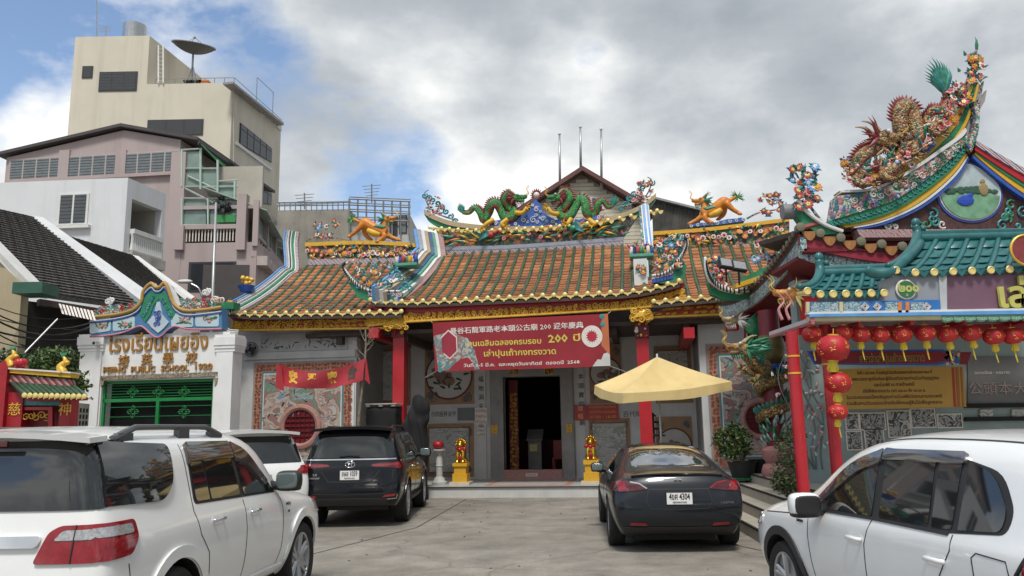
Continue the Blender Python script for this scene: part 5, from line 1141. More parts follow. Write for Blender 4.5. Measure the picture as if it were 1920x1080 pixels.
# ------------------------------------------------------------------ roof sculptures
SCG=mosaic('dragon_scale_green',[(.03,.20,.05),(.05,.28,.08),(.02,.14,.05),(.08,.30,.06)],34,.35,bump=.8,dist=.05)
SCY=mosaic('dragon_scale_gold',[(.50,.26,.03),(.58,.36,.08),(.35,.15,.03),(.45,.28,.10)],30,.35,bump=.9,dist=.05)
MAROON=mat('maroon_paint',(.22,.04,.04),.5,0,.2,12);BELLY=mat('belly_red',(.30,.06,.05),.5,0,.3,20)
def head(root,c,s_,k,skin,extra,dy=0):
 """dragon head: skull, jaws, horns, whiskers, mane; s_ = +1 looks right; k scales"""
 f=V((s_,0,0));mb=MB()
 for q,r in(((0,0,0),(.15,.11,.12)),((.14,0,.02),(.14,.09,.075)),((.26,0,.03),(.07,.08,.065)),((.12,0,-.09),(.15,.06,.03)),((.05,-.09,.07),(.05,.04,.045)),((.05,.09,.07),(.05,.04,.045))):
  mb.ball(c+V((q[0]*s_,q[1],q[2]))*k,V(r)*k,10,7)
 h=fuse(mb,.022*k,2).build('head',skin,root,True)
 mb=MB()
 for y in(-.07,.07):
  mb.tube(smooth_path([c+V((-.02*s_,y,.1))*k,c+V((-.14*s_,y*1.3,.2))*k,c+V((-.26*s_,y*1.5,.22))*k],3),[.03*k,.02*k,.006*k],6)
 mb.build('horns',MATS['tan_paint'],h);mb=MB()
 for y in(-.06,.06):mb.tube(smooth_path([c+V((.28*s_,y,.06))*k,c+V((.36*s_,y,.14))*k,c+V((.30*s_,y,.24))*k,c+V((.38*s_,y,.34))*k],3),[.012*k,.006*k],5)
 mb.build('whiskers',GOLD,h);mb=MB()
 for y in(-.12,.12):mb.ball(c+V((.07*s_,y,.075))*k,.028*k,7,5)
 mb.build('eyes',PETW,h,True);mb=MB();rr=random.Random(int(k*100))
 for i in range(20):
  g=rr.uniform(1.7,4.6);y=rr.uniform(-.1,.1);d=V((cos(g)*s_,y*2,sin(g)));mb.blade(c+V((-.05*s_,y,0))*k,c+(V((-.05*s_,y,0))+d*rr.uniform(.2,.34))*k,.03*k,(0,-1,0),.15,3)
 for i in range(6):mb.blade(c+V(((.02+.04*i)*s_,-.05+.02*i,-.1))*k,c+V(((.0+.03*i)*s_,-.05+.02*i,-.24))*k,.02*k,(0,-1,0),.1,2)
 mb.build('mane',extra,h);return h
def claw_leg(mb,a,b,c,r,s_=1):
 mb.tube(smooth_path([a,b,c],4),[r*1.2,r,r*.7],8);d=(c-b).normalized()
 for i in range(4):
  g=-1.2+.8*i;w=V((cos(g)*s_,-.3,sin(g)*.6-.2)).normalized();mb.blade(c,c+w*r*3.0,r*.45,(0,-1,0),.3,3)
def dragon(name,label,pts,y,r,s_,hk,skin,plume,legs,yoff=None,spinem=None,group=None,headpt=None,conv=None):
 cv=conv or(lambda a,b:(a,b));Q=[P(*cv(a,b),y+(yoff[i]if yoff else .06*math.sin(i*1.7)))for i,(a,b)in enumerate(pts)]
 root=thing(name,label,'dragon statue',Q[len(Q)//2],group);path=smooth_path(Q,6);n=len(path)
 rad_=[r*(.35+.65*min(1,t/.35))if t<.35 else r*(1-.15*max(0,(t-.7)/.3))for t in[i/(n-1)for i in range(n)]]
 mb=MB();mb.tube(path,rad_,10);mb.build('body',skin,root,True)
 mb=MB();fr=frames(path);mb.tube([p+V((0,-rr_*.3,-rr_*.62))for p,rr_ in zip(path,rad_)],[q*.52 for q in rad_],7);mb.build('belly',BELLY,root,True)
 mb=MB();cen=sum(path,V())/n
 for i in range(3,n-3,1):
  t=fr[i][0];nn=V((-t.z,0,t.x));nn=nn if nn.z>0 or(abs(nn.z)<.3 and nn.x*s_<0)else-nn
  mb.blade(path[i]+nn*rad_[i]*.8,path[i]+nn*(rad_[i]*1.9)-t*r*.5,r*.28,(0,-1,0),0,2)
 mb.build('spines',spinem or MAROON,root)
 hc=P(*cv(*headpt),y-.05)if headpt else path[-1];head(root,hc,s_,hk,skin,[spinem or TEALO],0)
 tp,d0=path[0],(path[0]-path[4]).normalized();mb=MB();rr=random.Random(len(pts));L=plume
 for i in range(15):
  g=(i-7)/7*.75;d=Matrix.Rotation(g,3,'Y')@V((-s_*.25,0,1));mb.mi(i%2);mb.blade(tp+V((0,rr.uniform(-.04,.04),0)),tp+d*L*(1-.45*abs(i-7)/7),L*.075,(0,-1,0),.12,4)
 mb.build('tail_plume',[TEALO,LEAFG],root)
 for(a,b,c_)in legs:
  mb=MB();claw_leg(mb,P(*cv(*a),y-.12),P(*cv(*b),y-.2),P(*cv(*c_),y-.2),r*.5,s_);mb.build('leg',YEL if skin is SCG else skin,root,True)
 return root
def build_sculptures():
 FR[0]=FT;yt=3.25;y=yt+.15;cv=lambda a,b:(780+a/3.856,220+b/3.857)
 dragon('ridge_dragon','green dragon sculpture facing right on the left of the ridge pearl',[(335,690),(385,690),(425,655),(462,690),(490,745),(525,690),(545,635),(580,622),(612,670),(640,725),(690,722),(705,680),(665,640),(645,600),(665,560),(700,565)],y,.135,1,1.1,SCG,.36,[((560,740),(510,770),(470,810)),((660,740),(620,770),(640,790)),((720,690),(770,690),(800,650))],None,MAROON,'dragons on the temple ridge',(722,585),cv)
 dragon('ridge_dragon','green dragon sculpture facing left on the right of the ridge pearl',[(1425,640),(1385,650),(1345,605),(1310,640),(1300,695),(1265,715),(1232,690),(1222,625),(1188,590),(1152,650),(1115,712),(1060,722),(1040,685),(1085,640),(1112,585),(1080,540),(1045,550)],y,.135,-1,1.1,SCG,.36,[((1250,740),(1290,770),(1280,780)),((1120,735),(1100,765),(1090,775)),((1030,700),(980,690),(955,650))],None,MAROON,'dragons on the temple ridge',(1030,580),cv)
 def qilin(label,o,s_,y,sd):
  """orange striding beast; o: pixel offset of the shoulder, drawn from the right-facing one at zoom 6.752"""
  base=(560,380);q=lambda a,b,dy=0:P(o[0]+s_*(a-1000)/6.752*o[2],o[1]+(b-400)/6.752*o[2]-o[3]*s_*(a-1000)/6.752,y+dy)
  root=thing('mythical_beast',label,'beast statue',q(1000,500),'orange beasts on the wing ridges');mb=MB()
  mb.tube(smooth_path([q(850,280),q(900,270),q(980,320),q(1080,370),q(1170,400)],4),[.12,.17,.165,.155,.13],10)
  mb.tube(smooth_path([q(1140,370),q(1140,300),q(1150,240)],4),[.14,.11,.09],9)
  for a,b,c_,dy in(((860,290),(790,370),(690,445),-.1),((890,330),(900,420),(970,480),.1),((1150,420),(1120,470),(1050,510),-.1),((1170,420),(1240,460),(1330,490),.1)):
   mb.tube(smooth_path([q(*a,dy*.7),q(*b,dy),q(*c_,dy)],4),[.11,.075,.055],8);mb.ball(q(*c_,dy-.03),(.08,.07,.045),8,5)
  mb.tube(smooth_path([q(860,270),q(800,250),q(740,215)],3),[.075,.06,.055],8)
  fuse(mb,.03,3).build('body',mat('beast_orange',(.58,.20,.02),.45,0,.25,6),root,True)
  mb=MB();mb.tube(smooth_path([q(930,360,-.08),q(1000,400,-.09),q(1090,420,-.08)],3),[.08,.12,.07],8);mb.build('belly',YEL,root,True)
  head(root,q(1170,225,-.02),s_,.95,mat('beast_face',(.55,.24,.05),.45,0,.3,12),[LEAFG])
  mb=MB();c=q(725,225);rr=random.Random(sd)
  for i in range(26):g=rr.uniform(0,6.3);mb.blade(c,c+V((cos(g),rr.uniform(-.4,.4),sin(g)))*rr.uniform(.16,.26),.022,(0,-1,0),.1,3)
  mb.build('tail_tuft',mat('grass_green',(.05,.22,.05),.5,0,.3,10),root);mb=MB()
  for i in range(9):p=q(880+25*i,250+13*i);mb.blade(p,p+V((-s_*.05,0,.11)),.02,(0,-1,0),0,2)
  mb.build('spines',MAROON,root);mb=MB()
  for i in range(8):p=q(1060+14*i,300+2*i,-.1);mb.blade(p,p+V((-s_*.18,-.02,-.08)),.035,(0,-1,0),.2,3)
  mb.build('mane',LEAFG,root);mb=MB();pl=[q(620,515,-.12),q(680,490,-.12),q(760,495,-.12),q(850,490,-.12),q(940,500,-.12),q(1050,520,-.12),q(1110,500,-.12),q(1200,495,-.12),q(1290,500,-.12),q(1340,525,-.12),q(1000,548,-.12),q(640,545,-.12)]
  mb.prism(pl,(0,.25,0));w=mb.build('cloud_base',MATS['cloud_blue'],root);mb=MB()
  for i in range(9):curl(mb,q(650+82*i,522,-.14),.055,i,1,.013)
  mb.build('cloud_scroll',WHT,w)
 qilin('orange beast sculpture facing right on the left wing ridge',(700,437,1.0,0.0),1,yt-.2,1)
 qilin('orange beast sculpture facing left on the right wing ridge',(1342,400,1.0,.12),-1,yt-.2,2)
build_sculptures()
# ------------------------------------------------------------------ things before the temple
def cloth_banner(name,label,cat,corners,y,sagt,sagb,m,wav,th=.006,nu=26,nv=8,group=None):
 a,b,c,d=[P(*q,y)for q in corners];rows=[]  # tl tr bl br
 for j in range(nv+1):
  v=j/nv;row=[]
  for i in range(nu+1):
   u=i/nu;p=a.lerp(b,u).lerp(c.lerp(d,u),v);p+=V((0,wav*(math.sin(u*9+v*3)*.5+math.sin(u*21+1.3*v)*.25)*(.4+.6*v),-(sagt*(1-v)+sagb*v)*4*u*(1-u)));row.append(p)
  rows.append(row)
 o=thing(name,label,cat,rows[-1][nu//2],group);mb=MB();mb.slab(rows,(0,th,0));mb.build('cloth',m,o,60);return o,rows
def on_rows(rows,u,v):
 k=u*(len(rows[0])-1);j=v*(len(rows)-1);i0,j0=min(int(k),len(rows[0])-2),min(int(j),len(rows)-2);f,g=k-i0,j-j0
 return rows[j0][i0].lerp(rows[j0][i0+1],f).lerp(rows[j0+1][i0].lerp(rows[j0+1][i0+1],f),g)
def ptext(s,rows,u0,u1,v,hgt,m,parent,bold=.002):
 """lettering printed along the cloth: every vertex is laid on its surface"""
 cu=bpy.data.curves.new('t','FONT');cu.body=s;cu.size=1;cu.align_x='CENTER';cu.align_y='CENTER';cu.resolution_u=1;cu.offset=bold/hgt;cu.extrude=.01
 o=bpy.data.objects.new('t',cu);COL.objects.link(o);me=ev_mesh(o);bpy.data.objects.remove(o)
 if not len(me.vertices):return
 xs=[q.co.x for q in me.vertices];x0,x1=min(xs),max(xs);X=WM[parent.name].inverted()@FR[0];H=(rows[0][0]-rows[-1][0]).length
 for q in me.vertices:
  u=u0+(u1-u0)*(q.co.x-x0)/(x1-x0);p=on_rows(rows,u,min(1,max(0,v-q.co.y*hgt/H)));q.co=X@(p+V((0,-.004-(.003 if q.co.z>0 else 0),0)))
 me.materials.clear();me.materials.append(m);o=bpy.data.objects.new('lettering',me);COL.objects.link(o);o.parent=parent
def build_front():
 FR[0]=FT;zf=.27
# festival banner
 bm=mat('banner_red',(.27,.012,.022),.5,0,.15,2);o,R=cloth_banner('festival_banner','crimson printed festival banner hung under the temple eave','banner',[(811,605),(1140,588),(816,697),(1145,687)],-.26,.0,.0,bm,.03)
 W_,Y_=PETW,mat('banner_yellow',(.62,.50,.08),.5)
 ptext('曼谷石龍軍路老本頭公古廟 200 週年慶典',R,.10,.86,.20,.17,W_,o);ptext('งานเฉลิมฉลองครบรอบ',R,.18,.62,.47,.19,Y_,o,.004);ptext('200',R,.66,.77,.44,.26,Y_,o,.006);ptext('ปี',R,.80,.84,.44,.22,Y_,o,.004)
 ptext('เล่าปุนเถ้ากงทรงวาด',R,.29,.70,.68,.20,Y_,o,.004);ptext('วันที่ 1-5 มี.ค.  และหยุดวันอาทิตย์  ตลอดปี  2568',R,.17,.83,.90,.11,W_,o)
 def sheet(poly,m,nm,off):
  mb=MB();mb.prism([on_rows(R,u,v)+V((0,-off,0))for u,v in poly],(0,.003,0));return mb.build(nm,m,o)
 sheet([(.0,.28),(.10,.2),(.2,.35),(.24,.62),(.26,.98),(.02,.98)],mosaic('banner_collage',[(.25,.28,.27),(.10,.2,.2),(.4,.4,.36),(.3,.12,.1),(.15,.2,.22)],14,.5,bump=0),'printed_collage',.008)
 hx=[(.09+.055*cos(rad(a)),.46+.30*sin(rad(a)))for a in(90,30,-30,-90,-150,150)];sheet(hx,PETW,'printed_emblem',.012);sheet([(.09+(u-.09)*.9,.46+(v-.46)*.9)for u,v in hx],mat('emblem_red',(.28,.02,.04),.5),'printed_emblem',.016)
 ptext('靈',R,.075,.105,.46,.3,PETW,o);sheet([(.965,.0),(.999,.0),(.999,.8),(.955,.6)],mat('banner_orange',(.48,.14,.05),.5),'printed_edge',.008)
 dc=[(.905+.058*cos(a),.42+.21*sin(a))for a in[2*pi*i/24 for i in range(24)]];sheet(dc,PETW,'printed_seal',.010);st=[(.905+(.034 if i%2 else .024)*cos(2*pi*i/28),.42+(.125 if i%2 else .09)*sin(2*pi*i/28))for i in range(28)];sheet(st,mat('seal_red',(.42,.02,.04),.5),'printed_seal',.014)
 sheet([(.9,.99),(.93,.86),(.95,.87),(.965,.76),(.985,.74),(.999,.78),(.999,.99)],mat('cloud_print',(.55,.56,.52),.5),'printed_cloud',.012)
 for u,v in((.965,.05),(.968,.2),(.03,.85),(.03,.97)):sheet([(u+.014*cos(a),v+.05*sin(a))for a in[pi*i/5 for i in range(10)]],TEALO,'printed_coin',.015)
 for u,v in((.0,.0),(1,0),(0,1),(1,1)):
  p=on_rows(R,u,v);mb=MB();mb.tube([p,p+V(((u-.5)*.7,.3,.3 if v==0 else-.12))],.006,4);mb.build('cord',PETW,o)
# red cloth with gilt characters on the bare tree
 o,R=cloth_banner('red_cloth','red cloth with gilt characters slung from a bare tree','banner',[(519,681),(684,671),(523,722),(682,713)],-1.1,.26,.14,mat('red_silk',(.36,.025,.035),.45,0,.15,3),.11)
 for i,ch in enumerate('安平家合'):ptext(ch,R,.13+.225*i,.24+.225*i,.5,.38,GOLD if i!=3 else BRN,o,.02)
 mb=MB();p=P(519,681,-1.1);q=P(686,672,-1.1);mb.slab([[p,P(528,690,-1.1)],[P(516,727,-1.12),P(533,733,-1.1)]],(0,.006,0));mb.build('cloth_end',MATS['red_silk'],o);mb=MB();mb.slab([[q,P(688,674,-1.05)],[P(684,712,-1.1),P(694,721,-1.05)]],(0,.006,0));mb.build('cloth_end',MATS['red_silk'],o)
 mb=MB();tr=[PZ(672,905,0)+V((0,0,0))];b=P(672,800,-1.0);tr=[V((b.x,-1.0,0)),b,P(678,740,-1.0),P(684,680,-1.0),P(686,640,-1.0),P(685,618,-1.0)]
 mb.tube(smooth_path(tr,4),[.045,.04,.035,.03,.022,.015],7);tk=MB();root=thing('bare_tree','bare dead sapling holding up the red cloth','tree',tr[0]);mb.build('trunk',mat('grey_bark',(.20,.16,.12),.85,0,.4,15,bump=.4),root,True)
 rr=random.Random(8)
 for sx,sy,ex,ey in((684,668,662,640),(685,650,700,622),(686,650,712,618),(685,640,674,615),(683,685,664,655),(686,632,700,612),(685,660,702,640)):
  mb=MB();a,b=P(sx,sy,-1.0),P(ex,ey,-1.0+rr.uniform(-.2,.3));mb.tube(smooth_path([a,a.lerp(b,.5)+V((0,0,-.04)),b],3),[.014,.005],5)
  for k in range(3):c=a.lerp(b,.4+.2*k);mb.tube([c,c+V((rr.uniform(-.15,.15),rr.uniform(-.1,.1),rr.uniform(.05,.2)))],[.006,.002],4)
  mb.build('branch',MATS['grey_bark'],root)
# round wall fan
 c=P(470,655,.3);fo=thing('wall_fan','round grey wall fan on the left temple wall','fan',c);mb=MB()
 for r in(.19,.13,.07):
  for dy in(-.05,.05):mb.tube([c+V((cos(a)*r,dy,sin(a)*r))for a in[2*pi*i/24 for i in range(25)]],.008,4,False)
 for i in range(16):a=2*pi*i/16;mb.tube([c+V((cos(a)*.05,-.07,sin(a)*.05)),c+V((cos(a)*.19,-.05,sin(a)*.19)),c+V((cos(a)*.19,.05,sin(a)*.19))],.004,4)
 mb.build('cage',mat('fan_grey',(.14,.14,.145),.4,.5),fo);mb=MB();mb.lathe(c+V((0,.12,0)),[(.07,0),(.08,.1),(.05,.16)],12,(0,-1,0));mb.build('motor',DARK,fo)
 for i in range(4):
  a=pi/2*i;mb=MB();mb.slab([[c+V((cos(a)*.04,0,sin(a)*.04)),c+V((cos(a+.5)*.04,.03,sin(a+.5)*.04))],[c+V((cos(a)*.16,0,sin(a)*.16)),c+V((cos(a+.7)*.16,.04,sin(a+.7)*.16))]],(0,.006,0));mb.build('blade',DARK,fo)
# guardian lions on yellow pedestals
 gm=mat('gilt',(.80,.48,.06),.22,.9,.15,10);yp=mat('yellow_pedestal',(.62,.34,.02),.5,0,.08,4,dirt=.15)
 def lion(px,py0,py1,py2,label,s_):
  y=.75;b=P(px,py2,y);w=.19;zt_=P(px,py1,y).z;h=P(px,py0,y).z-zt_
  root=thing('guardian_lion',label,'lion statue',(b.x,y,zf),'gilt lions flanking the temple door');mb=MB()
  for x0,z0,z1 in((w+.07,zf,zf+.07),(w,zf+.07,zf+.28),(w-.035,zf+.28,zf+.30+(zt_-zf)*.3),(w,zf+.30+(zt_-zf)*.3,zt_-.0)):mb.mi(1 if x0>w else 0).box((b.x-x0,y-x0,z0),(b.x+x0,y+x0,z1))
  mb.build('pedestal',[yp,mat('cream_plinth',(.55,.48,.36),.6)],root);c=V((b.x,y,zt_));k=h/.62;mb=MB()
  for q,r in(((0,.03,.22),(.13,.15,.17)),((0,-.05,.30),(.11,.10,.13)),((0,-.07,.47),(.105,.11,.10)),((0,-.16,.44),(.07,.06,.055)),((-.1,.08,.06),(.06,.12,.07)),((.1,.08,.06),(.06,.12,.07)),((-.07,-.13,.03),(.045,.06,.03)),((.07,-.13,.03),(.045,.06,.03))):mb.ball(c+V((q[0],q[1],q[2]))*1 if False else c+V(q)*k,V(r)*k,10,7)
  for sx in(-.07,.07):mb.tube([c+V((sx,-.08,.30))*k,c+V((sx,-.12,.15))*k,c+V((sx,-.12,.02))*k],[.06*k,.045*k,.04*k],8)
  fuse(mb,.02,2).build('lion_body',gm,root,True);mb=MB();rr=random.Random(px)
  for i in range(46):
   g,t=rr.uniform(0,6.3),rr.uniform(.1,2.0);d=V((sin(t)*cos(g),abs(sin(t)*sin(g))*.9-.05,cos(t)));mb.ball(c+V((0,-.04,.46))*k+d*.115*k,.032*k,6,4)
  mb.tube(smooth_path([c+V((0,.16,.1))*k,c+V((s_*.08,.2,.3))*k,c+V((s_*.14,.16,.46))*k],3),[.03,.035,.012],6);mb.build('mane',gm,root,True)
  mb=MB();mb.tube([c+V((cos(a)*.115,-.06+sin(a)*.10,.36))*k for a in[2*pi*i/16 for i in range(17)]],.025*k,6);mb.ball(c+V((0,-.17,.33))*k,.05*k,8,6);mb.ball(c+V((s_*-.11,-.12,.34))*k,.055*k,8,6);mb.box(c+V((-.045,-.13,.05))*k,c+V((.045,-.10,.22))*k);mb.build('red_ribbon',RED,root,True)
 lion(865,820,868,905,'gilt lion on a yellow pedestal left of the temple door',-1);lion(1110,815,862,902,'gilt lion on a yellow pedestal right of the temple door, beside the sedan',1)
# stone pedestal with red incense bowl
 b=P(824,905,.8);z1=P(824,842,.8).z;root=thing('incense_stand','pale stone pillar stand with a red paper bowl','incense stand',(b.x,.8,zf));h=z1-zf;mb=MB()
 mb.lathe((b.x,.8,zf),[(.2,0),(.2,.06),(.15,.1),(.13,.16),(.085,.2),(.085,h*.5),(.1,h*.52),(.085,h*.55),(.085,h-.12),(.13,h-.06),(.17,h-.04),(.17,h)],16);mb.build('pillar',mat('pale_stone',(.42,.42,.40),.7,0,.12,8),root,35);mb=MB();mb.lathe((b.x-.03,.8,z1),[(.06,0),(.13,.05),(.15,.12),(.12,.19),(.04,.2)],12);mb.build('bowl',RED,root,True)
# black covers
 bk=mat('black_sheet',(.010,.010,.011),.9,0,.3,4,bump=.3,bscale=8)
 mb=MB();a,b=P(685,757,-.4),P(742,800,-.4);mb.box((a.x,-.4,0),(b.x,.2,a.z-.08));q=fuse(mb,.06,6);rr=random.Random(2)
 for v in q.v:v+=V((rr.uniform(-.012,.012),math.sin(v.x*22)*.02,0))
 o=q.build('covered_crates',bk,None,True);tag(o,'stack draped in black sheeting behind the black SUV','crates')
 root=thing('wooden_pallet','pale pallet lying on the black covered stack','pallet',(a.x,-.4,a.z-.08));zt_=a.z
 for i in range(5):mb=MB();y0=-.42+.13*i;mb.box((a.x,y0,zt_-.025),(b.x+.02,y0+.09,zt_));mb.build('slat',mat('pale_wood',(.42,.40,.36),.7),root)
 for i in range(3):mb=MB();x=a.x+(b.x-a.x)*(.08+.42*i);mb.box((x-.05,-.4,zt_-.075),(x+.05,.2,zt_-.025));mb.build('block',MATS['pale_wood'],root)
 mb=MB();y=-.6
 for px,py,r in((790,765,.22),(776,790,.26),(780,825,.24),(778,860,.25),(775,890,.25),(796,785,.15),(783,752,.14)):p=P(px,py,y);mb.ball(p,(r,r*.9,r*1.3),10,7)
 p=P(778,880,y);mb.box((p.x-.3,y-.2,.0),(p.x+.28,y+.25,P(778,790,y).z));q=fuse(mb,.045,10)
 for v in q.v:v+=V((math.sin(v.z*5+v.x*8)*.03,math.sin(v.z*4+v.x*27)*.03,math.sin(v.x*13+v.y*9)*.02))
 o=q.build('covered_figure',bk,None,True);tag(o,'tall lumpy object wrapped in black sheeting beside the red column','covered object')
# shoes by the door
 for i,(px,py)in enumerate(((1062,894),(1078,896))):
  p=PZ(px,py,zf);root=thing('black_sandals',('pair of black sandals on the temple floor nearer the doorway','pair of black sandals on the temple floor nearer the right lion')[i],'sandals',p)
  for dx in(-.07,.07):mb=MB();superball(mb,p+V((dx,0,.02)),(.045,.12,.02),.7);mb.tube(smooth_path([p+V((dx-.04,-.02,.03)),p+V((dx,-.04,.075)),p+V((dx+.04,-.02,.03))],3),.012,5);mb.build('sandal',INK2,root,True)
# blue-grey round table right of the door, stand with black trays
 y=1.6;c=P(1225,800,y);root=thing('offering_stand','dark spindly offering stand right of the temple door','offering stand',(c.x,y,zf));mb=MB()
 for k in range(4):
  z=c.z+.26-.17*k;r=.08+.07*k;mb.lathe((c.x,y,z),[(r,0),(r*1.1,.03),(r*.5,.06)],10)
 for sx in(-.28,.28):mb.tube([(c.x+sx,y,zf),(c.x+sx*.5,y,c.z-.1)],.02,5);mb.tube([(c.x,y+sx,zf),(c.x,y+sx*.5,c.z-.1)],.02,5)
 mb.tube([(c.x,y,c.z-.3),(c.x,y,c.z+.36)],.035,6);mb.build('trays',INK2,root)
# yellow square umbrella (world frame)
 FR[0]=FW;Y0=16.2;ap=P(1232,669,Y0);cs=[P(1115,722,Y0-.1),P(1168,737,Y0-1.15),P(1372,715,Y0-.35),P(1300,706,Y0+1.1)]
 zc=(cs[0].z+cs[2].z)/2;cs[3]=cs[0]+cs[2]-cs[1];root=thing('yellow_umbrella','square pale yellow parasol opened behind the grey sedan','umbrella',(ap.x,ap.y,0));um=mat('yellow_canvas',(.74,.57,.26),.7,0,.08,2,dirt=.3,dcol=(.45,.3,.1));nt=um.node_tree;tl=nt.nodes.new('ShaderNodeBsdfTranslucent');tl.inputs[0].default_value=(.7,.5,.18,1);ms=nt.nodes.new('ShaderNodeMixShader');ms.inputs[0].default_value=.15;nt.links.new(nt.nodes['Principled BSDF'].outputs[0],ms.inputs[1]);nt.links.new(tl.outputs[0],ms.inputs[2]);nt.links.new(ms.outputs[0],nt.nodes['Material Output'].inputs[0]);mb=MB();n=8
 ring=[cs[i].lerp(cs[(i+1)%4],j/n)+V((0,0,-.05*sin(pi*j/n)))for i in range(4)for j in range(n)];rows=[]
 for k in range(7):
  t=k/6;rows.append([ap.lerp(p,t)+V((0,0,-.03*sin(pi*t)-.10*sin(pi*t)*sin(pi*(i%n)/n)+.006*mnoise.noise(p*3+V((t*4,0,0)))))for i,p in enumerate(ring+ring[:1])])
 rows.append([p+V((.008*sin(i*2.3),.012*sin(i*1.7),-.17-.014*sin(i*1.1)))+(p-V((ap.x,ap.y,p.z))).normalized()*.01 for i,p in enumerate(ring+ring[:1])])
 mb.grid(rows);mb.grid([[p+V((0,0,-.012))for p in r]for r in rows]);mb.build('canopy',um,root,50,fix=False)
 mb=MB();mb.tube([(ap.x,ap.y,0),(ap.x,ap.y,ap.z+.06)],.022,8);mb.build('pole',mat('pale_metal',(.5,.5,.48),.4,.6),root,True);mb=MB();mb.lathe((ap.x,ap.y,0),[(.25,0),(.25,.06),(.06,.09)],14);mb.build('base',STONE,root)
 for p in cs:mb=MB();mb.tube([ap+V((0,0,-.14)),ap.lerp(p,.5)+V((0,0,-.13)),p+V((0,0,-.07))],.012,5);mb.build('rib',MATS['pale_metal'],root)
build_front()
# ------------------------------------------------------------------ side hall on the right, its steps, dragon column
TEAL=mat('teal_glaze',(.02,.125,.13),.4,0,.25,5,coat=.15,dirt=.3,dcol=(.04,.09,.09));MAUVE=mat('mauve_panel',(.17,.09,.13),.35,0,.1,2);GREYP=mat('grey_panel',(.27,.29,.32),.4,0,.06,2)
def strip(pa,pb,y,th,nm,m,par,k=5):
 a,b=smooth_path(PL(pa,y),k),smooth_path(PL(pb,y),k);mb=MB();mb.slab([a,b],(0,th,0));return mb.build(nm,m,par)
SCM=mosaic('dragon_scale_mixed',[(.45,.25,.06),(.30,.07,.05),(.5,.42,.25),(.12,.08,.04),(.38,.16,.06),(.05,.14,.09)],30,.4,bump=1.0,dist=.05);SCD=mosaic('dragon_scale_dark',[(.34,.20,.04),(.18,.06,.03),(.45,.32,.10),(.06,.10,.05),(.25,.10,.03)],34,.35,bump=1.0,dist=.05)
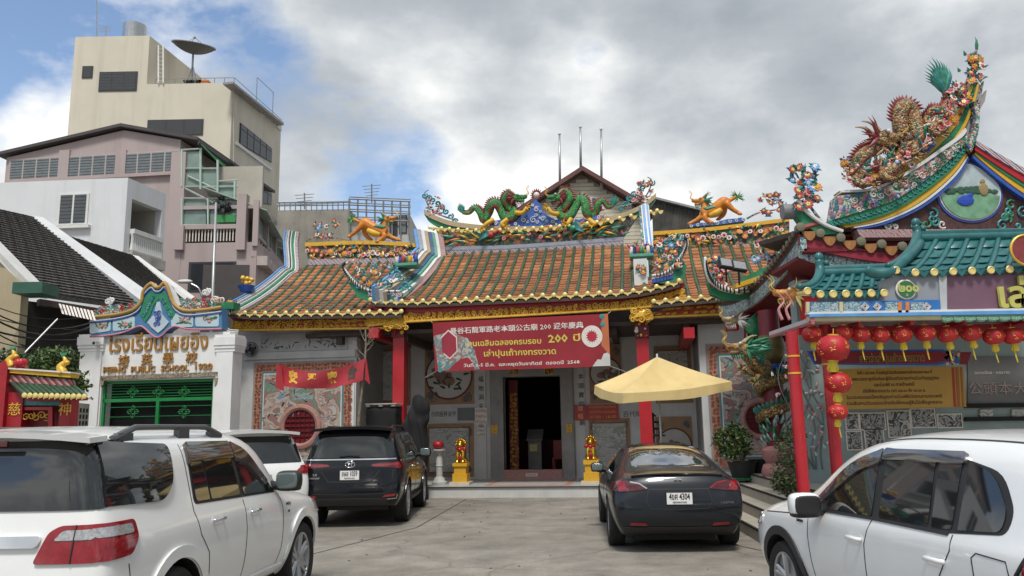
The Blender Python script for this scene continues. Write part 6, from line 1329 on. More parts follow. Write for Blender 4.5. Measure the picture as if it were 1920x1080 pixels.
def build_annex():
 FR[0]=FW;H=thing('side_hall','side hall with sweeping painted gable and upturned eave right of the temple','temple hall',(8,17,0))
# steps: edges measured on the nosings
 es=[(.68,(1404,887),(1478,909)),(.51,(1380,905.5),(1478,938)),(.34,(1391,947),(1442,967)),(.17,(1388,985),(1425,1003))]
 tile=mat('cream_step_tile',(.40,.37,.31),.55,0,.12,4,dirt=.25,dcol=(.2,.17,.13));nose=INK2;lines=[]
 for z,a,b in es:
  A,B=PZ(*a,z),PZ(*b,z);d=(B-A).normalized();lines.append((z,A,d))
 dmean=sum((l[2]for l in lines[:3]),V()).normalized();dirs=V((dmean.x,dmean.y,0)).normalized();side=V((-dirs.y,dirs.x,0));side=side if side.x>0 else-side
 A0=lines[1][1]
 for k,(z,A,d)in enumerate(lines):
  off=(A-A0).dot(side);off=(.32,0,-.34,-.68)[k];p0=A0+side*off+dirs*-1.2;p1=A0+side*off+dirs*9;zz=V((0,0,1))
  q=[V((p.x,p.y,z-.17 if k else z-.17))for p in(p0,p1,p1+side*(6 if k==0 else 1.2),p0+side*(6 if k==0 else 1.2))]
  mb=MB();mb.hexa([V((p.x,p.y,0))for p in q],(0,0,z));o=mb.build('step' if k else 'terrace',tile,H);mb=MB();mb.hexa([V((p0.x,p0.y,z))-side*.004,V((p1.x,p1.y,z))-side*.004,V((p1.x,p1.y,z))+side*.035,V((p0.x,p0.y,z))+side*.035],(0,0,.004));mb.hexa([V((p0.x,p0.y,z-.025))-side*.006,V((p1.x,p1.y,z-.025))-side*.006,V((p1.x,p1.y,z+.003))-side*.006,V((p0.x,p0.y,z+.003))-side*.006],side*.004);mb.build('step_nosing',nose,o)
# display wall
 Yw=14.0;x0=P(1503,700,Yw).x;wallm=mat('celadon_wall',(.25,.32,.31),.6,0,.12,2,dirt=.2);mb=MB();mb.box((x0,Yw,.0),(13.5,Yw+.3,4.2));wl=mb.build('display_wall',wallm,H)
 rr=random.Random(4);mb=MB()
 for i in range(5):  # blossom branches in relief
  p=P(1525+rr.uniform(-10,40),880,Yw-.01);pts=[p]
  for k in range(6):p=p+V((rr.uniform(-.18,.18),0,.33));pts.append(p)
  mb.mi(0).tube(smooth_path(pts,3),[.015,.004],4)
  for k in range(14):
   c=pts[rr.randrange(1,7)]+V((rr.uniform(-.2,.2),-.01,rr.uniform(-.1,.1)));mb.mi(1+k%2);g=rr.uniform(0,6.3);mb.blade(c,c+V((cos(g),0,sin(g)))*.08,.03,(0,-1,0),0,2)
 o=mb.build('blossom_relief',[mat('branch_grey',(.14,.18,.18),.6),PETP,mat('pale_blossom',(.50,.55,.55),.6)],wl);o['kind']='stuff'
 strip([(1815,670),(1960,668)],[(1815,760),(1960,758)],Yw-.04,.05,'stone_panel',mat('grey_slate_wall',(.15,.15,.15),.7,0,.15,3),wl)
 for i,ch in enumerate('公頭本大'):text(ch,.24,P(1829+28*i,730,Yw-.05),mat('pale_carving',(.34,.26,.24),.7),wl,.004)
 text('ตลาดน้อย · ทรงวาด',.07,P(1860,699,Yw-.05),PETW,wl,.002,width=.6)
 strip([(1812,757),(1960,755)],[(1812,765),(1960,763)],Yw-.08,.08,'stone_ledge',DARK,wl);strip([(1812,782),(1960,780)],[(1812,790),(1960,788)],Yw-.08,.08,'stone_ledge',DARK,wl)
 for x in(1838,1898):strip([(x,768),(x+24,768)],[(x,781),(x+24,781)],Yw-.05,.04,'stone_carving',MURAL2,wl)
 bw=[painting('old_photograph_%s'%c,[(.03,.03,.03),(.10,.10,.10),(.32,.32,.31),(.05,.05,.05),(.45,.45,.43),(.16,.16,.16)],s_,(1,1,1),.3)for c,s_ in(('a',5),('b',8))]
 for i,(x,y,w,h)in enumerate(((1586,776,24,28),(1612,776,48,28),(1664,772,44,46),(1708,768,46,32),(1758,778,46,22),(1588,810,28,32),(1622,806,36,36))):
  a,b=P(x,y,Yw-.03),P(x+w,y+h,Yw-.03);mb=MB();mb.box((a.x-.02,Yw-.03,b.z-.02),(b.x+.02,Yw-.005,a.z+.02));o=mb.build('photo_board',PETW,wl);mb=MB();mb.box((a.x,Yw-.036,b.z),(b.x,Yw-.029,a.z));mb.build('photo_print',bw[i%2],o)
# gold notice and red name board
 gb=mat('gold_banner',(.47,.27,.045),.45,0,.1,2);Yb=Yw-.35;c=P(1685,725,Yb);root=thing('gold_notice','long gold notice banner with rows of dark lettering','banner',(c.x,Yb,c.z-.4));strip([(1566,692),(1806,687)],[(1570,768),(1812,763)],Yb,.02,'banner_sheet',gb,root)
 for i,(s_,w)in enumerate((('วันที่ ๑ ธันวาคม นี้ ขอเชิญร่วมเฉลิมฉลองศาลเจ้าครบรอบ ๒๐๐ ปี',150),('ขอพระบรมราชูปถัมภ์และผู้มีจิตศรัทธาทุกท่านร่วมทำบุญบูรณะ',180),('และร่วมพิธี ณ ศาลเจ้าแห่งนี้',80),('เปิดให้สักการะทุกวัน เวลา ๐๗.๐๐ ถึง ๑๘.๐๐ น.',125),('ในวาระครบรอบนี้ขอเชิญทุกท่านร่วมพิธีเปิดงานตามประเพณี',190),('ร่วมสืบสานวัฒนธรรมไทยจีนให้คงอยู่สืบไปเพื่อลูกหลาน',190))):
  p=P(1677,698.5+11.4*i,Yb-.003);text(s_,.075,p,mat('brown_ink',(.06,.02,.01),.6),root,.001,width=w/118.0,bold=.001)
 for x,w,m in((1785,4,RED),(1792,5,mat('copper_paint',(.35,.12,.03),.5)),(1801,3,MATS['copper_paint'])):strip([(x,689),(x+w,689)],[(x+4,763),(x+w+4,763)],Yb-.008,.01,'banner_stripe',m,root)
 Yr=12.6;c=P(1670,670,Yr);root=thing('red_name_board','red and blue carved name board hanging behind the lanterns','sign',(c.x,Yr,c.z));strip([(1514,658),(1768,655),(1776,670)],[(1528,683),(1762,684),(1776,670)],Yr,.05,'board_edge',BLUE,root,2);strip([(1520,661),(1760,659),(1769,670)],[(1532,681),(1756,681),(1769,670)],Yr-.012,.05,'board_face',mat('sign_red',(.20,.012,.02),.5),root,2);strip([(1800,660),(1822,660)],[(1800,683),(1814,683)],Yr,.05,'board_end',MATS['sign_red'],root)
 strip([(1774,657),(1800,657)],[(1774,684),(1800,684)],Yr,.04,'board_pattern',MOSG,root);text('ศาลเจ้าเล่าปุนเถ้ากงทรงวาด',.17,P(1672,672,Yr-.02),mat('olive_gold',(.28,.20,.05),.5),root,.004,width=1.02,bold=.002)
# ---- roof of the hall: gable face, bands, ridge
 Yg=15.3;zmap=lambda a,b:(1440+a/2.7,60+b/2.7);Z=lambda L:[zmap(*q)for q in L]
 gm=painting('gable_ground',[(.05,.02,.02),(.08,.03,.03),(.03,.02,.02)],4,(1,1,1),.2)
 poly=Z([(300,1010),(480,985),(640,935),(780,860),(900,760),(990,660),(1020,605),(1060,610),(1160,690),(1300,790),(1440,880),(1440,1010)]);mb=MB();mb.prism(PL(poly,Yg),(0,.25,0));gf=mb.build('gable_wall',gm,H)
 mb=MB();a_,b_=P(1500,430,Yg+.3),P(1960,560,Yg+.3);mb.box((a_.x,Yg+.28,b_.z),(b_.x,Yg+.45,a_.z));mb.build('upper_wall',DRED,H);mb=MB();A=PL(poly,Yg);back=[p+V((0,5,0))for p in A];mb.grid([A[:7],[p+V((0,5,.0))for p in A[:7]]]);mb.grid([A[7:11],[p+V((0,5,0))for p in A[7:11]]]);mb.grid([[p+V((0,0,-.12))for p in A[:7]],[p+V((0,5,-.12))for p in A[:7]]]);mb.build('roof_slope',OTILE,H)
 bands=[([(380,800),(520,790),(640,742),(760,668),(870,592),(970,520),(1000,485)],[(370,812),(525,802),(645,754),(768,682),(880,606),(980,535),(1008,500)],WHT,.0),
([(350,830),(525,802),(645,754),(768,682),(880,606),(980,535),(1008,500)],[(330,950),(480,905),(640,850),(790,755),(905,660),(1000,560),(1010,545)],mosaic('rake_relief',[(.04,.2,.12),(.5,.5,.46),(.45,.16,.18),(.04,.16,.12),(.05,.1,.3),(.5,.48,.42)],14),.03),
([(300,960),(480,905),(640,850),(790,755),(905,660),(1000,560),(1010,545)],[(310,985),(480,960),(640,905),(800,805),(920,705),(1000,610),(1012,590)],GRN,.06),
([(370,975),(560,930),(700,868),(810,800),(925,700),(1000,612)],[(395,990),(565,955),(715,893),(830,817),(945,712),(1008,622)],YEL,.09),
([(430,985),(565,957),(715,895),(832,820),(946,716),(1010,628)],[(440,992),(570,966),(720,906),(840,830),(955,724),(1014,634)],WHT,.10),
([(440,992),(570,967),(722,908),(842,832),(957,726),(1016,636)],[(460,998),(575,978),(730,918),(850,842),(966,736),(1020,644)],BLUE,.11),
([(1050,545),(1160,610),(1300,690),(1440,770)],[(1052,572),(1160,640),(1300,722),(1440,800)],PWST,.02),([(1052,572),(1160,640),(1300,722),(1440,800)],[(1048,598),(1150,668),(1296,762),(1440,850)],RED,.05),
([(1060,600),(1150,668),(1296,762),(1440,850)],[(1050,606),(1146,682),(1290,780),(1440,872)],GRN,.07),([(1050,606),(1146,684),(1290,782),(1440,872)],[(1046,618),(1140,700),(1280,806),(1440,900)],YEL,.09),([(1040,622),(1138,704),(1276,810),(1440,905)],[(1034,634),(1130,718),(1268,824),(1440,920)],BLUE,.10)]
 for i,(a,b,m,dy)in enumerate(bands):strip(Z(a),Z(b),Yg-.22+dy,.4-dy,'rake_band',m,gf)
 g1,g2=smooth_path(PL(Z([(330,975),(480,935),(640,880),(790,782),(912,685),(1000,588)]),Yg-.17),6),[];mb=MB()
 for i in range(0,len(g1)-1):p=g1[i];mb.box(p+V((-.05,-.01,-.012)),p+V((.05,.01,.012)));mb.box(p+V((-.05,-.01,-.05)),p+V((-.03,.01,.05)))
 mb.build('key_fret',TEALO,gf);rr=random.Random(12);mb=MB();up_,lo_=smooth_path(PL(Z([(440,850),(645,775),(768,705),(880,628),(985,545)]),Yg-.2),6),smooth_path(PL(Z([(440,905),(640,838),(790,745),(900,655),(990,565)]),Yg-.2),6)
 for i in range(len(up_)):
  for k in range(2):c=up_[i].lerp(lo_[i],rr.random());mb.mi(rr.randrange(3));curl(mb,c,rr.uniform(.05,.09),rr.uniform(0,6),rr.choice((-1,1)),.016)
 o=mb.build('rake_scroll',[LEAFG,PETW,PETP],gf);o['kind']='stuff'
# medallion with a painted scene
 c=P(*zmap(1020,815),Yg-.02);s1=(P(*zmap(1170,815),Yg)-P(*zmap(1020,815),Yg)).length;pl=[]
 for i in range(40):
  a=2*pi*i/40;pl.append(c+V((cos(a)*s1*(1.0 if sin(a)<.2 else 1.0-.25*(sin(a)-.2)),0,sin(a)*s1*(.92 if sin(a)<0 else .92+.22*max(0,sin(a)-.75)*4*.25))))
 mb=MB();mb.prism([c+(p-c)*1.12 for p in pl],(0,.05,0));md=mb.build('medallion_rim',BLUE,gf);mb=MB();mb.prism([c+(p-c)*1.05+V((0,-.012,0))for p in pl],(0,.05,0));mb.build('medallion_rim',WHT,md)
 sky_=mat('painted_sky',(.42,.50,.52),.6,0,.25,3);fld=mat('painted_field',(.16,.33,.20),.6,0,.4,4);mb=MB();mb.prism([p+V((0,-.025,0))for p in pl],(0,.05,0));mb.build('painted_scene',sky_,md)
 low=[p for p in pl if p.z<c.z-.02*s1];low.sort(key=lambda p:math.atan2(p.z-c.z,p.x-c.x));mb=MB();mb.prism([p+V((0,-.032,0))for p in low]+[c+V((s1*.3,-.032,s1*.05)),c+V((-s1*.3,-.032,s1*.1))],(0,.02,0));mb.build('painted_field',fld,md)
 mb=MB();rr=random.Random(7)
 for i in range(26):q=c+V((rr.uniform(-.85,.85)*s1,-.04,s1*(.05+rr.uniform(-.05,.12))));mb.ball(q,(.07,.012,.045),6,4)
 mb.build('painted_hedge',mat('hedge_paint',(.03,.10,.06),.6),md);mb=MB();q=c+V((-.12,-.045,-.16));mb.ball(q,(.17,.015,.11),10,6);mb.ball(q+V((.1,0,.1)),(.06,.014,.05),8,5);mb.build('painted_figure',mat('ultramarine',(.02,.07,.42),.5),md);mb=MB();q=c+V((.26,-.045,.06));mb.ball(q,(.10,.015,.13),10,6);mb.ball(q+V((0,0,.16)),(.05,.014,.05),8,5);mb.build('painted_figure',mat('olive_robe',(.30,.22,.10),.5),md)
# scroll-work in the spandrels
 mb=MB();rr=random.Random(17)
 for i in range(130):
  a,b=rr.uniform(560,1420),rr.uniform(700,990);lim=990-max(0,(a-460))*.62 if a<1000 else 660+(a-1000)*.62
  if b<lim+60 or(a-1020)**2+(b-815)**2<190**2:continue
  mb.mi(rr.randrange(3));curl(mb,P(*zmap(a,b),Yg-.03),rr.uniform(.06,.13),rr.uniform(0,6),rr.choice((-1,1)),.024,turns=1.1)
 o=mb.build('gable_scroll',[LEAFG,PETW,TEALO],gf);o['kind']='stuff';strip(Z([(450,1000),(1440,996)]),Z([(470,1040),(1440,1036)]),Yg-.15,.3,'wave_band',stripes('pink_wave',[(.5,.48,.45),(.5,.2,.22),(.45,.42,.4),(.35,.1,.12)],6,'DIAGONAL',dist=4),gf)
# sweeping dragon ridge
 yr=Yg-.05;rb=[([(360,805),(480,800),(640,735),(715,660),(830,560),(930,450),(1000,330),(1040,235),(1046,215)],[(380,820),(500,812),(650,750),(735,690),(850,590),(950,475),(1012,345),(1050,245),(1054,220)],YEL,-.05),([(735,690),(850,590),(950,475),(1012,345),(1050,245)],[(770,700),(880,605),(975,492),(1032,362),(1062,255)],GRN,-.02),([(770,700),(880,605),(975,492),(1032,362),(1062,255)],[(790,705),(895,614),(988,500),(1042,370),(1070,262)],YEL,-.05),([(790,705),(895,614),(988,500),(1042,370),(1070,262)],[(820,712),(925,632),(1012,520),(1065,395),(1086,300)],mat('cement_grey',(.30,.29,.27),.8),.0)]
 for i,(a,b,m,dy)in enumerate(rb):
  o=strip(Z(a),Z(b),yr+dy,.3,'dragon_ridge' if i==0 else 'ridge_band',m,gf if i==0 else dr_)
  if i==0:dr_=gf
 for pl_ in([(1060,320),(1095,245),(1085,300),(1050,380)],[(1066,360),(1108,292),(1098,350),(1062,410)]):
  mb=MB();mb.prism(PL(Z(pl_),yr),(0,.1,0));mb.build('ridge_fin',MATS['cement_grey'],gf)
 strip(Z([(1040,350),(1052,420),(1040,500),(1000,560)]),Z([(1075,360),(1072,440),(1062,520),(1030,610)]),Yg-.25,.4,'apex_scroll',MOSG,gf)
 bush(gf,P(*zmap(1040,190),yr),8,.10,.26,81,V((.5,.4,1.3)),'rwrop',True,[P(*zmap(980,330),yr),P(*zmap(1010,240),yr),P(*zmap(1050,130),yr),P(*zmap(1058,40),yr)]);bush(gf,P(*zmap(985,320),yr),5,.10,.2,82,V((.7,.4,1.2)),'wrrop')
 for x,y,h in((1056,60,.3),(1000,90,.12),(970,172,.1)):mb=MB();p=P(*zmap(x,y+30),yr);mb.blade(p,p+V((-.04 if x<1050 else 0,0,h)),.04,(0,-1,0),.1,3);mb.build('ridge_leaf',LEAFG,gf)
 bush(gf,P(*zmap(950,330),yr-.1),6,.09,.22,85,V((.8,.4,1.1)),'rpwr');bush(gf,P(*zmap(870,440),yr-.15),6,.08,.25,86,V((1.2,.4,.7)),'rpor');bush(gf,P(*zmap(700,640),yr-.2),5,.07,.3,87,V((1.2,.3,.5)),'bwrp');bush(gf,P(*zmap(420,720),yr-.15),5,.07,.25,88,V((.8,.4,1)),'wro')
 bush(gf,P(*zmap(400,650),yr),4,.07,.22,83,V((.6,.3,1)),'bbw')
 cvz=lambda a,b:zmap(a,b)
 dragon('hall_dragon','large gilt dragon sculpture coiling up the side hall ridge',[(892,300),(905,350),(880,395),(835,400),(810,440),(800,520),(765,545),(745,470),(728,405),(700,375),(672,400),(668,480),(690,570),(660,660),(590,715),(500,735),(445,700),(470,635),(520,600),(560,590)],yr-.1,.15,1,1.5,SCM,.75,[((430,740),(470,770),(520,770)),((560,700),(600,740),(650,750)),((740,560),(745,600),(735,630)),((850,440),(830,500),(870,520))],None,MAROON,None,(565,545),cvz)
 mb=MB();rr=random.Random(77)
 for i in range(110):
  t=rr.random();a,b=430+520*t,760-330*t**1.4;p=P(*zmap(a+rr.uniform(-40,40),b+rr.uniform(-75,20)),yr-rr.uniform(.1,.3));g=rr.uniform(0,3.14);mb.mi(rr.randrange(6));mb.blade(p,p+V((cos(g),rr.uniform(-.4,.1),sin(g)))*rr.uniform(.1,.28),rr.uniform(.02,.045),(0,-1,0),.2,3)
 mb.build('ridge_feathers',[MAROON,LEAFG,PETO,PETW,MATS['tan_paint'],TEALO],gf)
 for i in range(16):t=i/15;flower(P(*zmap(440+500*t,770-330*t**1.3+rr.uniform(-12,12)),yr-.25),rr.uniform(.07,.11),rr.choice('rwpo'),gf,0,i)
 mb=MB()
 for a,b,r in((690,620,.16),(720,600,.12),(790,580,.14),(820,560,.12),(880,480,.13),(480,770,.1),(580,740,.12),(850,500,.1)):curl(mb,P(*zmap(a,b),yr-.12),r,a,1,.035,turns=1.5,n=14);mb.ball(P(*zmap(a,b),yr),(r*1.1,.05,r),9,6)
 o=mb.build('ridge_clouds',mosaic('cloud_blue_white',[(.05,.12,.4),(.6,.62,.62),(.08,.2,.5)],18),gf,True)
# ---- eaves: side eave running back and front eave running right from the upturned corner
 Yc,Ys=13.0,18.6;cp=P(1499,437,Yc);sp_=P(1347,566,Ys);mid=[];pts_px=[(1347,566,Ys),(1375,562,17.6),(1410,542,16.4),(1445,508,15.1),(1475,470,13.9),(1499,433,Yc)]
 e3=smooth_path([P(a,b,c_)for a,b,c_ in pts_px],5);fo=[p+V((0,0,-.26))for p in e3]
 mb=MB();mb.slab([e3,[p+V((1.5,0,.55))*max(.03,1-1.15*i/(len(e3)-1))for i,p in enumerate(e3)]],(0,0,-.1));se=mb.build('side_eave',BRN,H)
 mb=MB();mb.slab([[p+V((0,0,-.10))for p in e3],[p+V((.0,0,-.34))for p in e3]],(.1,0,0));mb.build('eave_fascia',mosaic('white_green_fascia',[(.5,.52,.5),(.1,.25,.2),(.55,.56,.54),(.3,.4,.36),(.06,.15,.25)],22),se)
 mb=MB();mb.slab([[p+V((.05,0,-.30))for p in e3],[p+V((1.1,0,-.30))for p in e3]],(0,0,-.06));mb.build('soffit',DRED,se)
 tl=MB();tl.tube([(-.02,0,.0),(.34,0,.10)],.05,7);tm=tl.mesh('eave_tile',[mat('eave_tile_red',(.28,.07,.06),.6,0,.3,8,dirt=.3)],smooth=50);cp_=MB();cp_.lathe((-.02,0,0),[(.055,0),(.055,.03),(.02,.04)],9,(-1,0,0));cm=cp_.mesh('eave_cap',[mat('dull_cap',(.16,.15,.10),.6)])
 L=0;dist=[0]
 for i in range(1,len(e3)):dist.append(dist[-1]+(e3[i]-e3[i-1]).length)
 n=int(dist[-1]/.21)
 for k in range(n+1):
  d=dist[-1]*k/n;i=max(0,min(len(e3)-2,next((j for j in range(len(dist)-1)if dist[j+1]>=d),len(e3)-2)));p=e3[i].lerp(e3[i+1],(d-dist[i])/max(1e-6,dist[i+1]-dist[i]));inst('eave_tile',tm,se,Matrix.Translation(p+V((0,0,.03))));inst('eave_cap',cm,se,Matrix.Translation(p+V((-.02,0,.03))))
 f_px=[(1499,430),(1530,440),(1570,449),(1620,458),(1700,467),(1800,474),(1960,478)];f3=smooth_path([P(a,b,Yc)for a,b in f_px],5)
 mb=MB();mb.slab([f3,[p+V((.0,2.2,.3))for p in f3]],(0,0,-.08));fe=mb.build('front_eave',BRN,H);mb=MB();mb.slab([[p+V((0,.02,-.05))for p in f3],[p+V((0,.02,-.26))for p in f3]],(0,.08,0));mb.build('eave_board',mat('crimson_board',(.28,.02,.04),.5,0,.2,4),fe)
 mb=MB();mb.slab([[p+V((0,.12,-.24))for p in f3],[p+V((0,.12,-.46))for p in f3]],(0,.08,0));mb.build('eave_fascia',MATS['white_green_fascia'],fe);mb=MB();mb.slab([[p+V((0,.15,-.42))for p in f3],[p+V((0,1.6,-.42))for p in f3]],(0,0,-.06));mb.build('soffit',DRED,fe)
 d2=[0]
 for i in range(1,len(f3)):d2.append(d2[-1]+(f3[i]-f3[i-1]).length)
 lens=MB();lens.prism([V((-.135+.27*i/8,0,.02-.16*sin(pi*i/8)))for i in range(9)],(0,.03,0));lm=lens.mesh('drip_tile',[mat('rust_drip',(.34,.15,.05),.6,0,.3,14)]);rc=MB();rc.lathe((0,0,0),[(.075,0),(.075,.05),(.03,.06)],10,(0,-1,0));rm=rc.mesh('eave_cap',[mat('dull_cap',())])
 n=int(d2[-1]/.335)
 for k in range(n+1):
  for dd,me,nm,oz in((.0,rm,'eave_cap',.03),(.5,lm,'drip_tile',0)):
   d=d2[-1]*min(1,(k+dd)/n);i=max(0,min(len(f3)-2,next((j for j in range(len(d2)-1)if d2[j+1]>=d),len(f3)-2)));p=f3[i].lerp(f3[i+1],(d-d2[i])/max(1e-6,d2[i+1]-d2[i]));inst(nm,me,fe,Matrix.Translation(p+V((0,-.02,oz))))
# corner ridge: green keel, flowers, gutter box
 mb=MB();mb.prism(PL([(1488,380),(1496,376),(1510,398),(1545,425),(1575,438),(1540,440),(1505,420),(1492,402)],Yc-.02),(0,.2,0));kl=mb.build('corner_keel',GRN,H);mb=MB();pts=smooth_path(PL([(1496,374),(1512,396),(1545,420),(1580,434)],Yc-.06),5);mb.tube(pts,.035,6);mb.build('corner_rib',WHT,kl)
 bush(kl,P(1507,352,Yc),12,.085,.30,91,V((.75,.4,1.25)),'rwobrp',True,[P(1540,415,Yc),P(1515,380,Yc),P(1500,340,Yc),P(1484,310,Yc)]);mb=MB()
 for a,b,c_,d in((1485,340,1481,308),(1505,330,1510,305),(1525,350,1530,330)):mb.blade(P(a,b,Yc),P(c_,d,Yc),.04,(0,-1,0),.1,3)
 mb.build('corner_leaves',TEALO,kl);mb=MB();c=P(1481,397,Yc+.1);mb.lathe(c+V((-.13,0,.0)),[(.13,0),(.13,.3)],12,(1,0,0));mb.build('rain_pipe',mat('pipe_grey',(.20,.20,.21),.5,0,.1,6),H,40)
# hip scroll over the side eave, with two floodlights
 yq=16.6;mb=MB();mb.prism(PL([(1328,530),(1350,545),(1390,553),(1420,545),(1400,560),(1360,562),(1335,552)],yq),(0,.2,0));hs=mb.build('hip_scroll',GRN,H);mb=MB();pts=smooth_path(PL([(1322,482),(1326,510),(1340,532),(1375,546),(1430,540)],yq-.05),6);mb.tube(pts,[.03,.06,.06,.04],7);mb.mi(1)
 for i in range(3,len(pts),1):mb.box(pts[i]+V((-.012,-.09,-.06)),pts[i]+V((.012,-.05,.06)))
 mb.build('scroll_comb',[WHT,INK2],hs,True);bush(hs,P(1342,508,yq),8,.09,.3,93,V((.6,.4,1.0)),'rwobrp');strip([(1395,520),(1440,498)],[(1392,530),(1446,510)],yq-.4,.3,'hip_band',GRN,hs);strip([(1380,532),(1450,508)],[(1380,540),(1450,518)],yq-.5,.3,'hip_band',YEL,hs);bush(hs,P(1440,478,yq-1.5),6,.07,.25,94,V((1.2,.3,.8)),'pwbw')
 for i,(px,py)in enumerate(((1361,495),(1385,500))):
  c=P(px,py,15.6);root=thing('floodlight',('floodlight with pale glass on the side hall eave, left one of two','floodlight with pale glass on the side hall eave, right one of two')[i],'floodlight',c,'floodlights on the eave');R3=Matrix.Rotation(-.5,3,'X')@Matrix.Rotation(.25,3,'Z');bx=lambda a:c+R3@V(a)
  mb=MB();mb.hexa([bx((-.15,-.05,-.11)),bx((.15,-.05,-.11)),bx((.15,-.05,.11)),bx((-.15,-.05,.11))],R3@V((0,.09,0)));mb.build('housing',INK2,root);mb=MB();mb.hexa([bx((-.13,-.058,-.09)),bx((.13,-.058,-.09)),bx((.13,-.058,.09)),bx((-.13,-.058,.09))],R3@V((0,.006,0)));mb.build('lens',MATS['lamp_clear'],root);mb=MB();mb.tube([c+V((0,.02,-.08)),c+V((.02,.1,-.35))],.02,5);mb.build('bracket',INK2,root)
# red posts and ties under the side eave
 for px,y in((1358,18.2),(1500,13.6)):
  c=P(px,600,y);mb=MB();mb.box((c.x+.05,y-.12,c.z-.25),(c.x+.29,y+.12,c.z+(.2 if px<1400 else .55)));mb.build('eave_post',RED,H)
# ---- dragon column
 Y=15.9;b=P(1462,890,Y);X=b.x;z0,z1=.68,P(1462,610,Y).z+.3;root=thing('dragon_column','column wound by a gilt dragon on a pink stone base','column',(X,Y,z0));mb=MB();mb.lathe((X,Y,z0),[(.32,0),(.34,.1),(.30,.22),(.24,.26),(.30,.36),(.31,.5),(.24,.58)],20);mb.build('base',mat('rose_stone',(.36,.165,.15),.5,0,.12,6),root,40);mb=MB();mb.lathe((X,Y,z0),[(.2,.5),(.2,z1-z0)],16);mb.build('shaft',mat('maroon_column',(.20,.02,.03),.45),root,40)
 zc=P(1450,655,Y).z;mb=MB();mb.lathe((X,Y,zc-.28),[(.22,0),(.25,.15),(.28,.3),(.26,.45),(.22,.55)],16);mb.build('capital',mat('bronze_capital',(.20,.14,.05),.5,.3,.35,6),root,True);mb=MB();mb.lathe((X,Y,zc-.42),[(.215,0),(.23,.03),(.23,.09),(.215,.12)],16);mb.build('blue_ring',BLUE,root)
 turns,n=2.4,60;pts=[]
 for i in range(n):t=i/(n-1);a=-1.2+turns*2*pi*t;r=.27+.03*sin(t*9);pts.append(V((X+cos(a)*r,Y+sin(a)*r,z0+.75+t*(zc-.35-z0-.75))))
 hp=P(1392,652,Y-.7);pts+=smooth_path([pts[-1],V((X-.3,Y-.45,zc-.45)),P(1420,690,Y-.55),P(1405,672,Y-.65),hp],5)[1:]
 k=len(pts);rd=[.045+.075*min(1,i/k/.3)for i in range(k)];mb=MB();mb.tube(pts,rd,9);mb.build('dragon_body',SCD,root,True);mb=MB();fr=frames(pts)
 for i in range(2,k-2):
  t=fr[i][0];out=V((pts[i].x-X,pts[i].y-Y,0)).normalized();up=(V((0,0,1))-t*t.z).normalized();mb.mi(i%2);mb.blade(pts[i]+up*rd[i]*.8+out*.04,pts[i]+up*(rd[i]*2.0)+out*.12,.05,out,.1,2)
 mb.build('dragon_spines',[LEAFG,TEALO],root);h=head(root,hp,-1,1.0,mosaic('dragon_face',[(.40,.22,.05),(.30,.12,.05),(.45,.35,.18),(.2,.08,.04)],26),[LEAFG]);mb=MB();rr=random.Random(6)
 for i in range(26):a=rr.uniform(-.9,.9);mb.blade(hp+V((.12,0,rr.uniform(-.1,.08))),hp+V((.2+.38*cos(a),rr.uniform(-.25,.1),.36*sin(a))),.04,(0,-1,0),.2,3)
 mb.build('dragon_mane',LEAFG,root);mb=MB();claw_leg(mb,P(1432,700,Y-.4),P(1408,700,Y-.6),P(1392,690,Y-.7),.06,-1);claw_leg(mb,P(1440,680,Y-.4),P(1422,705,Y-.6),P(1412,715,Y-.7),.05,-1);mb.build('dragon_legs',SCD,root,True);mb=MB()
 for i in range(40):a=rr.uniform(2.2,5.6);zz=rr.uniform(z0+.62,z0+1.1);p=V((X+cos(a)*.22,Y+sin(a)*.22,zz));mb.mi(i%2);mb.blade(p,p+V((cos(a)*.12,sin(a)*.12,.16)),.05,(cos(a),sin(a),0),.1,2)
 mb.build('wave_relief',[GRN,mat('foam_paint',(.40,.50,.50),.5)],root)
# carved dragon head bracket under the eave
 root=thing('bracket_dragon','pale gilt dragon head bracket with green fan above the dragon column','dragon statue',P(1400,620,16.6));hp=P(1378,600,16.6);head(root,hp,-1,.85,mat('ivory_gilt',(.32,.26,.15),.45,0,.3,12),[WHT]);mb=MB()
 for i in range(16):a=-1.1+2.2*i/15;p=P(1398,612,16.6);mb.mi(i%2);mb.blade(p,p+V((cos(a)*.62,.05,sin(a)*.36)),.06,(0,-1,0),.1,3)
 mb.build('green_fan',[GRN,LEAFG],root);strip([(1400,592),(1500,560)],[(1400,640),(1500,640)],17.2,.2,'bracket_board',DRED,H)
 root=thing('bracket_dragon','gilt dragon head bracket with long pink whiskers under the side hall corner','dragon statue',P(1490,560,13.6));hp=P(1484,552,13.6);head(root,hp,-1,1.0,MATS['beast_face'],[GOLDL]);mb=MB()
 for dx in(0,14):mb.tube(smooth_path(PL([(1467+dx,600),(1460+dx,580),(1470+dx,565),(1458+dx,548)],13.5),4),[.03,.02,.012],6)
 mb.build('long_whiskers',PETP,root,True)
build_annex()
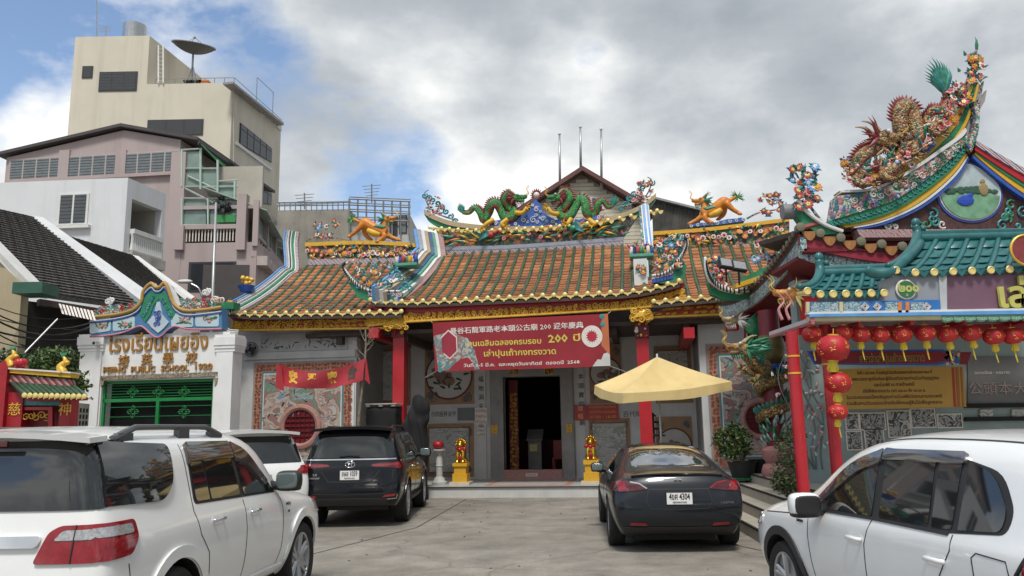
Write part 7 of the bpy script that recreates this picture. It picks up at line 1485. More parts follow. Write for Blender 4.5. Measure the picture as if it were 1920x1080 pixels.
def build_kiosk():
 FR[0]=FW;Y=11.4;K=thing('lantern_kiosk','open kiosk with teal tiled roof, painted fascia and red posts','kiosk',(6,12,0));rx=11.6
 WP=lambda x,y,dy=0:P(x,y,Y+dy)
 strip([(1518,589),(1960,581)],[(1518,594),(1960,588)],Y-.04,.1,'blue_moulding',SKYB,K);strip([(1514,585),(1960,577)],[(1514,589),(1960,581)],Y-.02,.1,'white_moulding',WHT,K)
 strip([(1516,594),(1765,590)],[(1518,602),(1765,599)],Y,.1,'cream_moulding',mat('cream_paint',(.55,.50,.28),.5),K)
 strip([(1765,590),(1960,587)],[(1765,596),(1960,593)],Y,.1,'mint_rail',mat('mint_paint',(.22,.42,.30),.5),K);sc_=MB();c0=WP(1775,598);w=(WP(1797,598)-c0).x;sc_.prism([V((w/2*cos(a),0,-.07*abs(sin(a))-.0))for a in[pi+pi*i/10 for i in range(11)]],(0,.05,0))
 for i in range(4):curl(sc_,V(((-.3+.2*i)*w,-.01,-.03)),.025,i,(-1)**i,.009)
 sm=sc_.mesh('mint_scallop',[MATS['mint_paint']])
 for i in range(10):inst('mint_scallop',sm,K,Matrix.Translation(WP(1776+21.5*i,595-.35*i,-.01)))
 strip([(1516,566),(1763,562)],[(1516,586),(1763,582)],Y,.08,'tile_band',mat('band_blue',(.03,.16,.45),.4),K)
 mbm=mosaic('band_pattern',[(.45,.5,.48),(.05,.2,.3),(.1,.3,.4),(.4,.45,.45)],30,.4)
 for x,w in((1520,52),(1582,34),(1660,24),(1708,24)):strip([(x,567),(x+w,566)],[(x,585),(x+w,584)],Y-.012,.02,'band_tile',mbm,K)
 for x,w,m in((1512,6,MATS['cream_paint']),(1574,7,MATS['cream_paint']),(1684,7,PETO),(1698,7,PETO)):strip([(x,566),(x+w,566)],[(x,586),(x+w,586)],Y-.02,.04,'band_divider',m,K)
 for x in(1622,1645,1738):
  c=WP(x,575,-.012);mb=MB()
  for k in range(3):r=.06-.018*k;mb.tube([c+V((r*a,0,r*b))for a,b in((1,0),(0,1),(-1,0),(0,-1),(1,0))],.006,4,False)
  mb.build('band_motif',PETW,K)
 for p in([(1648,528),(1680,516),(1764,512),(1764,582),(1650,584)],):mb=MB();mb.prism(PL(p,Y+.05),(0,.06,0));gp=mb.build('fascia_panel',GREYP,K)
 strip([(1760,512),(1775,511)],[(1764,582),(1776,582)],Y+.02,.08,'fascia_post',mat('pale_grey',(.42,.45,.46),.5),K);strip([(1773,509),(1960,503)],[(1776,582),(1960,580)],Y+.05,.06,'sign_panel',MAUVE,K)
# round emblem and raised lettering
 c=WP(1698,543,.03);mb=MB();mb.lathe(c,[(.14,0),(.15,.01),(.14,.02)],28,(0,-1,0));em=mb.build('emblem',PETW,gp);mb=MB();mb.lathe(c+V((0,-.02,0)),[(.125,0),(.125,.008)],28,(0,-1,0));mb.build('emblem_disc',mat('emblem_green',(.03,.14,.05),.5),em);lg=mat('lime_letter',(.42,.45,.14),.5);text('๒๐๐',.17,c+V((.03,-.03,.02)),lg,em,.004,width=.30,bold=.008);text('ปี',.05,c+V((0,-.03,-.085)),PETW,em,.002)
 text('เล่าปุนเถ้ากง',.52,WP(1868,556,.0),mat('sign_letter',(.48,.46,.12),.45),K,.025,None,'lettering','LEFT',.012)
# teal tiled roofs
 def teal(x0,x1,ye,yr,n,dyr,nm,ridge_extra=None,eave_drop=0):
  e0,e1=WP(x0[0],ye[0]),WP(x0[1],ye[1]);r0,r1=P(x1[0],yr[0],Y+dyr),P(x1[1],yr[1],Y+dyr);N=n
  def at(u,v):a=e0.lerp(e1,u);b=r0.lerp(r1,u);q=a.lerp(b,v);q.z-=.05*sin(pi*v);q.z+=.05*(1-v)**2*max(0,1-5*u)**2;return q
  mb=MB();mb.slab([[at(i/N,v/6)for v in range(7)]for i in range(N+1)],(0,.0,-.05));rf=mb.build(nm,TEAL,K);cap=MB();cap.lathe((0,0,0),[(.052,0),(.058,.02),(.045,.03),(.04,.022)],14,(0,-1,0));cme=cap.mesh('eave_cap',[GOLDL],smooth=40)
  for i in range(N+1):
   t=MB();t.tube([at(i/N,v/8)+V((0,0,.02))for v in range(9)],.038,8);t.build('ridge_tile_row',TEAL,rf,60);o=inst('eave_cap',cme,rf,Matrix.Translation(at(i/N,0)+V((0,-.03,-.01))))
   if i<N:
    for k in range(4):
     p,q=at((i+.2)/N,(k+.02)/4),at((i+.8)/N,(k+.02)/4);p2,q2=at((i+.2)/N,min(1,(k+1.1)/4)),at((i+.8)/N,min(1,(k+1.1)/4));m_=(p+q)/2+V((0,-.05,-.015));t=MB();L1=[p+V((0,0,.035)),(p+q)/2+V((0,-.04,.028)),q+V((0,0,.035))];t.slab([L1,[p2+V((0,0,.008)),(p2+q2)/2+V((0,0,.002)),q2+V((0,0,.008))]],(0,0,-.012));t.build('pan_tile',TEAL,rf,60)
    h=(at((i+1)/N,0)-at(i/N,0)).x*.5;c=at((i+.5)/N,0);t=MB();t.prism([c+V((-h*.7,-.02,.02)),c+V((0,-.02,-.085)),c+V((h*.7,-.02,.02))],(0,.02,0));t.build('drip_tile',TEAL,rf)
  t=MB();t.tube([r0+V((-.08,0,.05)),r1+V((.3,0,.05))],.075,8,flat=.8);t.tube([r0+V((-.06,0,.13)),r1+V((.3,0,.13))],.04,6);t.build('ridge',TEAL,rf,60)
  t=MB();p=r0+V((-.05,0,.1));t.tube(smooth_path([at(0,0)+V((-.12,-.05,.06)),at(0,.3)+V((-.05,0,.06)),at(0,.7)+V((-.03,0,.07)),p,p+V((-.02,0,.16))],4),[.04,.06,.06,.075,.05],8);t.ball(p+V((.0,0,.2)),(.07,.05,.075),9,6);t.ball(p+V((.1,0,.1)),(.05,.05,.05),8,6);t.build('ridge_finial',TEAL,rf,True)
  return rf
 teal((1512,1640),(1556,520),(551,549),(515,513),5,.55,'lower_teal_roof')if False else teal((1512,1655),(1545,1655),(552,549),(518,514),6,.55,'lower_teal_roof');teal((1678,1960),(1727,1960),(513,502),(452,446),8,.85,'upper_teal_roof')
 mb=MB();p=smooth_path([WP(1624,505,-.02),WP(1640,512,-.02),WP(1672,508,-.02),WP(1705,480,.2),WP(1727,455,.7)],5);mb.tube(p,[.07,.08,.075,.07,.08],8,flat=.7);mb.build('hip_ridge',TEAL,K,True)
 c=P(1921,470,Y-.1);mb=MB();mb.lathe(c,[(.22,0),(.22,.03),(.19,.04)],28,(0,-1,0));o=mb.build('round_plaque',MATS['maroon_paint'],K);mb=MB();mb.tube([c+V((cos(a)*.22,-.04,sin(a)*.22))for a in[2*pi*i/32 for i in range(33)]],.018,6);mb.build('plaque_rim',GOLD,o)
# soffit, red frame, posts
 zs=WP(1520,603).z;l=WP(1520,603);bl=P(1441,612,13.4);mb=MB();mb.hexa([V((l.x,Y+.05,zs)),V((9.8,Y+.05,zs)),V((9.8,13.4,zs+.02)),V((bl.x,13.4,zs+.02))],(0,0,.06));so=mb.build('soffit',mat('soffit_white',(.55,.52,.50),.6,0,.06,2),K)
 mb=MB();mb.slab([[V((l.x,Y-.02,zs+.05)),V((bl.x,13.4,zs+.07))],[V((l.x,Y-.02,zs-.04)),V((bl.x,13.4,zs-.02))]],(.05,0,0));mb.build('soffit_edge',mat('rose_trim',(.40,.12,.14),.5),so)
 for x in(5.0,5.75,6.5,7.4,8.3):mb=MB();mb.box((x,Y+.1,zs-.06),(x+.05,13.3,zs+.0));mb.build('soffit_rail',RED,so)
 mb=MB();mb.box((l.x,Y+.5,zs-.13),(9.8,Y+.58,zs-.02));mb.build('cross_beam',RED,K)
 mb=MB();mb.box((l.x+.7,Y+.12,zs),(9.8,13.3,zs+.3));mb.build('roof_deck',GREYP,K)
 ym=.1
 for px,dy,zt in((1496,.02,None),(1561,.45,None)):
  a=P(px,780,Y+dy);top=P(px-11,622,Y+dy).z if px<1500 else zs;mb=MB();mb.lathe((a.x,Y+dy,0),[(.085,0),(.085,top)],18);po=mb.build('post',RED,K,40)
  for q in((668,700)if px<1500 else(683,)):z=P(px-8,q,Y+dy).z;mb=MB();mb.lathe((a.x,Y+dy,z-.012),[(.092,0),(.092,.024)],18);mb.build('gold_ring',YEL,po)
  mb=MB();mb.lathe((a.x,Y+dy,0),[(.16,0),(.16,.12),(.1,.16)],16);mb.build('post_base',STONE,po)
 return K
build_kiosk()
def lantern_mesh(seed):
 n,k=20,12;b=MB();vs=[];fs=[]
 for i in range(k+1):
  t=-1.25+2.5*i/k
  for j in range(n*2):
   g=pi*j/n;r=cos(t)**.85*(1.0 if j%2 else .945);vs.append(V((r*cos(g),r*sin(g),.82*sin(t))))
 m=2*n;fs=[(i*m+j,i*m+(j+1)%m,(i+1)*m+(j+1)%m,(i+1)*m+j)for i in range(k)for j in range(m)];b.add(vs,fs);return b.mesh('paper_globe',[mat('lantern_red',(.44,.014,.02),.5,0,.2,4)],smooth=50)
LM={}
def build_lanterns():
 FR[0]=FW;body=lantern_mesh(0);mb=MB();mb.lathe((0,0,.74),[(.34,0),(.34,.12),(.2,.13),(.03,.14),(.03,.5)],14);cap=mb.mesh('end_cap',[GOLD]);mb=MB();mb.lathe((0,0,-.86),[(.2,0),(.34,.01),(.34,.12)],14);cap2=mb.mesh('end_cap',[GOLD])
 mb=MB()
 for i in range(9):a=2*pi*i/9;mb.blade(V((cos(a)*.18,sin(a)*.18,-.84)),V((cos(a)*.3,sin(a)*.3,-1.5)),.14,(cos(a),sin(a),0),.05,3)
 mb.lathe((0,0,-1.5),[(.26,0),(.3,.3),(.22,.66)],10);tas=mb.mesh('tassel',[mat('tassel_yellow',(.62,.48,.04),.6,0,.2,20)]);mb=MB();mb.tube([(0,0,-1.45),(.06,0,-2.0),(.16,-.03,-2.6)],[.06,.07,.05],5);tail=mb.mesh('ribbon',[MATS['tassel_yellow']])
 dec=MB();rr=random.Random(1)
 for j in range(3):
  g0=-pi/2+(j-1)*.95
  for i in range(9):
   g,t=g0+rr.uniform(-.17,.17),rr.uniform(-.5,.5);c=V((cos(g)*cos(t)**.85,sin(g)*cos(t)**.85,.82*sin(t)))*1.012;nr=V((cos(g),sin(g),.3*sin(t)));ex=V((-sin(g),cos(g),0));a=rr.uniform(0,6.3);dec.blade(c,c+(ex*cos(a)+V((0,0,1))*sin(a))*.16,.035,nr,0,2)
 dm=dec.mesh('gilt_print',[GOLD])
 row=[(1523,627,19),(1580,625,18),(1614,628,18),(1650,629,18),(1690,628,19),(1735,625,19),(1777,627,19),(1821,625,19),(1863,631,19),(1899,630,19),(1937,630,19)]
 words=['the leftmost, clear of the red post','tucked behind the big lantern','first to the right of the big lantern','second to the right of the big lantern','third to the right of the big lantern','fourth to the right of the big lantern','fifth to the right of the big lantern','sixth to the right of the big lantern','seventh to the right of the big lantern','last but one before the picture edge','cut by the right picture edge']
 def lant(px,py,r,y,label,tl,grp):
  c=P(px,py,y);R_=r*(P(px+20,py,y)-c).length/20;root=thing('red_lantern',label,'lantern',c,grp);M_=Matrix.Translation(c)@Matrix.Rotation(math.sin(px*7)*.10,4,'Y')@Matrix.Rotation(px*.37,4,'Z')@Matrix.Scale(R_,4)
  inst('paper_globe',body,root,M_);inst('end_cap',cap,root,M_);inst('end_cap',cap2,root,M_);inst('gilt_print',dm,root,Matrix.Translation(c)@Matrix.Rotation(math.sin(px)*.6,4,'Z')@Matrix.Scale(R_,4))['kind']='stuff';inst('tassel',tas,root,M_)
  if tl:inst('ribbon',tail,root,Matrix.Translation(c)@Matrix.Rotation(math.sin(px*3)*.8,4,'Z')@Matrix.Scale(R_,4))
 for(px,py,r),w in zip(row,words):lant(px,py,r,11.62,'small red lantern under the kiosk, '+w,True,'red lanterns under the kiosk')
 lant(1562,653,30,11.2,'biggest red lantern, top of the three hung down the kiosk post',False,'lanterns hung down the post');lant(1571,718,24,11.25,'middle red lantern of the three hung down the kiosk post',False,'lanterns hung down the post');lant(1571,773,18,11.25,'lowest and smallest red lantern of the three hung down the kiosk post',True,'lanterns hung down the post')
build_lanterns()
# ------------------------------------------------------------------ plants
def leafy(parent,blobs,n,size,m,seed,name='foliage',flat=.0):
 """leaf-sized faces through the volume of several clumps"""
 rr=random.Random(seed);mb=MB();tot=sum(b[1]**2 for b in blobs)
 for c,r,sq in blobs:
  c=V(c)
  for i in range(max(4,int(n*r*r/tot))):
   g,t=rr.uniform(0,2*pi),math.acos(rr.uniform(-1,1));q=r*rr.uniform(.35,1.0)**.5;d=V((sin(t)*cos(g),sin(t)*sin(g),cos(t)*sq));p=c+d*q*rr.choice((1,1,1.12))
   a=V((rr.uniform(-1,1),rr.uniform(-1,1),rr.uniform(-.6,.9))).normalized();b=a.cross(V((rr.uniform(-1,1),rr.uniform(-1,1),rr.uniform(-1,1)))).normalized();s_=size*rr.uniform(.6,1.3);mb.mi(rr.randrange(len(m)))
   e=p+a*s_;w=b*s_*.28;k=p+a*s_*.5+a.cross(b)*s_*.08;mb.add([p,k+w,e,k-w],[(0,1,2,3)])
 o=mb.build(name,m,parent,fix=False);o['kind']='stuff';return o
LF=[mat('leaf_dark',(.035,.07,.02),.55,0,.3,8),mat('leaf_mid',(.07,.12,.03),.55,0,.3,8),mat('leaf_light',(.12,.17,.05),.55,0,.3,8)]
LFD=[mat('leaf_olive',(.06,.075,.03),.6,0,.3,8),mat('leaf_olive_pale',(.11,.12,.05),.6,0,.3,8),LF[0]]
def build_plants():
 FR[0]=FW;Y=16.4;Y=17.0;zb=P(1396,899,Y).z;pm=mat('black_pot',(.025,.027,.027),.6);X=P(1392,880,Y).x;s_=(P(1442,800,Y)-P(1392,800,Y)).length/50
 root=thing('potted_tree','bushy green tree in a black pot right of the parasol','potted plant',(X,Y,.27));mb=MB();h=30*s_;mb.lathe((X,Y,zb),[(.20,0),(.22,.05),(.29,h),(.31,h+.03),(.27,h+.03),(.2,h-.04)],20);mb.build('pot',pm,root,40);mb=MB();mb.lathe((X,Y,zb),[(.30,0),(.33,.04)],20);mb.build('saucer',GRN,root)
 c=P(1377,830,Y);mb=MB();rr=random.Random(2)
 for i in range(7):mb.tube(smooth_path([V((X,Y,zb+.3)),V((X+rr.uniform(-.1,.1),Y+rr.uniform(-.1,.1),zb+.6)),c+V((rr.uniform(-.35,.35),rr.uniform(-.25,.25),rr.uniform(-.15,.35)))],3),[.02,.006],5)
 mb.build('stems',MATS['grey_bark'],root);leafy(root,[(c,.30,.9),(c+V((-.24,0,.05)),.2,.9),(c+V((.2,.1,.1)),.2,.9),(c+V((.04,0,.26)),.2,.8),(c+V((-.12,0,-.2)),.2,.7),(c+V((.18,0,-.15)),.16,.8),(c+V((-.3,0,.2)),.1,1)],1500,.085,LF,3)
 b=P(1430,880,Y+.2);root=thing('empty_pot','empty black pot on the terrace behind the potted tree','flower pot',(b.x,Y+.2,.3));mb=MB();z=b.z;mb.lathe((b.x,Y+.2,.27),[(.2,0),(.27,z-.1),(.3,z-.07),(.26,z-.08),(.18,.15)],18);mb.build('pot',pm,root,40)
 Y2=12.6;b=P(1487,900,Y2);root=thing('slender_shrub','thin-leaved green shrub growing beside the red kiosk post','shrub',(b.x,Y2,.5));mb=MB()
 for i in range(9):mb.tube(smooth_path([V((b.x,Y2,.5)),V((b.x+rr.uniform(-.15,.1),Y2+rr.uniform(-.1,.1),1.0)),P(1480+rr.uniform(-18,18),830+rr.uniform(-15,50),Y2)],3),[.014,.004],5)
 mb.build('stems',MATS['grey_bark'],root);leafy(root,[(P(1482,848,Y2),.22,1.2),(P(1478,885,Y2),.24,1.1),(P(1490,815,Y2),.16,1.3),(P(1470,905,Y2),.2,.8),(P(1488,915,Y2),.2,1)],1700,.06,LFD,5)
build_plants()
# ------------------------------------------------------------------ school gate
def wframe(A,B):
 """frame with x along the wall A -> B, y into the wall, z up"""
 d=V((B.x-A.x,B.y-A.y,0)).normalized();M_=Matrix(((d.x,-d.y,0,A.x),(d.y,d.x,0,A.y),(0,0,1,0),(0,0,0,1)));return M_
def build_school():
 FR[0]=FW;o=P(290,760,19.3);FR[0]=frame(o.x,19.3,0,8);y=0
 G=thing('school_gate','white school gateway with painted curved gable and gold lettering','gateway',(0,0,0));W=mat('school_white',(.72,.72,.71),.7,0,.06,2,dirt=.2,dcol=(.35,.33,.3));X=lambda px:P(px,700,0).x;Zp=lambda px,py:P(px,py,0).z
 gx0,gx1,gz=X(192),X(401),Zp(300,712);zt_=Zp(300,626)
 mb=MB();mb.box((X(160),0,0),(gx0,.4,zt_));mb.box((gx1,0,0),(X(428),.4,zt_));mb.box((gx0,0,gz),(gx1,.4,zt_));mb.build('wall',W,G)
 for a,b in((150,190),(406,437)):
  mb=MB();mb.box((X(a),-.05,0),(X(b),.42,Zp(a,660)));pl=mb.build('pillar',W,G);mb=MB();x0,x1=X(a-3),X(b+3)
  for k,(p0,p1,e)in enumerate(((660,654,.01),(654,648,.03),(648,633,.05),(633,628,.02))):mb.box((x0-e*.5,-.05-e,Zp(a,p0)),(x1+e*.5,.44+e,Zp(a,p1)))
  mb.build('capital',W,pl)
# painted gable board
 top=[(170,597),(216,592),(250,583),(266,568),(270,548),(284,533),(292,540),(301,540),(310,532),(318,548),(326,570),(346,584),(380,583),(416,578)]
 bot=[(170,630),(205,628),(235,622),(258,612),(268,612),(280,622),(290,630),(297,632),(305,628),(316,617),(330,611),(350,616),(380,617),(416,616)]
 a,b=smooth_path(PL(top,-.08),3),smooth_path(PL(bot,-.08),3);mb=MB();mb.slab([a,b],(0,.3,0));bd=mb.build('gable_board',mat('gable_blue',(.06,.19,.36),.5),G)
 mb=MB();mb.tube([p+V((0,-.03,.02))for p in a],.045,7);mb.build('gable_moulding',mat('ochre_moulding',(.40,.24,.06),.5),bd,True)
 for k_,(dz_,m_)in enumerate(((-.075,WHT),(-.11,BLUE))):mb=MB();mb.tube([p+V((0,-.02,dz_))for p in a],.018,5);mb.build('gable_line',m_,bd,True)
 mb=MB();rr=random.Random(5)
 for k in range(26):t=rr.random();s_=rr.choice((-1,1));curl(mb,P(295+s_*(8+18*t),556+36*t,-.11),.05,k,s_,.012)
 mb.build('crest_curls',TEALO,bd)['kind']='stuff';mb=MB();mb.tube([p+V((0,-.02,-.01))for p in b],.022,6);mb.build('gable_edge',PINK,bd,True)
 pale=mat('pale_blue_panel',(.42,.54,.58),.5)
 for x0,x1,t,bb in((173,212,601,627),(216,257,600,622),(325,366,588,614),(370,414,585,613)):
  d=3 if x0<300 else 0;mb=MB();mb.prism([V(q)for q in[(p.x,-.095,p.y)for p in rpoly([V((P(px,py,0).x,P(px,py,0).z,0))for px,py in((x0,bb),(x1,bb-d*2),(x1,t-d*2),(x0,t))],.06)]],(0,.02,0));pn=mb.build('picture_panel',pale,bd)
  rr=random.Random(x0);mb=MB();c=P((x0+x1)/2,(t+bb)/2-d,-.1)
  for k in range(18):g=rr.uniform(0,6.3);q=c+V((rr.uniform(-.16,.16),0,rr.uniform(-.06,.06)));mb.mi(k%2);mb.blade(q,q+V((cos(g),0,sin(g)*.7))*.11,.025,(0,-1,0),0,2)
  for k in range(4):mb.mi(2).ball(c+V((rr.uniform(-.1,.1),-.005,rr.uniform(-.05,.05))),(.04,.01,.035),7,4)
  mb.build('painted_fruit',[GRN,MATS['leaf_mid']if 'leaf_mid' in MATS else LEAFG,YEL if x0 in(174,373)else PETP],pn)
 mb=MB();mb.prism(PL([(270,560),(284,545),(292,550),(303,550),(312,545),(320,562),(330,585),(322,600),(312,585),(306,570),(298,560),(288,572),(282,590),(272,604),(262,590)],-.1),(0,.03,0));mb.build('green_scroll',GRN,bd);mb=MB();mb.prism(PL([(294,566),(300,566),(304,590),(316,604),(306,616),(296,624),(284,614),(276,604),(288,590)],-.11),(0,.03,0));mb.build('medallion',mat('ice_blue',(.45,.54,.6),.5),bd);mb=MB();rr=random.Random(1)
 for k in range(7):curl(mb,P(295+rr.uniform(-5,5),600+rr.uniform(-14,12),-.125),.06,k,(-1)**k,.014)
 mb.build('medallion_scroll',BLUE,bd);mb=MB()
 for k in range(150):
  t=rr.random();px=172+90*t if k%2 else 330+86*t;py=(593-8*t if k%2 else 579-4*t)-rr.uniform(0,16);mb.mi(rr.randrange(4));curl(mb,P(px,py,-.0),rr.uniform(.05,.09),rr.uniform(0,6),rr.choice((-1,1)),.02)
 o=mb.build('gable_scroll',[LEAFG,PETR,PETW,TEALO],bd);o['kind']='stuff'
 strip([(190,573),(222,576),(262,582)],[(190,577),(222,580),(262,586)],0,.1,'red_rail',PETR,bd);strip([(350,566),(400,556)],[(350,570),(400,561)],0,.1,'red_rail',PETR,bd);strip([(275,545),(286,530),(292,537)],[(280,548),(287,537),(293,542)],-.06,.1,'white_finial',WHT,bd,3);strip([(305,537),(312,528),(330,555),(338,572)],[(306,542),(312,536),(322,560),(332,575)],-.06,.1,'white_finial',WHT,bd,3)
 for px,py in((206,566),(388,549)):
  mb=MB();c=P(px,py,.05)
  for k in range(4):curl(mb,c+V((.04*(k-1.5),0,.03*(k%2))),.08,k*1.5,(-1)**k,.03)
  mb.build('crest',WHT,bd,True)
 GL=mat('gold_lettering',(.34,.17,.035),.5,.2,.15,20);dk=-.02
 def lt(s_,x0,x1,yc,sz,m=GL,b=.005):p,q=P(x0,yc[0],0),P(x1,yc[1],0);text(s_,sz,((p.x+q.x)/2,dk,(p.z+q.z)/2),m,G,.02,Matrix.Rotation(0,3,'Y'),'lettering','CENTER',b,q.x-p.x)
 lt('โรงเรียนเผยอิง',204,391,(647,641),.56);
 for ch,px,py in(('培',233,678),('英',276,676),('學',316,674),('校',360,672)):text(ch,.30,P(px,py,0)+V((0,dk,0)),GL,G,.02,None,'lettering','CENTER',.003)
 lt('PEIING',195,237,(695,693),.2);lt('PUBLIC',247,292,(694,692),.2);lt('SCHOOL',303,355,(692,690),.2);lt('1920',367,399,(689,687),.2)
 strip([(189,705),(408,697)],[(189,713),(408,705)],-.06,.08,'carved_lintel',mosaic('carved_wood',[(.20,.15,.09),(.30,.24,.15),(.14,.10,.06),(.35,.3,.22)],26),G)
 for x in(189,402):strip([(x,708),(x+7,708)],[(x,726),(x+5,720)],-.06,.08,'lintel_end',MATS['carved_wood'],G)
 mb=MB();c=P(184,644,-.1);mb.box(c+V((-.05,-.16,-.05)),c+V((.05,.1,.04)));o=mb.build('security_camera',WHT,None);tag(o,'small white security camera on the school gate wall','camera');mb=MB();mb.lathe(c+V((0,-.155,-.005)),[(.035,0),(.035,.02)],10,(0,-1,0));mb.build('camera_lens',INK2,o)
# green lattice gate: frames, bars, rosettes
 gg=mat('gate_green',(.012,.20,.05),.4,0,.12,5);gt=thing('green_gate','green metal lattice gate closing the school gateway','gate',((gx0+gx1)/2,.1,0));yg=.1
 zm=Zp(300,748);xm=(gx0+gx1)/2;fw=.06
 for(x0,x1,z0,z1)in((gx0,gx1,gz-.07,gz-.003),(gx0,gx1,zm-.05,zm+.03),(gx0,gx0+fw,.05,gz-.07),(gx1-fw,gx1,.05,gz-.07),(xm-.04,xm+.04,.05,zm-.05),(gx0+fw,gx1-fw,.05,.15),(gx0+fw,gx1-fw,1.0,1.06)):mb=MB();mb.box((x0,yg-.03,z0),(x1,yg+.03,z1));mb.build('gate_frame',gg,gt)
 for z0,z1,n in((zm+.04,gz-.08,5),(1.08,zm-.06,6),(.16,1.0,6)):
  for i in range(n):mb=MB();z=z0+(z1-z0)*(i+.5)/n;mb.tube([(gx0+.08,yg,z),(gx1-.08,yg,z)],.008,5);mb.build('gate_bar',gg,gt)
 for px,py in((249,735),(345,735),(249,772),(345,772),(297,735)):
  c=P(px,py,yg-.03);mb=MB()
  for k in range(4):
   a=pi/2*k;mb.tube([c+V((cos(a),0,sin(a)))*(.03+.0)+V((cos(a+1.57*j),0,sin(a+1.57*j)))*.0+V((cos(a)*.06+.05*cos(t),0,sin(a)*.06+.05*sin(t)))*1 for j,t in[(0,2*pi*i/8)for i in range(9)]],.009,4,False)
  for k in(-1,1):mb.tube([c+V((0,0,.16*k)),c+V((0,0,.03*k))],.008,4);mb.tube([c+V((.16*k,0,0)),c+V((.03*k,0,0))],.008,4)
  mb.build('gate_rosette',gg,gt)
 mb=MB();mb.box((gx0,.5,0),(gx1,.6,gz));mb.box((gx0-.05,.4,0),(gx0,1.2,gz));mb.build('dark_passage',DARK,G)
build_school()
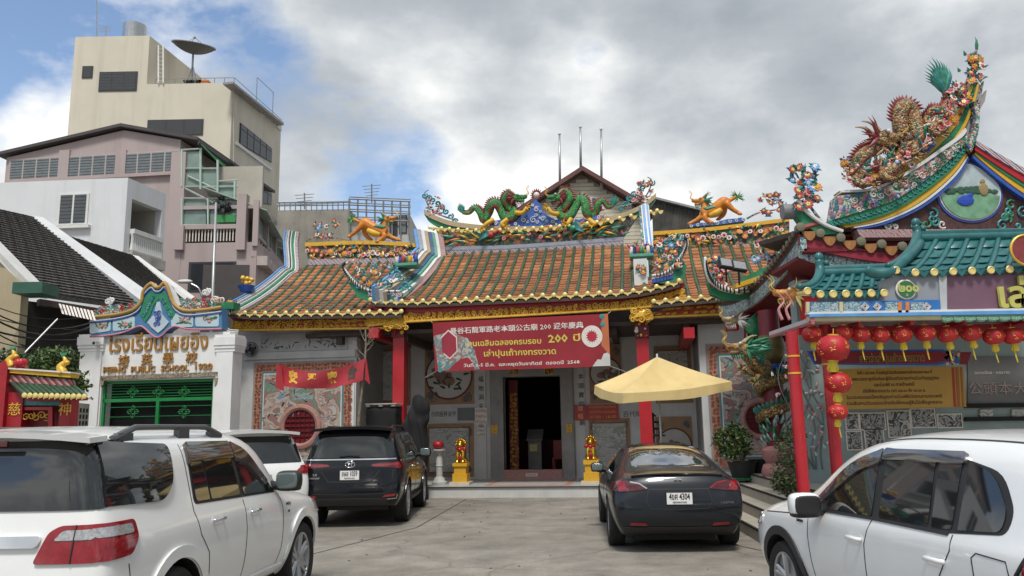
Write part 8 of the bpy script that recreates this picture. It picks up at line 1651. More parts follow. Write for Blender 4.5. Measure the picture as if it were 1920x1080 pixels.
# ------------------------------------------------------------------ red shrine on the left
def build_shrine():
 FR[0]=FW;Y=15.2;p=lambda x,y,d=0:P(x,y,Y+d);H=thing('red_shrine','small red shrine with green tiled roof at the left picture edge','shrine',(p(75,760).x,Y,0));CR=mat('shrine_red',(.32,.012,.02),.45,0,.15,4)
 for x0,x1 in((14,42),(112,132)):mb=MB();a,b=p(x0,760),p(x1,760);mb.box((a.x,Y,0),(b.x,Y+.3,p(60,735).z));mb.build('shrine_post',CR,H)
 a,b=p(-10,760),p(14,760);mb=MB();mb.prism([V((a.x,Y-.1,0)),V((b.x,Y-.1,0)),V((b.x,Y-.1,p(14,690).z)),V((b.x-.08,Y-.1,p(10,676).z)),V((a.x,Y-.1,p(0,690).z))],(0,.5,0));mb.build('end_wall',CR,H)
 mb=MB();mb.box((p(42,760).x,Y+.25,0),(p(112,760).x,Y+.3,p(60,735).z));mb.build('back_panel',DRED,H)
 for s_,x in(('慈',27),('神',122)):text(s_,.26,p(x,769,-.01),GOLD,H,.006)
 strip([(44,745),(112,748)],[(44,760),(112,760)],Y+.05,.05,'valance',TEALO,H);strip([(46,763),(98,763)],[(46,769),(98,769)],Y+.04,.08,'window_frame',RED,H);strip([(90,769),(98,769)],[(90,810),(98,810)],Y+.04,.08,'window_frame',RED,H);mb=MB();c=p(68,782,.06)
 for k in range(5):curl(mb,c+V((-.2+.1*k,0,.03*(k%2))),.08,k,(-1)**k,.012)
 mb.build('window_scroll',GOLD,H)
# roof
 e0,e1=p(18,722,-.35),p(160,741,-.35);r0,r1=p(20,712,.15),p(128,722,.15);n=11;mb=MB();at=lambda u,v:(p(48,741,-.4).lerp(p(160,743,-.4),u)).lerp(p(18,716,.1).lerp(p(138,726,.1),u),v);mb.slab([[at(i/n,v/3)for v in range(4)]for i in range(n+1)],(0,0,-.05));rf=mb.build('roof',GTILE,H)
 cap=MB();cap.lathe((0,0,0),[(.045,0),(.05,.02),(.02,.03)],9,(0,-1,0));cm=cap.mesh('eave_cap',[GOLDL]);dr=MB();dr.prism([(-.05,0,.02),(0,0,-.07),(.05,0,.02)],(0,.02,0));dm=dr.mesh('drip_tile',[GOLDL])
 for i in range(n+1):
  mb=MB();mb.tube([at(i/n,v/4)+V((0,0,.02))for v in range(5)],.035,7);mb.build('ridge_tile_row',GTILE,rf,60);inst('eave_cap',cm,rf,Matrix.Translation(at(i/n,0)+V((0,-.02,0))))
  if i<n:inst('drip_tile',dm,rf,Matrix.Translation(at((i+.5)/n,0)+V((0,-.02,0))))
 strip([(45,742),(150,744)],[(50,752),(148,750)],Y-.3,.3,'eave_board',CR,H);strip([(18,703),(130,712)],[(16,716),(132,724)],Y,.2,'striped_ridge',stripes('crimson_stripe',[(.5,.45,.42),(.35,.03,.05),(.3,.03,.05),(.42,.2,.2)],5,'DIAGONAL'),H);strip([(18,690),(132,699)],[(18,699),(132,708)],Y-.05,.3,'gold_ridge',YEL,H);strip([(14,689),(132,697)],[(14,692),(132,700)],Y-.08,.36,'ridge_cap',PETW,H)
 for x,y in((22,676),(118,688)):
  mb=MB();c=p(x,y);mb.tube(smooth_path([c+V((.02,0,-.12)),c+V((-.04,0,0)),c+V((.04,0,.1)),c+V((.0,0,.2))],4),[.09,.08,.05,.02],8);mb.ball(c+V((.06,0,.08)),(.07,.05,.05),8,5);mb.mi(1)
  for k in range(5):mb.blade(c+V((0,0,.15)),c+V((.04*(k-2),0,.3)),.02,(0,-1,0),.1,2)
  mb.build('ridge_beast',[GOLD,LEAFG],H,True)
 mb=MB();c=p(39,681)
 for k in range(7):a=2*pi*k/7;mb.ball(c+V((cos(a)*.06,sin(a)*.06,0)),(.07,.07,.09),8,6)
 mb.build('red_gourd',RED,H,True)
# shrubs behind it
 Y2=16.6;b=P(105,700,Y2);rr=random.Random(3);T=thing('garden_tree','feathery green bush growing behind the red shrine','tree',(b.x,Y2,0));mb=MB()
 for k in range(6):mb.tube(smooth_path([V((b.x,Y2,0)),V((b.x+rr.uniform(-.2,.2),Y2,1.6)),P(rr.uniform(80,130),rr.uniform(670,700),Y2)],3),[.05,.012],6)
 mb.build('trunk',MATS['grey_bark'],T);leafy(T,[(P(95,675,Y2),.36,.7),(P(120,672,Y2),.3,.7),(P(82,690,Y2),.3,.8),(P(110,695,Y2),.36,.8),(P(135,715,Y2),.3,.9),(P(60,690,Y2),.26,.8),(P(145,725,Y2),.2,.8),(P(105,725,Y2),.45,.9)],3600,.10,[LF[1],MATS['leaf_light'],LF[0]],8,'crown')
 b=P(20,690,17);T=thing('garden_tree','dark green bush at the left edge under the cables','tree',(b.x,17,0));mb=MB();mb.tube([V((b.x,17,0)),P(10,690,17)],[.06,.02],6);mb.build('trunk',MATS['grey_bark'],T);leafy(T,[(P(5,680,17),.4,.8),(P(40,680,17),.3,.8),(P(10,710,17),.5,.8),(P(55,705,17),.3,.8)],1600,.10,[LF[0],LFD[0],LF[1]],9,'crown')
# low garden wall with pierced blocks
 A=P(128,760,17.2);B=P(168,760,18.5);root=thing('pierced_wall','low cream wall with pierced blocks beside the shrine','wall',(A.x,A.y,0));FR[0]=wframe(A,B);L=(B-A).length;mb=MB();z=P(140,755,0).z;mb.box((0,0,0),(L,.15,z));mb.build('wall',mat('cream_wall',(.46,.44,.38),.7,0,.1,3,dirt=.3),root);mb=MB()
 for i in range(6):
  for j in range(3):mb.box((.1+i*L/6.5,-.012,z-.2-.14*j),(.1+i*L/6.5+.09,.0,z-.11-.14*j))
 o=mb.build('pierced_holes',INK2,root);o['kind']='stuff';mb=MB();mb.tube([(L*i/8,-.05,z+.12+.04*sin(i*2))for i in range(9)],.025,6);mb.build('drain_pipe',WHT,root,True);FR[0]=FW
build_shrine()
# ------------------------------------------------------------------ buildings behind
def rect(mb,x0,x1,z0,z1,y0,y1):mb.box((x0,y0,z0),(x1,y1,z1))
GLZ=mat('dark_pane',(.03,.034,.04),.12,0,.1,3,spec=.6);FRM=mat('window_frame_dark',(.04,.04,.042),.5);LOU=mat('louvre_glass',(.17,.19,.19),.3,0,.15,4)
def window(parent,x0,y0,x1,y1,n,frm=FRM,glass=GLZ,d=.06,sill=None,slats=0,top=None):
 """window on the wall of the current frame from pixel corners; n panes side by side"""
 a,b=P(x0,y0,0),P(x1,y1,0);lx,hx,lz,hz=min(a.x,b.x),max(a.x,b.x),min(a.z,b.z),max(a.z,b.z);mb=MB();mb.box((lx-d,-.05,lz-d),(hx+d,.06,hz+d));w=mb.build('window',frm,parent);k=(hx-lx)/n
 for i in range(n):
  mb=MB();mb.box((lx+k*i+.04,-.06,lz),(lx+k*(i+1)-.04,-.02,hz));pn=mb.build('pane',glass,w)
  if slats:
   mb=MB()
   for j in range(slats):z=lz+(hz-lz)*(j+.5)/slats;mb.box((lx+k*i+.05,-.075,z-.01),(lx+k*(i+1)-.05,-.058,z+.012))
   o=mb.build('louvres',mat('louvre_edge',(.09,.10,.10),.4),w);o['kind']='stuff'
 if sill:mb=MB();mb.box((lx-.2,-.18,lz-.22),(hx+.2,0,lz-.1));mb.build('sill',sill,w)
 return w
def build_backdrop():
 FR[0]=FW
# ---- beige tower
 Y=50.0;C=P(437,155,Y);z1=C.z;R_=PZ(527,233,z1);L_=P(132,255,Y);B=thing('beige_tower','tall beige concrete block with rooftop satellite dish','building',(C.x-5,Y,0));bm=mat('beige_render',(.62,.575,.47),.85,0,.06,.4,dirt=.65,dcol=(.38,.34,.27),bump=.05,streak=.07)
 ux0,ux1,z2=P(141,73,Y).x,P(281,62,Y).x,P(210,68,Y).z;sd=V((R_.x-C.x,R_.y-C.y,0));bk=sd.normalized()
 mb=MB();mb.hexa([V((ux0,Y,0)),V((C.x,Y,0)),V((C.x,Y,0))+sd,V((ux0,Y,0))+sd],(0,0,z1));mb.build('wall',bm,B);mb=MB();mb.hexa([V((ux0,Y+.003,z1)),V((ux1,Y+.003,z1)),V((ux1,Y,z1))+sd*.9,V((ux0,Y,z1))+sd*.9],(0,0,z2-z1));mb.build('upper_wall',bm,B)
 FR[0]=wframe(V((ux0,Y,0)),V((C.x,Y,0)));window(B,157,126,172,145,1);window(B,189,137,255,169,3,slats=6);window(B,279,227,379,252,3)
 FR[0]=wframe(V((C.x,Y,0)),V((R_.x,R_.y,0)))
 def archwin(x0,yt0,yb0,x1,yt1,yb1,n):
  a,b=P(x0,yb0,0),P(x1,yb1,0);a2,b2=P(x0,yt0,0),P(x1,yt1,0);m_=12;mb=MB();topz=lambda t:a2.z+(b2.z-a2.z)*t+(1.1*sin(pi*min(1,.15+t*.6))-.55 if False else 0);pts=[]
  f=lambda t,e=0:V((a.x+(b.x-a.x)*t,-.06-e,a2.z+(b2.z-a2.z)*t**1.6));g=lambda t,e=0:V((a.x+(b.x-a.x)*t,-.06-e,a.z+(b.z-a.z)*t))
  mb.slab([[f(i/m_)for i in range(m_+1)],[g(i/m_)for i in range(m_+1)]],(0,.1,0));w=mb.build('window',FRM,B)
  for i in range(n):
   t0,t1=(i+.06)/n,(i+.94)/n
   for s0,s1 in((.02,.70),(.74,.97)):mb=MB();mb.hexa([g(t0,.02).lerp(f(t0,.02),s0),g(t1,.02).lerp(f(t1,.02),s0),g(t1,.02).lerp(f(t1,.02),s1),g(t0,.02).lerp(f(t0,.02),s1)],(0,.02,0));mb.build('pane',GLZ,w)
 archwin(448,229,270,508,278,305,5);archwin(482,343,380,508,362,384,3)
 a,b=P(444,268,-.1),P(510,318,-.1);mb=MB();mb.slab([[P(444,265,-.15),P(510,315,-.15)],[P(444,271,-.15),P(510,320,-.15)]],(0,.15,0));mb.build('ledge',WHT,B)
 mb=MB();mb.slab([[P(437,156,-.1),P(528,236,-.1)],[P(437,164,-.1),P(528,246,-.1)]],(0,.1,0));mb.build('parapet_band',mat('pale_render',(.56,.54,.48),.8),B);mb=MB();mb.slab([[P(437,153,-.6),P(532,230,-.6)],[P(437,157,-.6),P(532,235,-.6)]],(0,.7,0));mb.build('gutter',STONE,B)
 mb=MB();mb.tube([P(438,170,-.12),P(438,330,-.12)],.05,5);mb.build('drain_pipe',mat('pipe_pale',(.45,.42,.34),.6),B)
 FR[0]=FW;mtl=mat('galvanised',(.35,.36,.36),.4,.6,.15,5)
# water tank, dish, aerials, rails
 c=P(252,66,Y+.9);o=MB();o.lathe((c.x,c.y,z2),[(.75,0),(.75,1.2),(.2,1.35)],20);o=o.build('water_tank',mat('steel_tank',(.45,.46,.46),.25,.8,.1,4),None,40);tag(o,'round steel water tank on top of the beige tower','water tank')
 c=P(363,92,Y+2);root=thing('satellite_dish','large mesh satellite dish on the beige tower roof','satellite dish',V((c.x,c.y,z1)));ax=V((.15,-.25,1)).normalized();e1=V((1,0,-.15)).normalized();e2=ax.cross(e1);rows=[]
 for i in range(6):r=1.45*i/5+.02;rows.append([c+(e1*cos(t)+e2*sin(t))*r+ax*(.28*r*r-.35)for t in[2*pi*j/24 for j in range(25)]])
 mb=MB();mb.slab(rows,ax*.02);mb.build('dish',mat('mesh_grey',(.10,.10,.105),.6,.3,.2,10),root,True);mb=MB()
 for j in range(12):t=2*pi*j/12;mb.tube([c+(e1*cos(t)+e2*sin(t))*(1.45*i/5)+ax*(.28*(1.45*i/5)**2-.31)for i in range(6)],.018,4)
 mb.tube([c+(e1*cos(t)+e2*sin(t))*1.45+ax*.24 for t in[2*pi*j/24 for j in range(25)]],.03,5)
 for t in(0.3,2.4,4.5):mb.tube([c+(e1*cos(t)+e2*sin(t))*1.2,c+ax*.8],.02,4)
 mb.ball(c+ax*.8,.1,7,5);mb.build('ribs',mtl,root);mb=MB();mb.tube([V((c.x,c.y,z1)),c+ax*-.35],.07,7);mb.tube([V((c.x-.6,c.y,z1)),V((c.x,c.y,c.z-1.2))],.035,5);mb.tube([V((c.x+.6,c.y,z1)),V((c.x,c.y,c.z-1.2))],.035,5);mb.build('mast',mtl,root)
 for lab,x,y0,y1,n in(('tall whip aerial on the left of the beige tower roof',181,68,-20,0),('small yagi aerial on the beige tower roof by the tank',198,68,50,4)):
  a,b=P(x,y0,Y+1),P(x,y1,Y+1);root=thing('roof_aerial',lab,'aerial',a);mb=MB();mb.tube([a,b],[.05,.03],5);mb.build('mast',mtl,root)
  for i in range(n):mb=MB();z=b-V((0,0,.12*i));mb.tube([z+V((-.4,0,0)),z+V((.4,0,.05))],.015,4);mb.build('element',mtl,root)
 root=thing('roof_railing','thin steel railing along the beige tower roof edge','railing',V((C.x,Y,z1)))
 for i in range(9):mb=MB();p=V((ux1+.5+(C.x-ux1-.5)*i/8,Y+.2,z1));mb.tube([p,p+V((0,0,.45))],.025,4);mb.build('post',mtl,root)
 mb=MB();mb.tube([V((ux1+.5,Y+.2,z1+.45)),V((C.x,Y+.2,z1+.45)),V((C.x,Y+.2,z1+.4))+sd],.03,4);mb.build('rail',mtl,root);mb=MB()
 for t in(.45,.8):q=V((C.x,Y,z1))+sd*t;mb.tube([q,q+V((0,0,1.9))],.03,4)
 mb.tube([V((C.x,Y,z1+1.9))+sd*.45,V((C.x,Y,z1+1.9))+sd*.8],.03,4);mb.build('sign_frame',mtl,root)
 root=thing('roof_ladder','white pipe ladder on the beige tower upper wall','ladder',P(302,155,Y+.1));
 for x in(297,306):mb=MB();mb.tube([P(x,156,Y-.1),P(x,85,Y+1.0)],.05,5);mb.build('stile',WHT,root)
 for i in range(9):mb=MB();a,b=P(297,152-7.5*i,Y-.1+.13*i),P(306,152-7.5*i,Y-.1+.13*i);mb.tube([a,b],.025,4);mb.build('rung',WHT,root)
 for i,(x,m,w)in enumerate(((352,INK2,.5),(368,INK2,.6),(382,PETO,.55))):mb=MB();c=P(x,152,Y+.8);mb.box((c.x-w/2,c.y,z1),(c.x+w/2,c.y+.6,z1+.55));mb.box((c.x-w/2-.05,c.y-.05,z1+.5),(c.x+w/2+.05,c.y+.65,z1+.6));o=mb.build('roof_box',m);tag(o,('black box at the left end of three on the beige tower roof','black box in the middle of three on the beige tower roof','orange box beside two black ones on the beige tower roof')[i],'box')
# ---- pink building
 Y=38.0;A_=P(338,282,Y);zt_=A_.z;Lp=PZ(12,302,zt_);K=thing('pink_building','pink block with a louvred top storey and caged side terraces','building',(A_.x-6,Y,0));pm=mat('pink_render',(.42,.345,.335),.85,0,.06,.5,dirt=.6,dcol=(.27,.21,.20),streak=.07);F1=wframe(V((Lp.x,Lp.y,0)),V((A_.x,A_.y,0)));FR[0]=F1;W_=(V((A_.x,A_.y,0))-V((Lp.x,Lp.y,0))).length
 ga,gb,gc=P(10,296,0),P(232,244,0),P(376,268,0);mb=MB();mb.prism([V((0,0,0)),V((W_,0,0)),V((W_,0,P(338,262,0).z)),gb,V((0,0,ga.z))],(0,9,0));mb.build('wall',pm,K)
 rm=mat('dark_eave',(.07,.06,.06),.7);mb=MB();mb.slab([[ga+V((-.3,-.3,.05)),gb+V((0,-.3,.1)),gc+V((0,-.3,.05))],[ga+V((-.3,9,.05)),gb+V((0,9,.1)),gc+V((0,9,.05))]],(0,0,.16));mb.build('roof',rm,K)
 a,b=P(38,299,0),P(336,285,0)
 for x0,x1,n in((21,117,4),(127,222,4),(234,334,4)):t0=(x0-21)/313;t1=(x1-21)/313;window(K,x0,302-17*t0,x1,335-13*t1,n,mat('pale_pink_frame',(.42,.36,.35),.7),LOU,.08,None,7)
 for x in(122,228):p=P(x,300,0);mb=MB();mb.box((p.x-.28,-.1,p.z-1.3),(p.x+.28,0,p.z+.5));mb.build('pilaster',pm,K)
 p,q=P(15,340,0),P(338,322,0);mb=MB();mb.slab([[p,q],[p+V((0,0,-.18)),q+V((0,0,-.18))]],(0,-.2,0));mb.build('ledge',pm,K)
# terraces on the right: lower block, slabs, rails, steel cages
 FR[0]=FW;Yt=37.0;tp=lambda x,y,d=0:P(x,y,Yt+d);x0,x1=tp(310,500).x,tp(480,500).x;mb=MB();mb.box((x0,Yt,0),(x1,Yt+8,tp(400,462).z));lb=mb.build('lower_block',pm,K);FR[0]=wframe(V((x0,Yt,0)),V((x1,Yt,0)));window(lb,358,495,438,542,2,FRM,GLZ,.08);FR[0]=FW
 mb=MB();mb.box((x0,Yt-.02,0),(tp(343,400).x,Yt+4,tp(330,285).z));mb.build('stair_wall',pm,K)
 mb=MB();mb.box((tp(340,400).x,Yt+3,tp(400,462).z),(tp(452,400).x,Yt+3.2,tp(400,275).z));mb.build('terrace_wall',mat('cream_terrace',(.44,.41,.35),.8,0,.1,1),K)
 for y in(455,385):z=tp(400,y).z;mb=MB();mb.box((tp(340,y).x,Yt,z-.18),(x1,Yt+3.2,z));mb.build('terrace_slab',pm,K)
 zr=tp(400,426).z;mb=MB();mb.box((tp(338,426).x,Yt-.1,zr-.1),(tp(447,426).x,Yt+.15,zr+.12));mb.build('handrail',pm,K)
 for i in range(18):x=tp(343+5.8*i,440).x;mb=MB();mb.box((x,Yt,tp(400,452).z),(x+.05,Yt+.05,zr-.1));mb.build('baluster',PETW,K)
 for x,yt_ in((455,366),(340,425)):p=tp(x,420);mb=MB();mb.box((p.x-.22,Yt-.25,tp(x,470).z),(p.x+.22,Yt+.2,tp(x,yt_).z));mb.build('terrace_pier',pm,K)
 cg=mat('mint_steel',(.42,.52,.45),.5,.2);FR_=[((341,280),(341,350)),((376,278),(376,355)),((408,300),(408,360)),((341,372),(341,424)),((390,372),(390,424)),((440,340),(440,372)),((446,372),(446,424))]
 for a,b in FR_:mb=MB();mb.tube([tp(*a),tp(*b)],.06,5);mb.build('cage_post',cg,K)
 for a,b in(((341,316),(408,316)),((341,350),(446,350)),((341,372),(446,372)),((341,422),(446,422)),((341,281),(376,279)),((408,340),(446,338)),((341,350),(400,380)),((352,330),(408,356))):mb=MB();mb.tube([tp(*a,.05),tp(*b,.05)],.045,5);mb.build('cage_rail',cg,K)
 gl=mat('greenish_pane',(.20,.28,.25),.15,0,.2,2,spec=.6)
 for q in(((344,285),(374,284),(374,348),(344,348)),((379,318),(405,318),(405,348),(379,348)),((411,342),(443,342),(443,370),(411,370)),((344,376),(386,376),(386,420),(344,420)),((394,376),(443,376),(443,420),(394,420))):mb=MB();mb.prism([tp(*p,.12 if i<9 else 0)for i,p in enumerate(q)],(0,.03,0));mb.build('cage_pane',gl,K)
 p=[P(376,266,37),P(482,348,46.5),P(466,352,46.3),P(390,300,38)];mb=MB();mb.slab([[P(374,262,36.6),P(486,338,46.6)],[P(374,268,36.6),P(486,346,46.6)]],(-.2,.3,0));mb.build('side_eave',rm,K);mb=MB();mb.slab([[P(376,268,36.8),P(400,285,39),P(440,318,43),P(480,358,46)],[P(378,272,36.8),P(404,300,39),P(440,330,43),P(480,361,46)]],(0,.05,0));mb.build('green_awning',mat('awning_green',(.06,.33,.12),.6),K)
 mb=MB();c=tp(421,412);mb.box((tp(407,412).x,Yt-.1,tp(407,418).z),(tp(443,412).x,Yt-.02,tp(407,404).z));mb.build('green_planter',mat('planter_green',(.04,.26,.07),.5),K);mb=MB();rr=random.Random(1)
 for k in range(14):c=tp(rr.uniform(405,432),rr.uniform(372,400));mb.blade(c,c+V((rr.uniform(-.4,.4),rr.uniform(-.3,0),rr.uniform(-.5,.7))),.12,(0,-1,0),.2,3)
 mb.build('hanging_cloths',INK2,K)
# receding side gallery
 ZG=(tp(470,462).z,tp(470,447).z-.3,tp(460,376).z);A,B2=V((x1,Yt,0)),P(545,480,47);FR[0]=wframe(A,V((B2.x,B2.y,0)));L=(V((B2.x,B2.y,0))-A).length
 z0,z1_,zt2=ZG;mb=MB();mb.box((0,0,z0-.5),(L,.25,z0));mb.box((0,0,z1_+.45),(L,.2,z1_+.62));ga_=mb.build('gallery',pm,K)
 for i in range(5):mb=MB();x=L*i/4;mb.box((x-.12,-.05,z0),(x+.12,.2,zt2-.3*i*.4));mb.build('gallery_post',pm,ga_)
 for i in range(16):mb=MB();x=L*(i+.5)/16;mb.box((x,.05,z0),(x+.04,.1,z1_+.45));mb.build('baluster',PETW,ga_)
 mb=MB();mb.box((3.5,2.0,0),(L,2.2,z1_+.9));mb.build('gallery_wall',MATS['cream_terrace'],ga_);mb=MB();mb.box((0,.3,0),(L,2.4,z0-.9));mb.build('gallery_base',rm,ga_)
 for i in range(9):mb=MB();x=L*i/9;mb.box((x+.05,-.5,z0-.9),(x+L/9-.05,.0,z0-.45));mb.build('awning_strip',mat('pink_awning',(.45,.38,.36),.7),ga_)
 clr=mat('frosted_sheet',(.40,.48,.42),.35,0,.12,2)
 for i in range(6):mb=MB();x=L*i/6;mb.hexa([V((x+.03,-.4,zt2-.5-.12*i)),V((x+L/6-.03,-.4,zt2-.62-.12*i)),V((x+L/6-.03,2.6,zt2+.5-.12*i)),V((x+.03,2.6,zt2+.6-.12*i))],(0,0,.04));mb.build('roof_sheet',clr,ga_)
 for i in range(5):mb=MB();x=L*i/5;mb.prism([V((x+.1,.1,z1_+.7)),V((x+L/5-.1,.1,z1_+.7)),V((x+L/5-.1,.1,zt2-.7-.1*i)),V((x+.1,.1,zt2-.6-.1*i))],(0,.03,0));mb.build('gallery_pane',gl,ga_)
 FR[0]=FW
# ---- white house
 Yh=30.0;C=P(240,333,Yh);z=C.z;Lw=PZ(-60,345,z);Rw=PZ(312,364,z);Wh=thing('white_house','white concrete house with a corner balcony, below the pink block','house',(C.x-3,Yh,0));wm=mat('white_render',(.66,.675,.69),.85,0,.05,.6,dirt=.5,dcol=(.40,.40,.39),streak=.08);F1=wframe(V((Lw.x,Lw.y,0)),V((C.x,C.y,0)));FR[0]=F1;L=(V((C.x,C.y,0))-V((Lw.x,Lw.y,0))).length;mb=MB();mb.box((0,0,0),(L,.3,z));mb.build('wall',wm,Wh);window(Wh,114,367,162,418,2,WHT,mat('dim_louvre',(.08,.088,.092),.3),.05,WHT,8)
 FR[0]=wframe(V((C.x,C.y,0)),V((Rw.x,Rw.y,0)));L2=(V((Rw.x,Rw.y,0))-V((C.x,C.y,0))).length;xs=P(246,400,0).x,P(303,400,0).x;zt3,zf3=P(246,372,0).z,P(246,470,0).z;zb3=zf3-3.2
 mb=MB()
 for a0,a1,c0,c1 in((0,xs[0],0,z),(xs[1],L2,0,z),(xs[0],xs[1],zt3,z),(xs[0],xs[1],zf3-.5,zf3),(xs[0],xs[1],0,zb3)):mb.box((a0+.001,0,c0),(a1,.3,c1-.002))
 mb.build('side_wall',wm,Wh);mb=MB();mb.box((xs[0]-.2,2.2,zb3),(xs[1]+.2,2.4,z));mb.box((xs[1],.3,zb3),(xs[1]+.2,2.3,z));mb.box((xs[0]-.2,.3,zt3),(xs[1]+.2,2.3,zt3+.15));mb.build('balcony_recess',mat('cream_recess',(.42,.40,.35),.8,0,.08,1),Wh);mb=MB();mb.box((xs[0]-.1,-.25,zf3-.5),(xs[1]+.1,.02,zf3-.1));mb.build('balcony_slab',mat('stained_white',(.46,.44,.40),.85,0,.2,1.5,dirt=.8,dcol=(.16,.13,.10)),Wh)
 ph=P(246,430,0).z;mb=MB();mb.box((xs[0],-.2,ph-.18),(xs[1],.05,ph));mb.build('balcony_rail',WHT,Wh);bal=MB();bal.lathe((0,0,0),[(.05,0),(.10,.12),(.06,.5),(.06,.75),(.09,.95)],6);bme=bal.mesh('baluster',[WHT])
 hb=(ph-.18-zf3+.1)/.95
 for i in range(15):inst('baluster',bme,Wh,Matrix.Translation((xs[0]+(xs[1]-xs[0])*(i+.5)/15,-.08,zf3-.1))@Matrix.Diagonal((1,1,hb,1)))
 for i in range(2):mb=MB();x=xs[0]+.2+i*1.5;mb.box((x,2.15,zf3),(x+1.2,2.2,zt3-.4));d=mb.build('balcony_door',FRM,Wh);mb=MB();mb.box((x+.15,2.12,zf3+.9),(x+1.05,2.15,zf3+1.5));mb.box((x+.15,2.12,zf3+1.6),(x+1.05,2.15,zf3+2.1));mb.build('door_panes',GLZ,d)
 FR[0]=FW
# ---- dark tiled shophouses at the left
 S1=thing('tiled_shophouse','old shophouse with dark grey tiled roof at the left edge','house',(-13,21,0));tm=painting('grey_roof_tile',[(.09,.083,.077),(.12,.11,.10),(.075,.07,.066),(.15,.137,.124)],6,(1,1,1),.25)
 def patch(A,B,RA,RB,nm,par,n=26,m=16):
  rows=[]
  for i in range(n+1):
   u=i/n;rows.append([A.lerp(B,u).lerp(RA.lerp(RB,u),j/m)for j in range(m+1)])
  mb=MB();mb.slab(rows,(0,0,-.12));o=mb.build(nm,tm,par);k=MB();nr=(RA-A).normalized().cross((B-A).normalized());nr=nr if nr.z>0 else-nr
  for j in range(m*2):  # tile courses
   v=j/(m*2);p0,p1=A.lerp(RA,v),B.lerp(RB,v);q0,q1=A.lerp(RA,v+.9/(m*2)),B.lerp(RB,v+.9/(m*2));nn=40
   for i in range(nn):a0,a1=p0.lerp(p1,(i+.05)/nn),p0.lerp(p1,(i+.95)/nn);b0,b1=q0.lerp(q1,(i+.05)/nn),q0.lerp(q1,(i+.95)/nn);h=.05+.02*((i*7+j*3)%5)/5;k.add([a0+nr*h,a1+nr*h,b1+nr*.015,b0+nr*.015,a0,a1],[(0,1,2,3),(4,5,1,0)])
  t=k.build('roof_tiles',tm,o,fix=False);t['kind']='stuff';return o
 A,Bq,RA,RB=P(72,548,19.3),P(268,576,22.6),P(-90,372,21.4),P(58,405,24.6);patch(A,Bq,RA,RB,'roof',S1);FR[0]=FW
 mb=MB();w0,w1=A+V((-.5,.3,-.15)),Bq+V((-.6,0,-.15));mb.hexa([V((w0.x,w0.y,0)),V((w1.x,w1.y,0)),w1,w0],(-.3,.1,0));mb.build('street_wall',mat('near_black_wall',(.045,.04,.036),.85,0,.3,1.5),S1)  # street wall coloured near-black, with random variation in tone
 mb=MB();a,b=P(-20,600,18.7),P(41,600,18.7);e_=P(-190,600,18.7);mb.prism([V((e_.x,18.7,0)),V((b.x,18.7,0)),P(41,535,18.7),P(0,492,18.7),P(-75,415,18.7),P(-190,540,18.7)],(0,.3,0));mb.build('gable_wall',mat('buff_render',(.40,.34,.22),.85,0,.1,1,dirt=.4,dcol=(.2,.17,.12)),S1)
 mb=MB();mb.slab([[P(-75,398,18.2),P(70,545,19.0)],[P(-75,413,18.2),P(62,556,19.0)]],(.1,.4,0));mb.build('verge_board',WHT,S1);mb=MB();a=P(22,550,18.2);b=P(80,528,18.2);mb.box((a.x,18.2,a.z),(b.x,18.9,b.z));mb.build('green_eave_box',mat('faded_green',(.03,.10,.07),.6),S1)
 mb=MB();mb.slab([[P(75,560,19.2),P(262,590,22.4)],[P(75,572,19.2),P(262,600,22.4)]],(-.2,.2,0));mb.build('eave_beam',BRN,S1)
 mb=MB();mb.slab([[P(52,403,24.8),P(80,407,25.0)],[P(268,566,22.4),P(282,550,22.9)]],(0,.1,-.4));mb.build('parapet',mat('whitewash',(.55,.56,.57),.85,0,.06,1,dirt=.2),S1)
 S2=thing('tiled_shophouse','second dark tiled shophouse roof behind the white parapet','house',(-11,25,0));A,Bq,RA,RB=P(282,560,23.2),P(350,566,26),P(112,438,25.6),P(246,478,29);patch(A,Bq,RA,RB,'roof',S2);mb=MB();mb.hexa([V((A.x-.4,A.y,0)),V((Bq.x-.4,Bq.y,0)),Bq+V((-.4,0,-.1)),A+V((-.4,0,-.1))],(-.3,.1,0));mb.build('street_wall',MATS['near_black_wall'],S2);mb=MB();mb.slab([[P(245,477,29),P(358,560,25.8)],[P(245,484,29),P(352,566,25.8)]],(.15,.3,0));mb.build('verge_board',WHT,S2)
 root=thing('striped_awning','small striped awning under the dark shophouse eave','awning',P(140,585,19.6));
 for i in range(10):mb=MB();t0,t1=i/10,(i+.62)/10;q=lambda t,dy,d:P(110+66*t,569+14*t+dy,19.4+d);mb.prism([q(t0,0,0),q(t1,0,0),q(t1,19,-.5)+V((.08,0,0)),q(t0,19,-.5)+V((.08,0,0))],(0,.02,-.01));mb.build('awning_slat',PETW,root)
# ---- cables
 rr=random.Random(12)
 for i in range(15):
  ya,yb=560+11*i+rr.uniform(-5,5),590+9*i+rr.uniform(-6,6);a,b=P(-40,ya,17.6+rr.uniform(-.4,.4)),P(175+rr.uniform(-8,8),yb,20.5+rr.uniform(-.6,.6));s_=rr.uniform(.1,.5);mb=MB();mb.tube([a.lerp(b,t)+V((0,0,-s_*4*t*(1-t)))for t in[k/10 for k in range(11)]],.012+.006*(i%3),4);o=mb.build('overhead_cable',INK2);tag(o,'black overhead cable sagging across the dark shophouse at the left','cable','overhead cables at the left')
 mb=MB();mb.tube([P(108,598,18.4),P(40,668,17.6)],.02,6);o=mb.build('steel_stay',mtl);tag(o,'grey steel stay rod slanting down across the cables','rod')
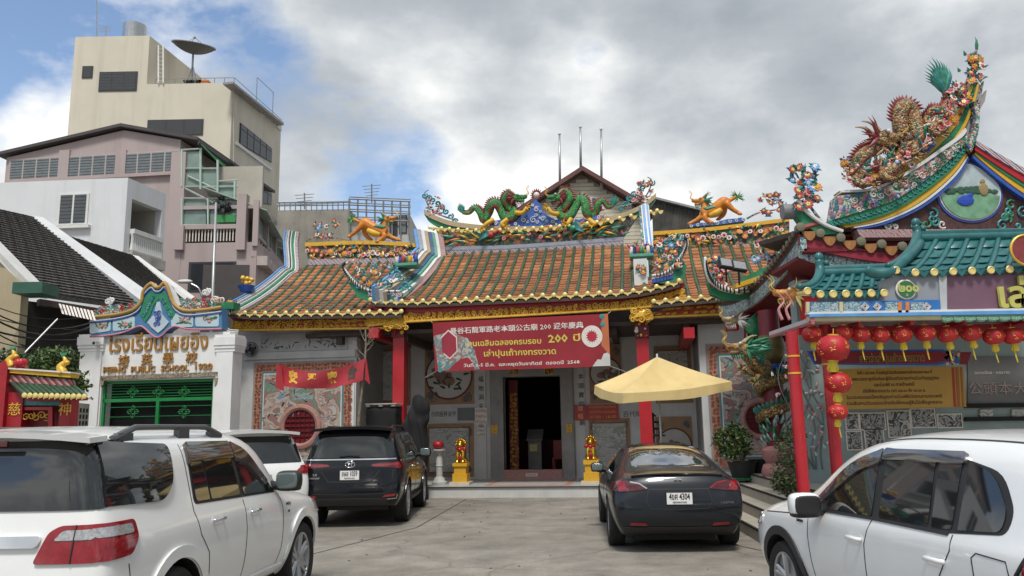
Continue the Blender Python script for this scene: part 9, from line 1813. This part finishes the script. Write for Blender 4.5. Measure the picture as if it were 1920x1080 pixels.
# ---- lamp post by the pink block
 a,b=P(402,556,27),P(405,380,27);root=thing('lamp_post','thin grey pole with a street lamp arm beside the school gate','lamp post',V((a.x,27,0)));mb=MB();mb.tube([V((a.x,27,0)),b],[.07,.045],8);mb.build('pole',mtl,root,True);mb=MB();mb.tube(smooth_path([P(378,556,24),P(372,540,24),P(358,532,24)],4),.025,6);mb.build('arm',mtl,root);mb=MB();superball(mb,P(347,528,24),(.22,.1,.06),.7);mb.build('lamp_head',WHT,root,True)
# ---- stained block and roof cages behind the left wing
 Yb=52.0;q=lambda x,y,d=0:P(x,y,Yb+d);G2=thing('stained_block','stained grey block with rooftop frames behind the left wing roof','building',(q(640,450).x,Yb,0));sm_=mat('stained_render',(.30,.28,.24),.9,0,.25,.6,dirt=.7,dcol=(.10,.09,.08));mb=MB();mb.box((q(520,450).x,Yb,0),(q(655,450).x,Yb+8,q(600,393).z));mb.build('wall',sm_,G2);mb=MB();mb.box((q(655,450).x,Yb+.5,0),(q(725,450).x,Yb+8,q(700,420).z));mb.box((q(725,450).x,Yb+.2,0),(q(768,450).x,Yb+8,q(740,402).z));mb.build('annexe_wall',mat('pale_block',(.44,.44,.43),.85,0,.1,.6,dirt=.3),G2)
 FR[0]=wframe(V((q(725,450).x,Yb+.2,0)),V((q(768,450).x,Yb+.2,0)));window(G2,732,408,744,440,1);window(G2,750,405,762,436,1,FRM,LOU);FR[0]=FW
 for x in range(655,772,16):mb=MB();mb.tube([q(x,440),q(x,372+(x-655)*.05)],.06,4);mb.build('frame_post',mtl,G2)
 for y in(373,384,396,410):
  for dq in(0,4):mb=MB();mb.tube([q(655,y-dq,dq),q(770,y+5-dq,dq)],.05,4);mb.build('frame_rail',mtl,G2)
 for i in range(14):mb=MB();x=524+10*i;mb.tube([q(x,394),q(x,379)],.035,4);mb.build('rail_post',mtl,G2)
 for y in(380,386):mb=MB();mb.tube([q(520,y),q(658,y-2)],.04,4);mb.build('roof_rail',mtl,G2)
 mb=MB();mb.hexa([q(520,384,1),q(655,378,1),q(655,376,4),q(520,381,4)],(0,0,-.1));mb.build('blue_sheet_roof',mat('blue_sheet',(.20,.27,.36),.5,0,.2,1),G2)
 for lab,x,y0,y1 in(('tv aerial on the stained block roof frames',697,380,345),('short aerial on the stained block near the beige tower',571,392,362)):
  root=thing('roof_aerial',lab,'aerial',q(x,y0));mb=MB();mb.tube([q(x,y0),q(x,y1)],.05,4);mb.build('mast',mtl,root)
  for k in range(4):mb=MB();c=q(x,y1+3+6*k);w=.6-.08*k;mb.tube([c+V((-w,-.2,-.1)),c+V((w,.2,.1))],.025,4);mb.build('element',mtl,root)
 Yk=40;root=thing('small_tiled_roof','low dark tiled roof peeping behind the centre ridge','house',P(780,450,Yk));mb=MB();mb.slab([[P(765,460,Yk),P(830,440,Yk)],[P(772,456,Yk+3),P(830,432,Yk+3)]],(0,0,-.25));mb.build('roof',tm,root);mb=MB();a,b=P(772,470,Yk+1),P(830,470,Yk+1);mb.box((a.x,Yk+1,0),(b.x,Yk+5,a.z+.2));mb.build('wall',sm_,root)
# ---- timber gable house behind the centre, with three flag poles
 Yt=36.0;t=lambda x,y,d=0:P(x,y,Yt+d);Tb=thing('timber_house','cream boarded gable house behind the temple ridge','house',(t(1090,400).x,Yt,0));cm=mat('cream_boards',(.58,.53,.42),.8,0,.1,2,dirt=.3,dcol=(.25,.2,.15));ap,l,r=t(1090,322),t(972,398),t(1200,378);zl=min(l.z,r.z)-.2;xl,xr=l.x,ap.x*2-l.x
 mb=MB();mb.prism([V((xl+.3,Yt,0)),V((xr-.3,Yt,0)),V((xr-.3,Yt,l.z)),ap+V((0,0,-.1)),V((xl+.3,Yt,l.z))],(0,8,0));mb.build('wall',mat('board_gap',(.28,.25,.2),.9),Tb);n=24;bz=l.z-2.5;h=(ap.z-bz)/n
 for i in range(n-1):
  z=bz+h*i;f=1 if z<l.z else max(.02,1-(z+h-l.z)/(ap.z-l.z));hw=(xr-xl)/2*f-.3
  if hw>.1:mb=MB();mb.box((ap.x-hw,Yt-.05,z),(ap.x+hw,Yt,z+h*.9));mb.build('board',cm,Tb)
 rm2=mat('maroon_roof',(.13,.055,.05),.7,0,.2,2)
 for s_,e in((-1,V((xl,Yt,l.z))),(1,V((xr,Yt,l.z)))):mb=MB();mb.slab([[ap+V((0,-.6,.1)),e+V((s_*.3,-.6,-.1))],[ap+V((0,8,.1)),e+V((s_*.3,8,-.1))]],(0,0,-.22));mb.build('roof_slope',rm2,Tb)
 FR[0]=wframe(V((xl,Yt-.05,0)),V((xr,Yt-.05,0)));window(Tb,1108,372,1130,390,2,WHT,LOU,.06,None,5);FR[0]=FW
 a,b=t(1222,380,-1),t(1312,400,-1);cg_=MB();W2=b.x-a.x;zc=a.z;n=34;corr=thing('corrugated_shed','grey corrugated wall with sloping top beside the gable house','shed',(a.x,Yt-1,0));rows=[[],[]]
 for i in range(n*2+1):x=a.x+W2*i/(2*n);yy=Yt-1+(.09 if i%2 else 0);t_=i/(2*n);rows[0].append(V((x,yy,t(1222+90*t_,369+22*t_,-1).z)));rows[1].append(V((x,yy,2)))
 cg_.slab(rows,(0,.05,0));cg_.build('corrugated_sheet',mat('weathered_zinc',(.24,.23,.21),.6,.3,.3,1.5,dirt=.6,dcol=(.08,.07,.06)),corr);mb=MB();mb.slab([[t(1222,367,-1.2),t(1318,391,-1.2)],[t(1222,371,-1.2),t(1318,395,-1.2)]],(0,.4,0));mb.build('ridge_flashing',mtl,corr)
 for x,y0,y1,lab in((1049,360,251,'left'),(1088,320,238,'middle, tallest'),(1127,358,242,'right')):
  a,b=t(x+1,y0,-.3),t(x,y1,-.3);root=thing('flag_pole','bare grey flag pole on the gable house, %s of three'%lab,'flag pole',a,'flag poles behind the ridge');mb=MB();mb.tube([a,b],[.07,.045],6);mb.build('pole',mtl,root,True);mb=MB();mb.ball(b,.08,7,5);mb.build('finial',WHT,root)
build_backdrop()
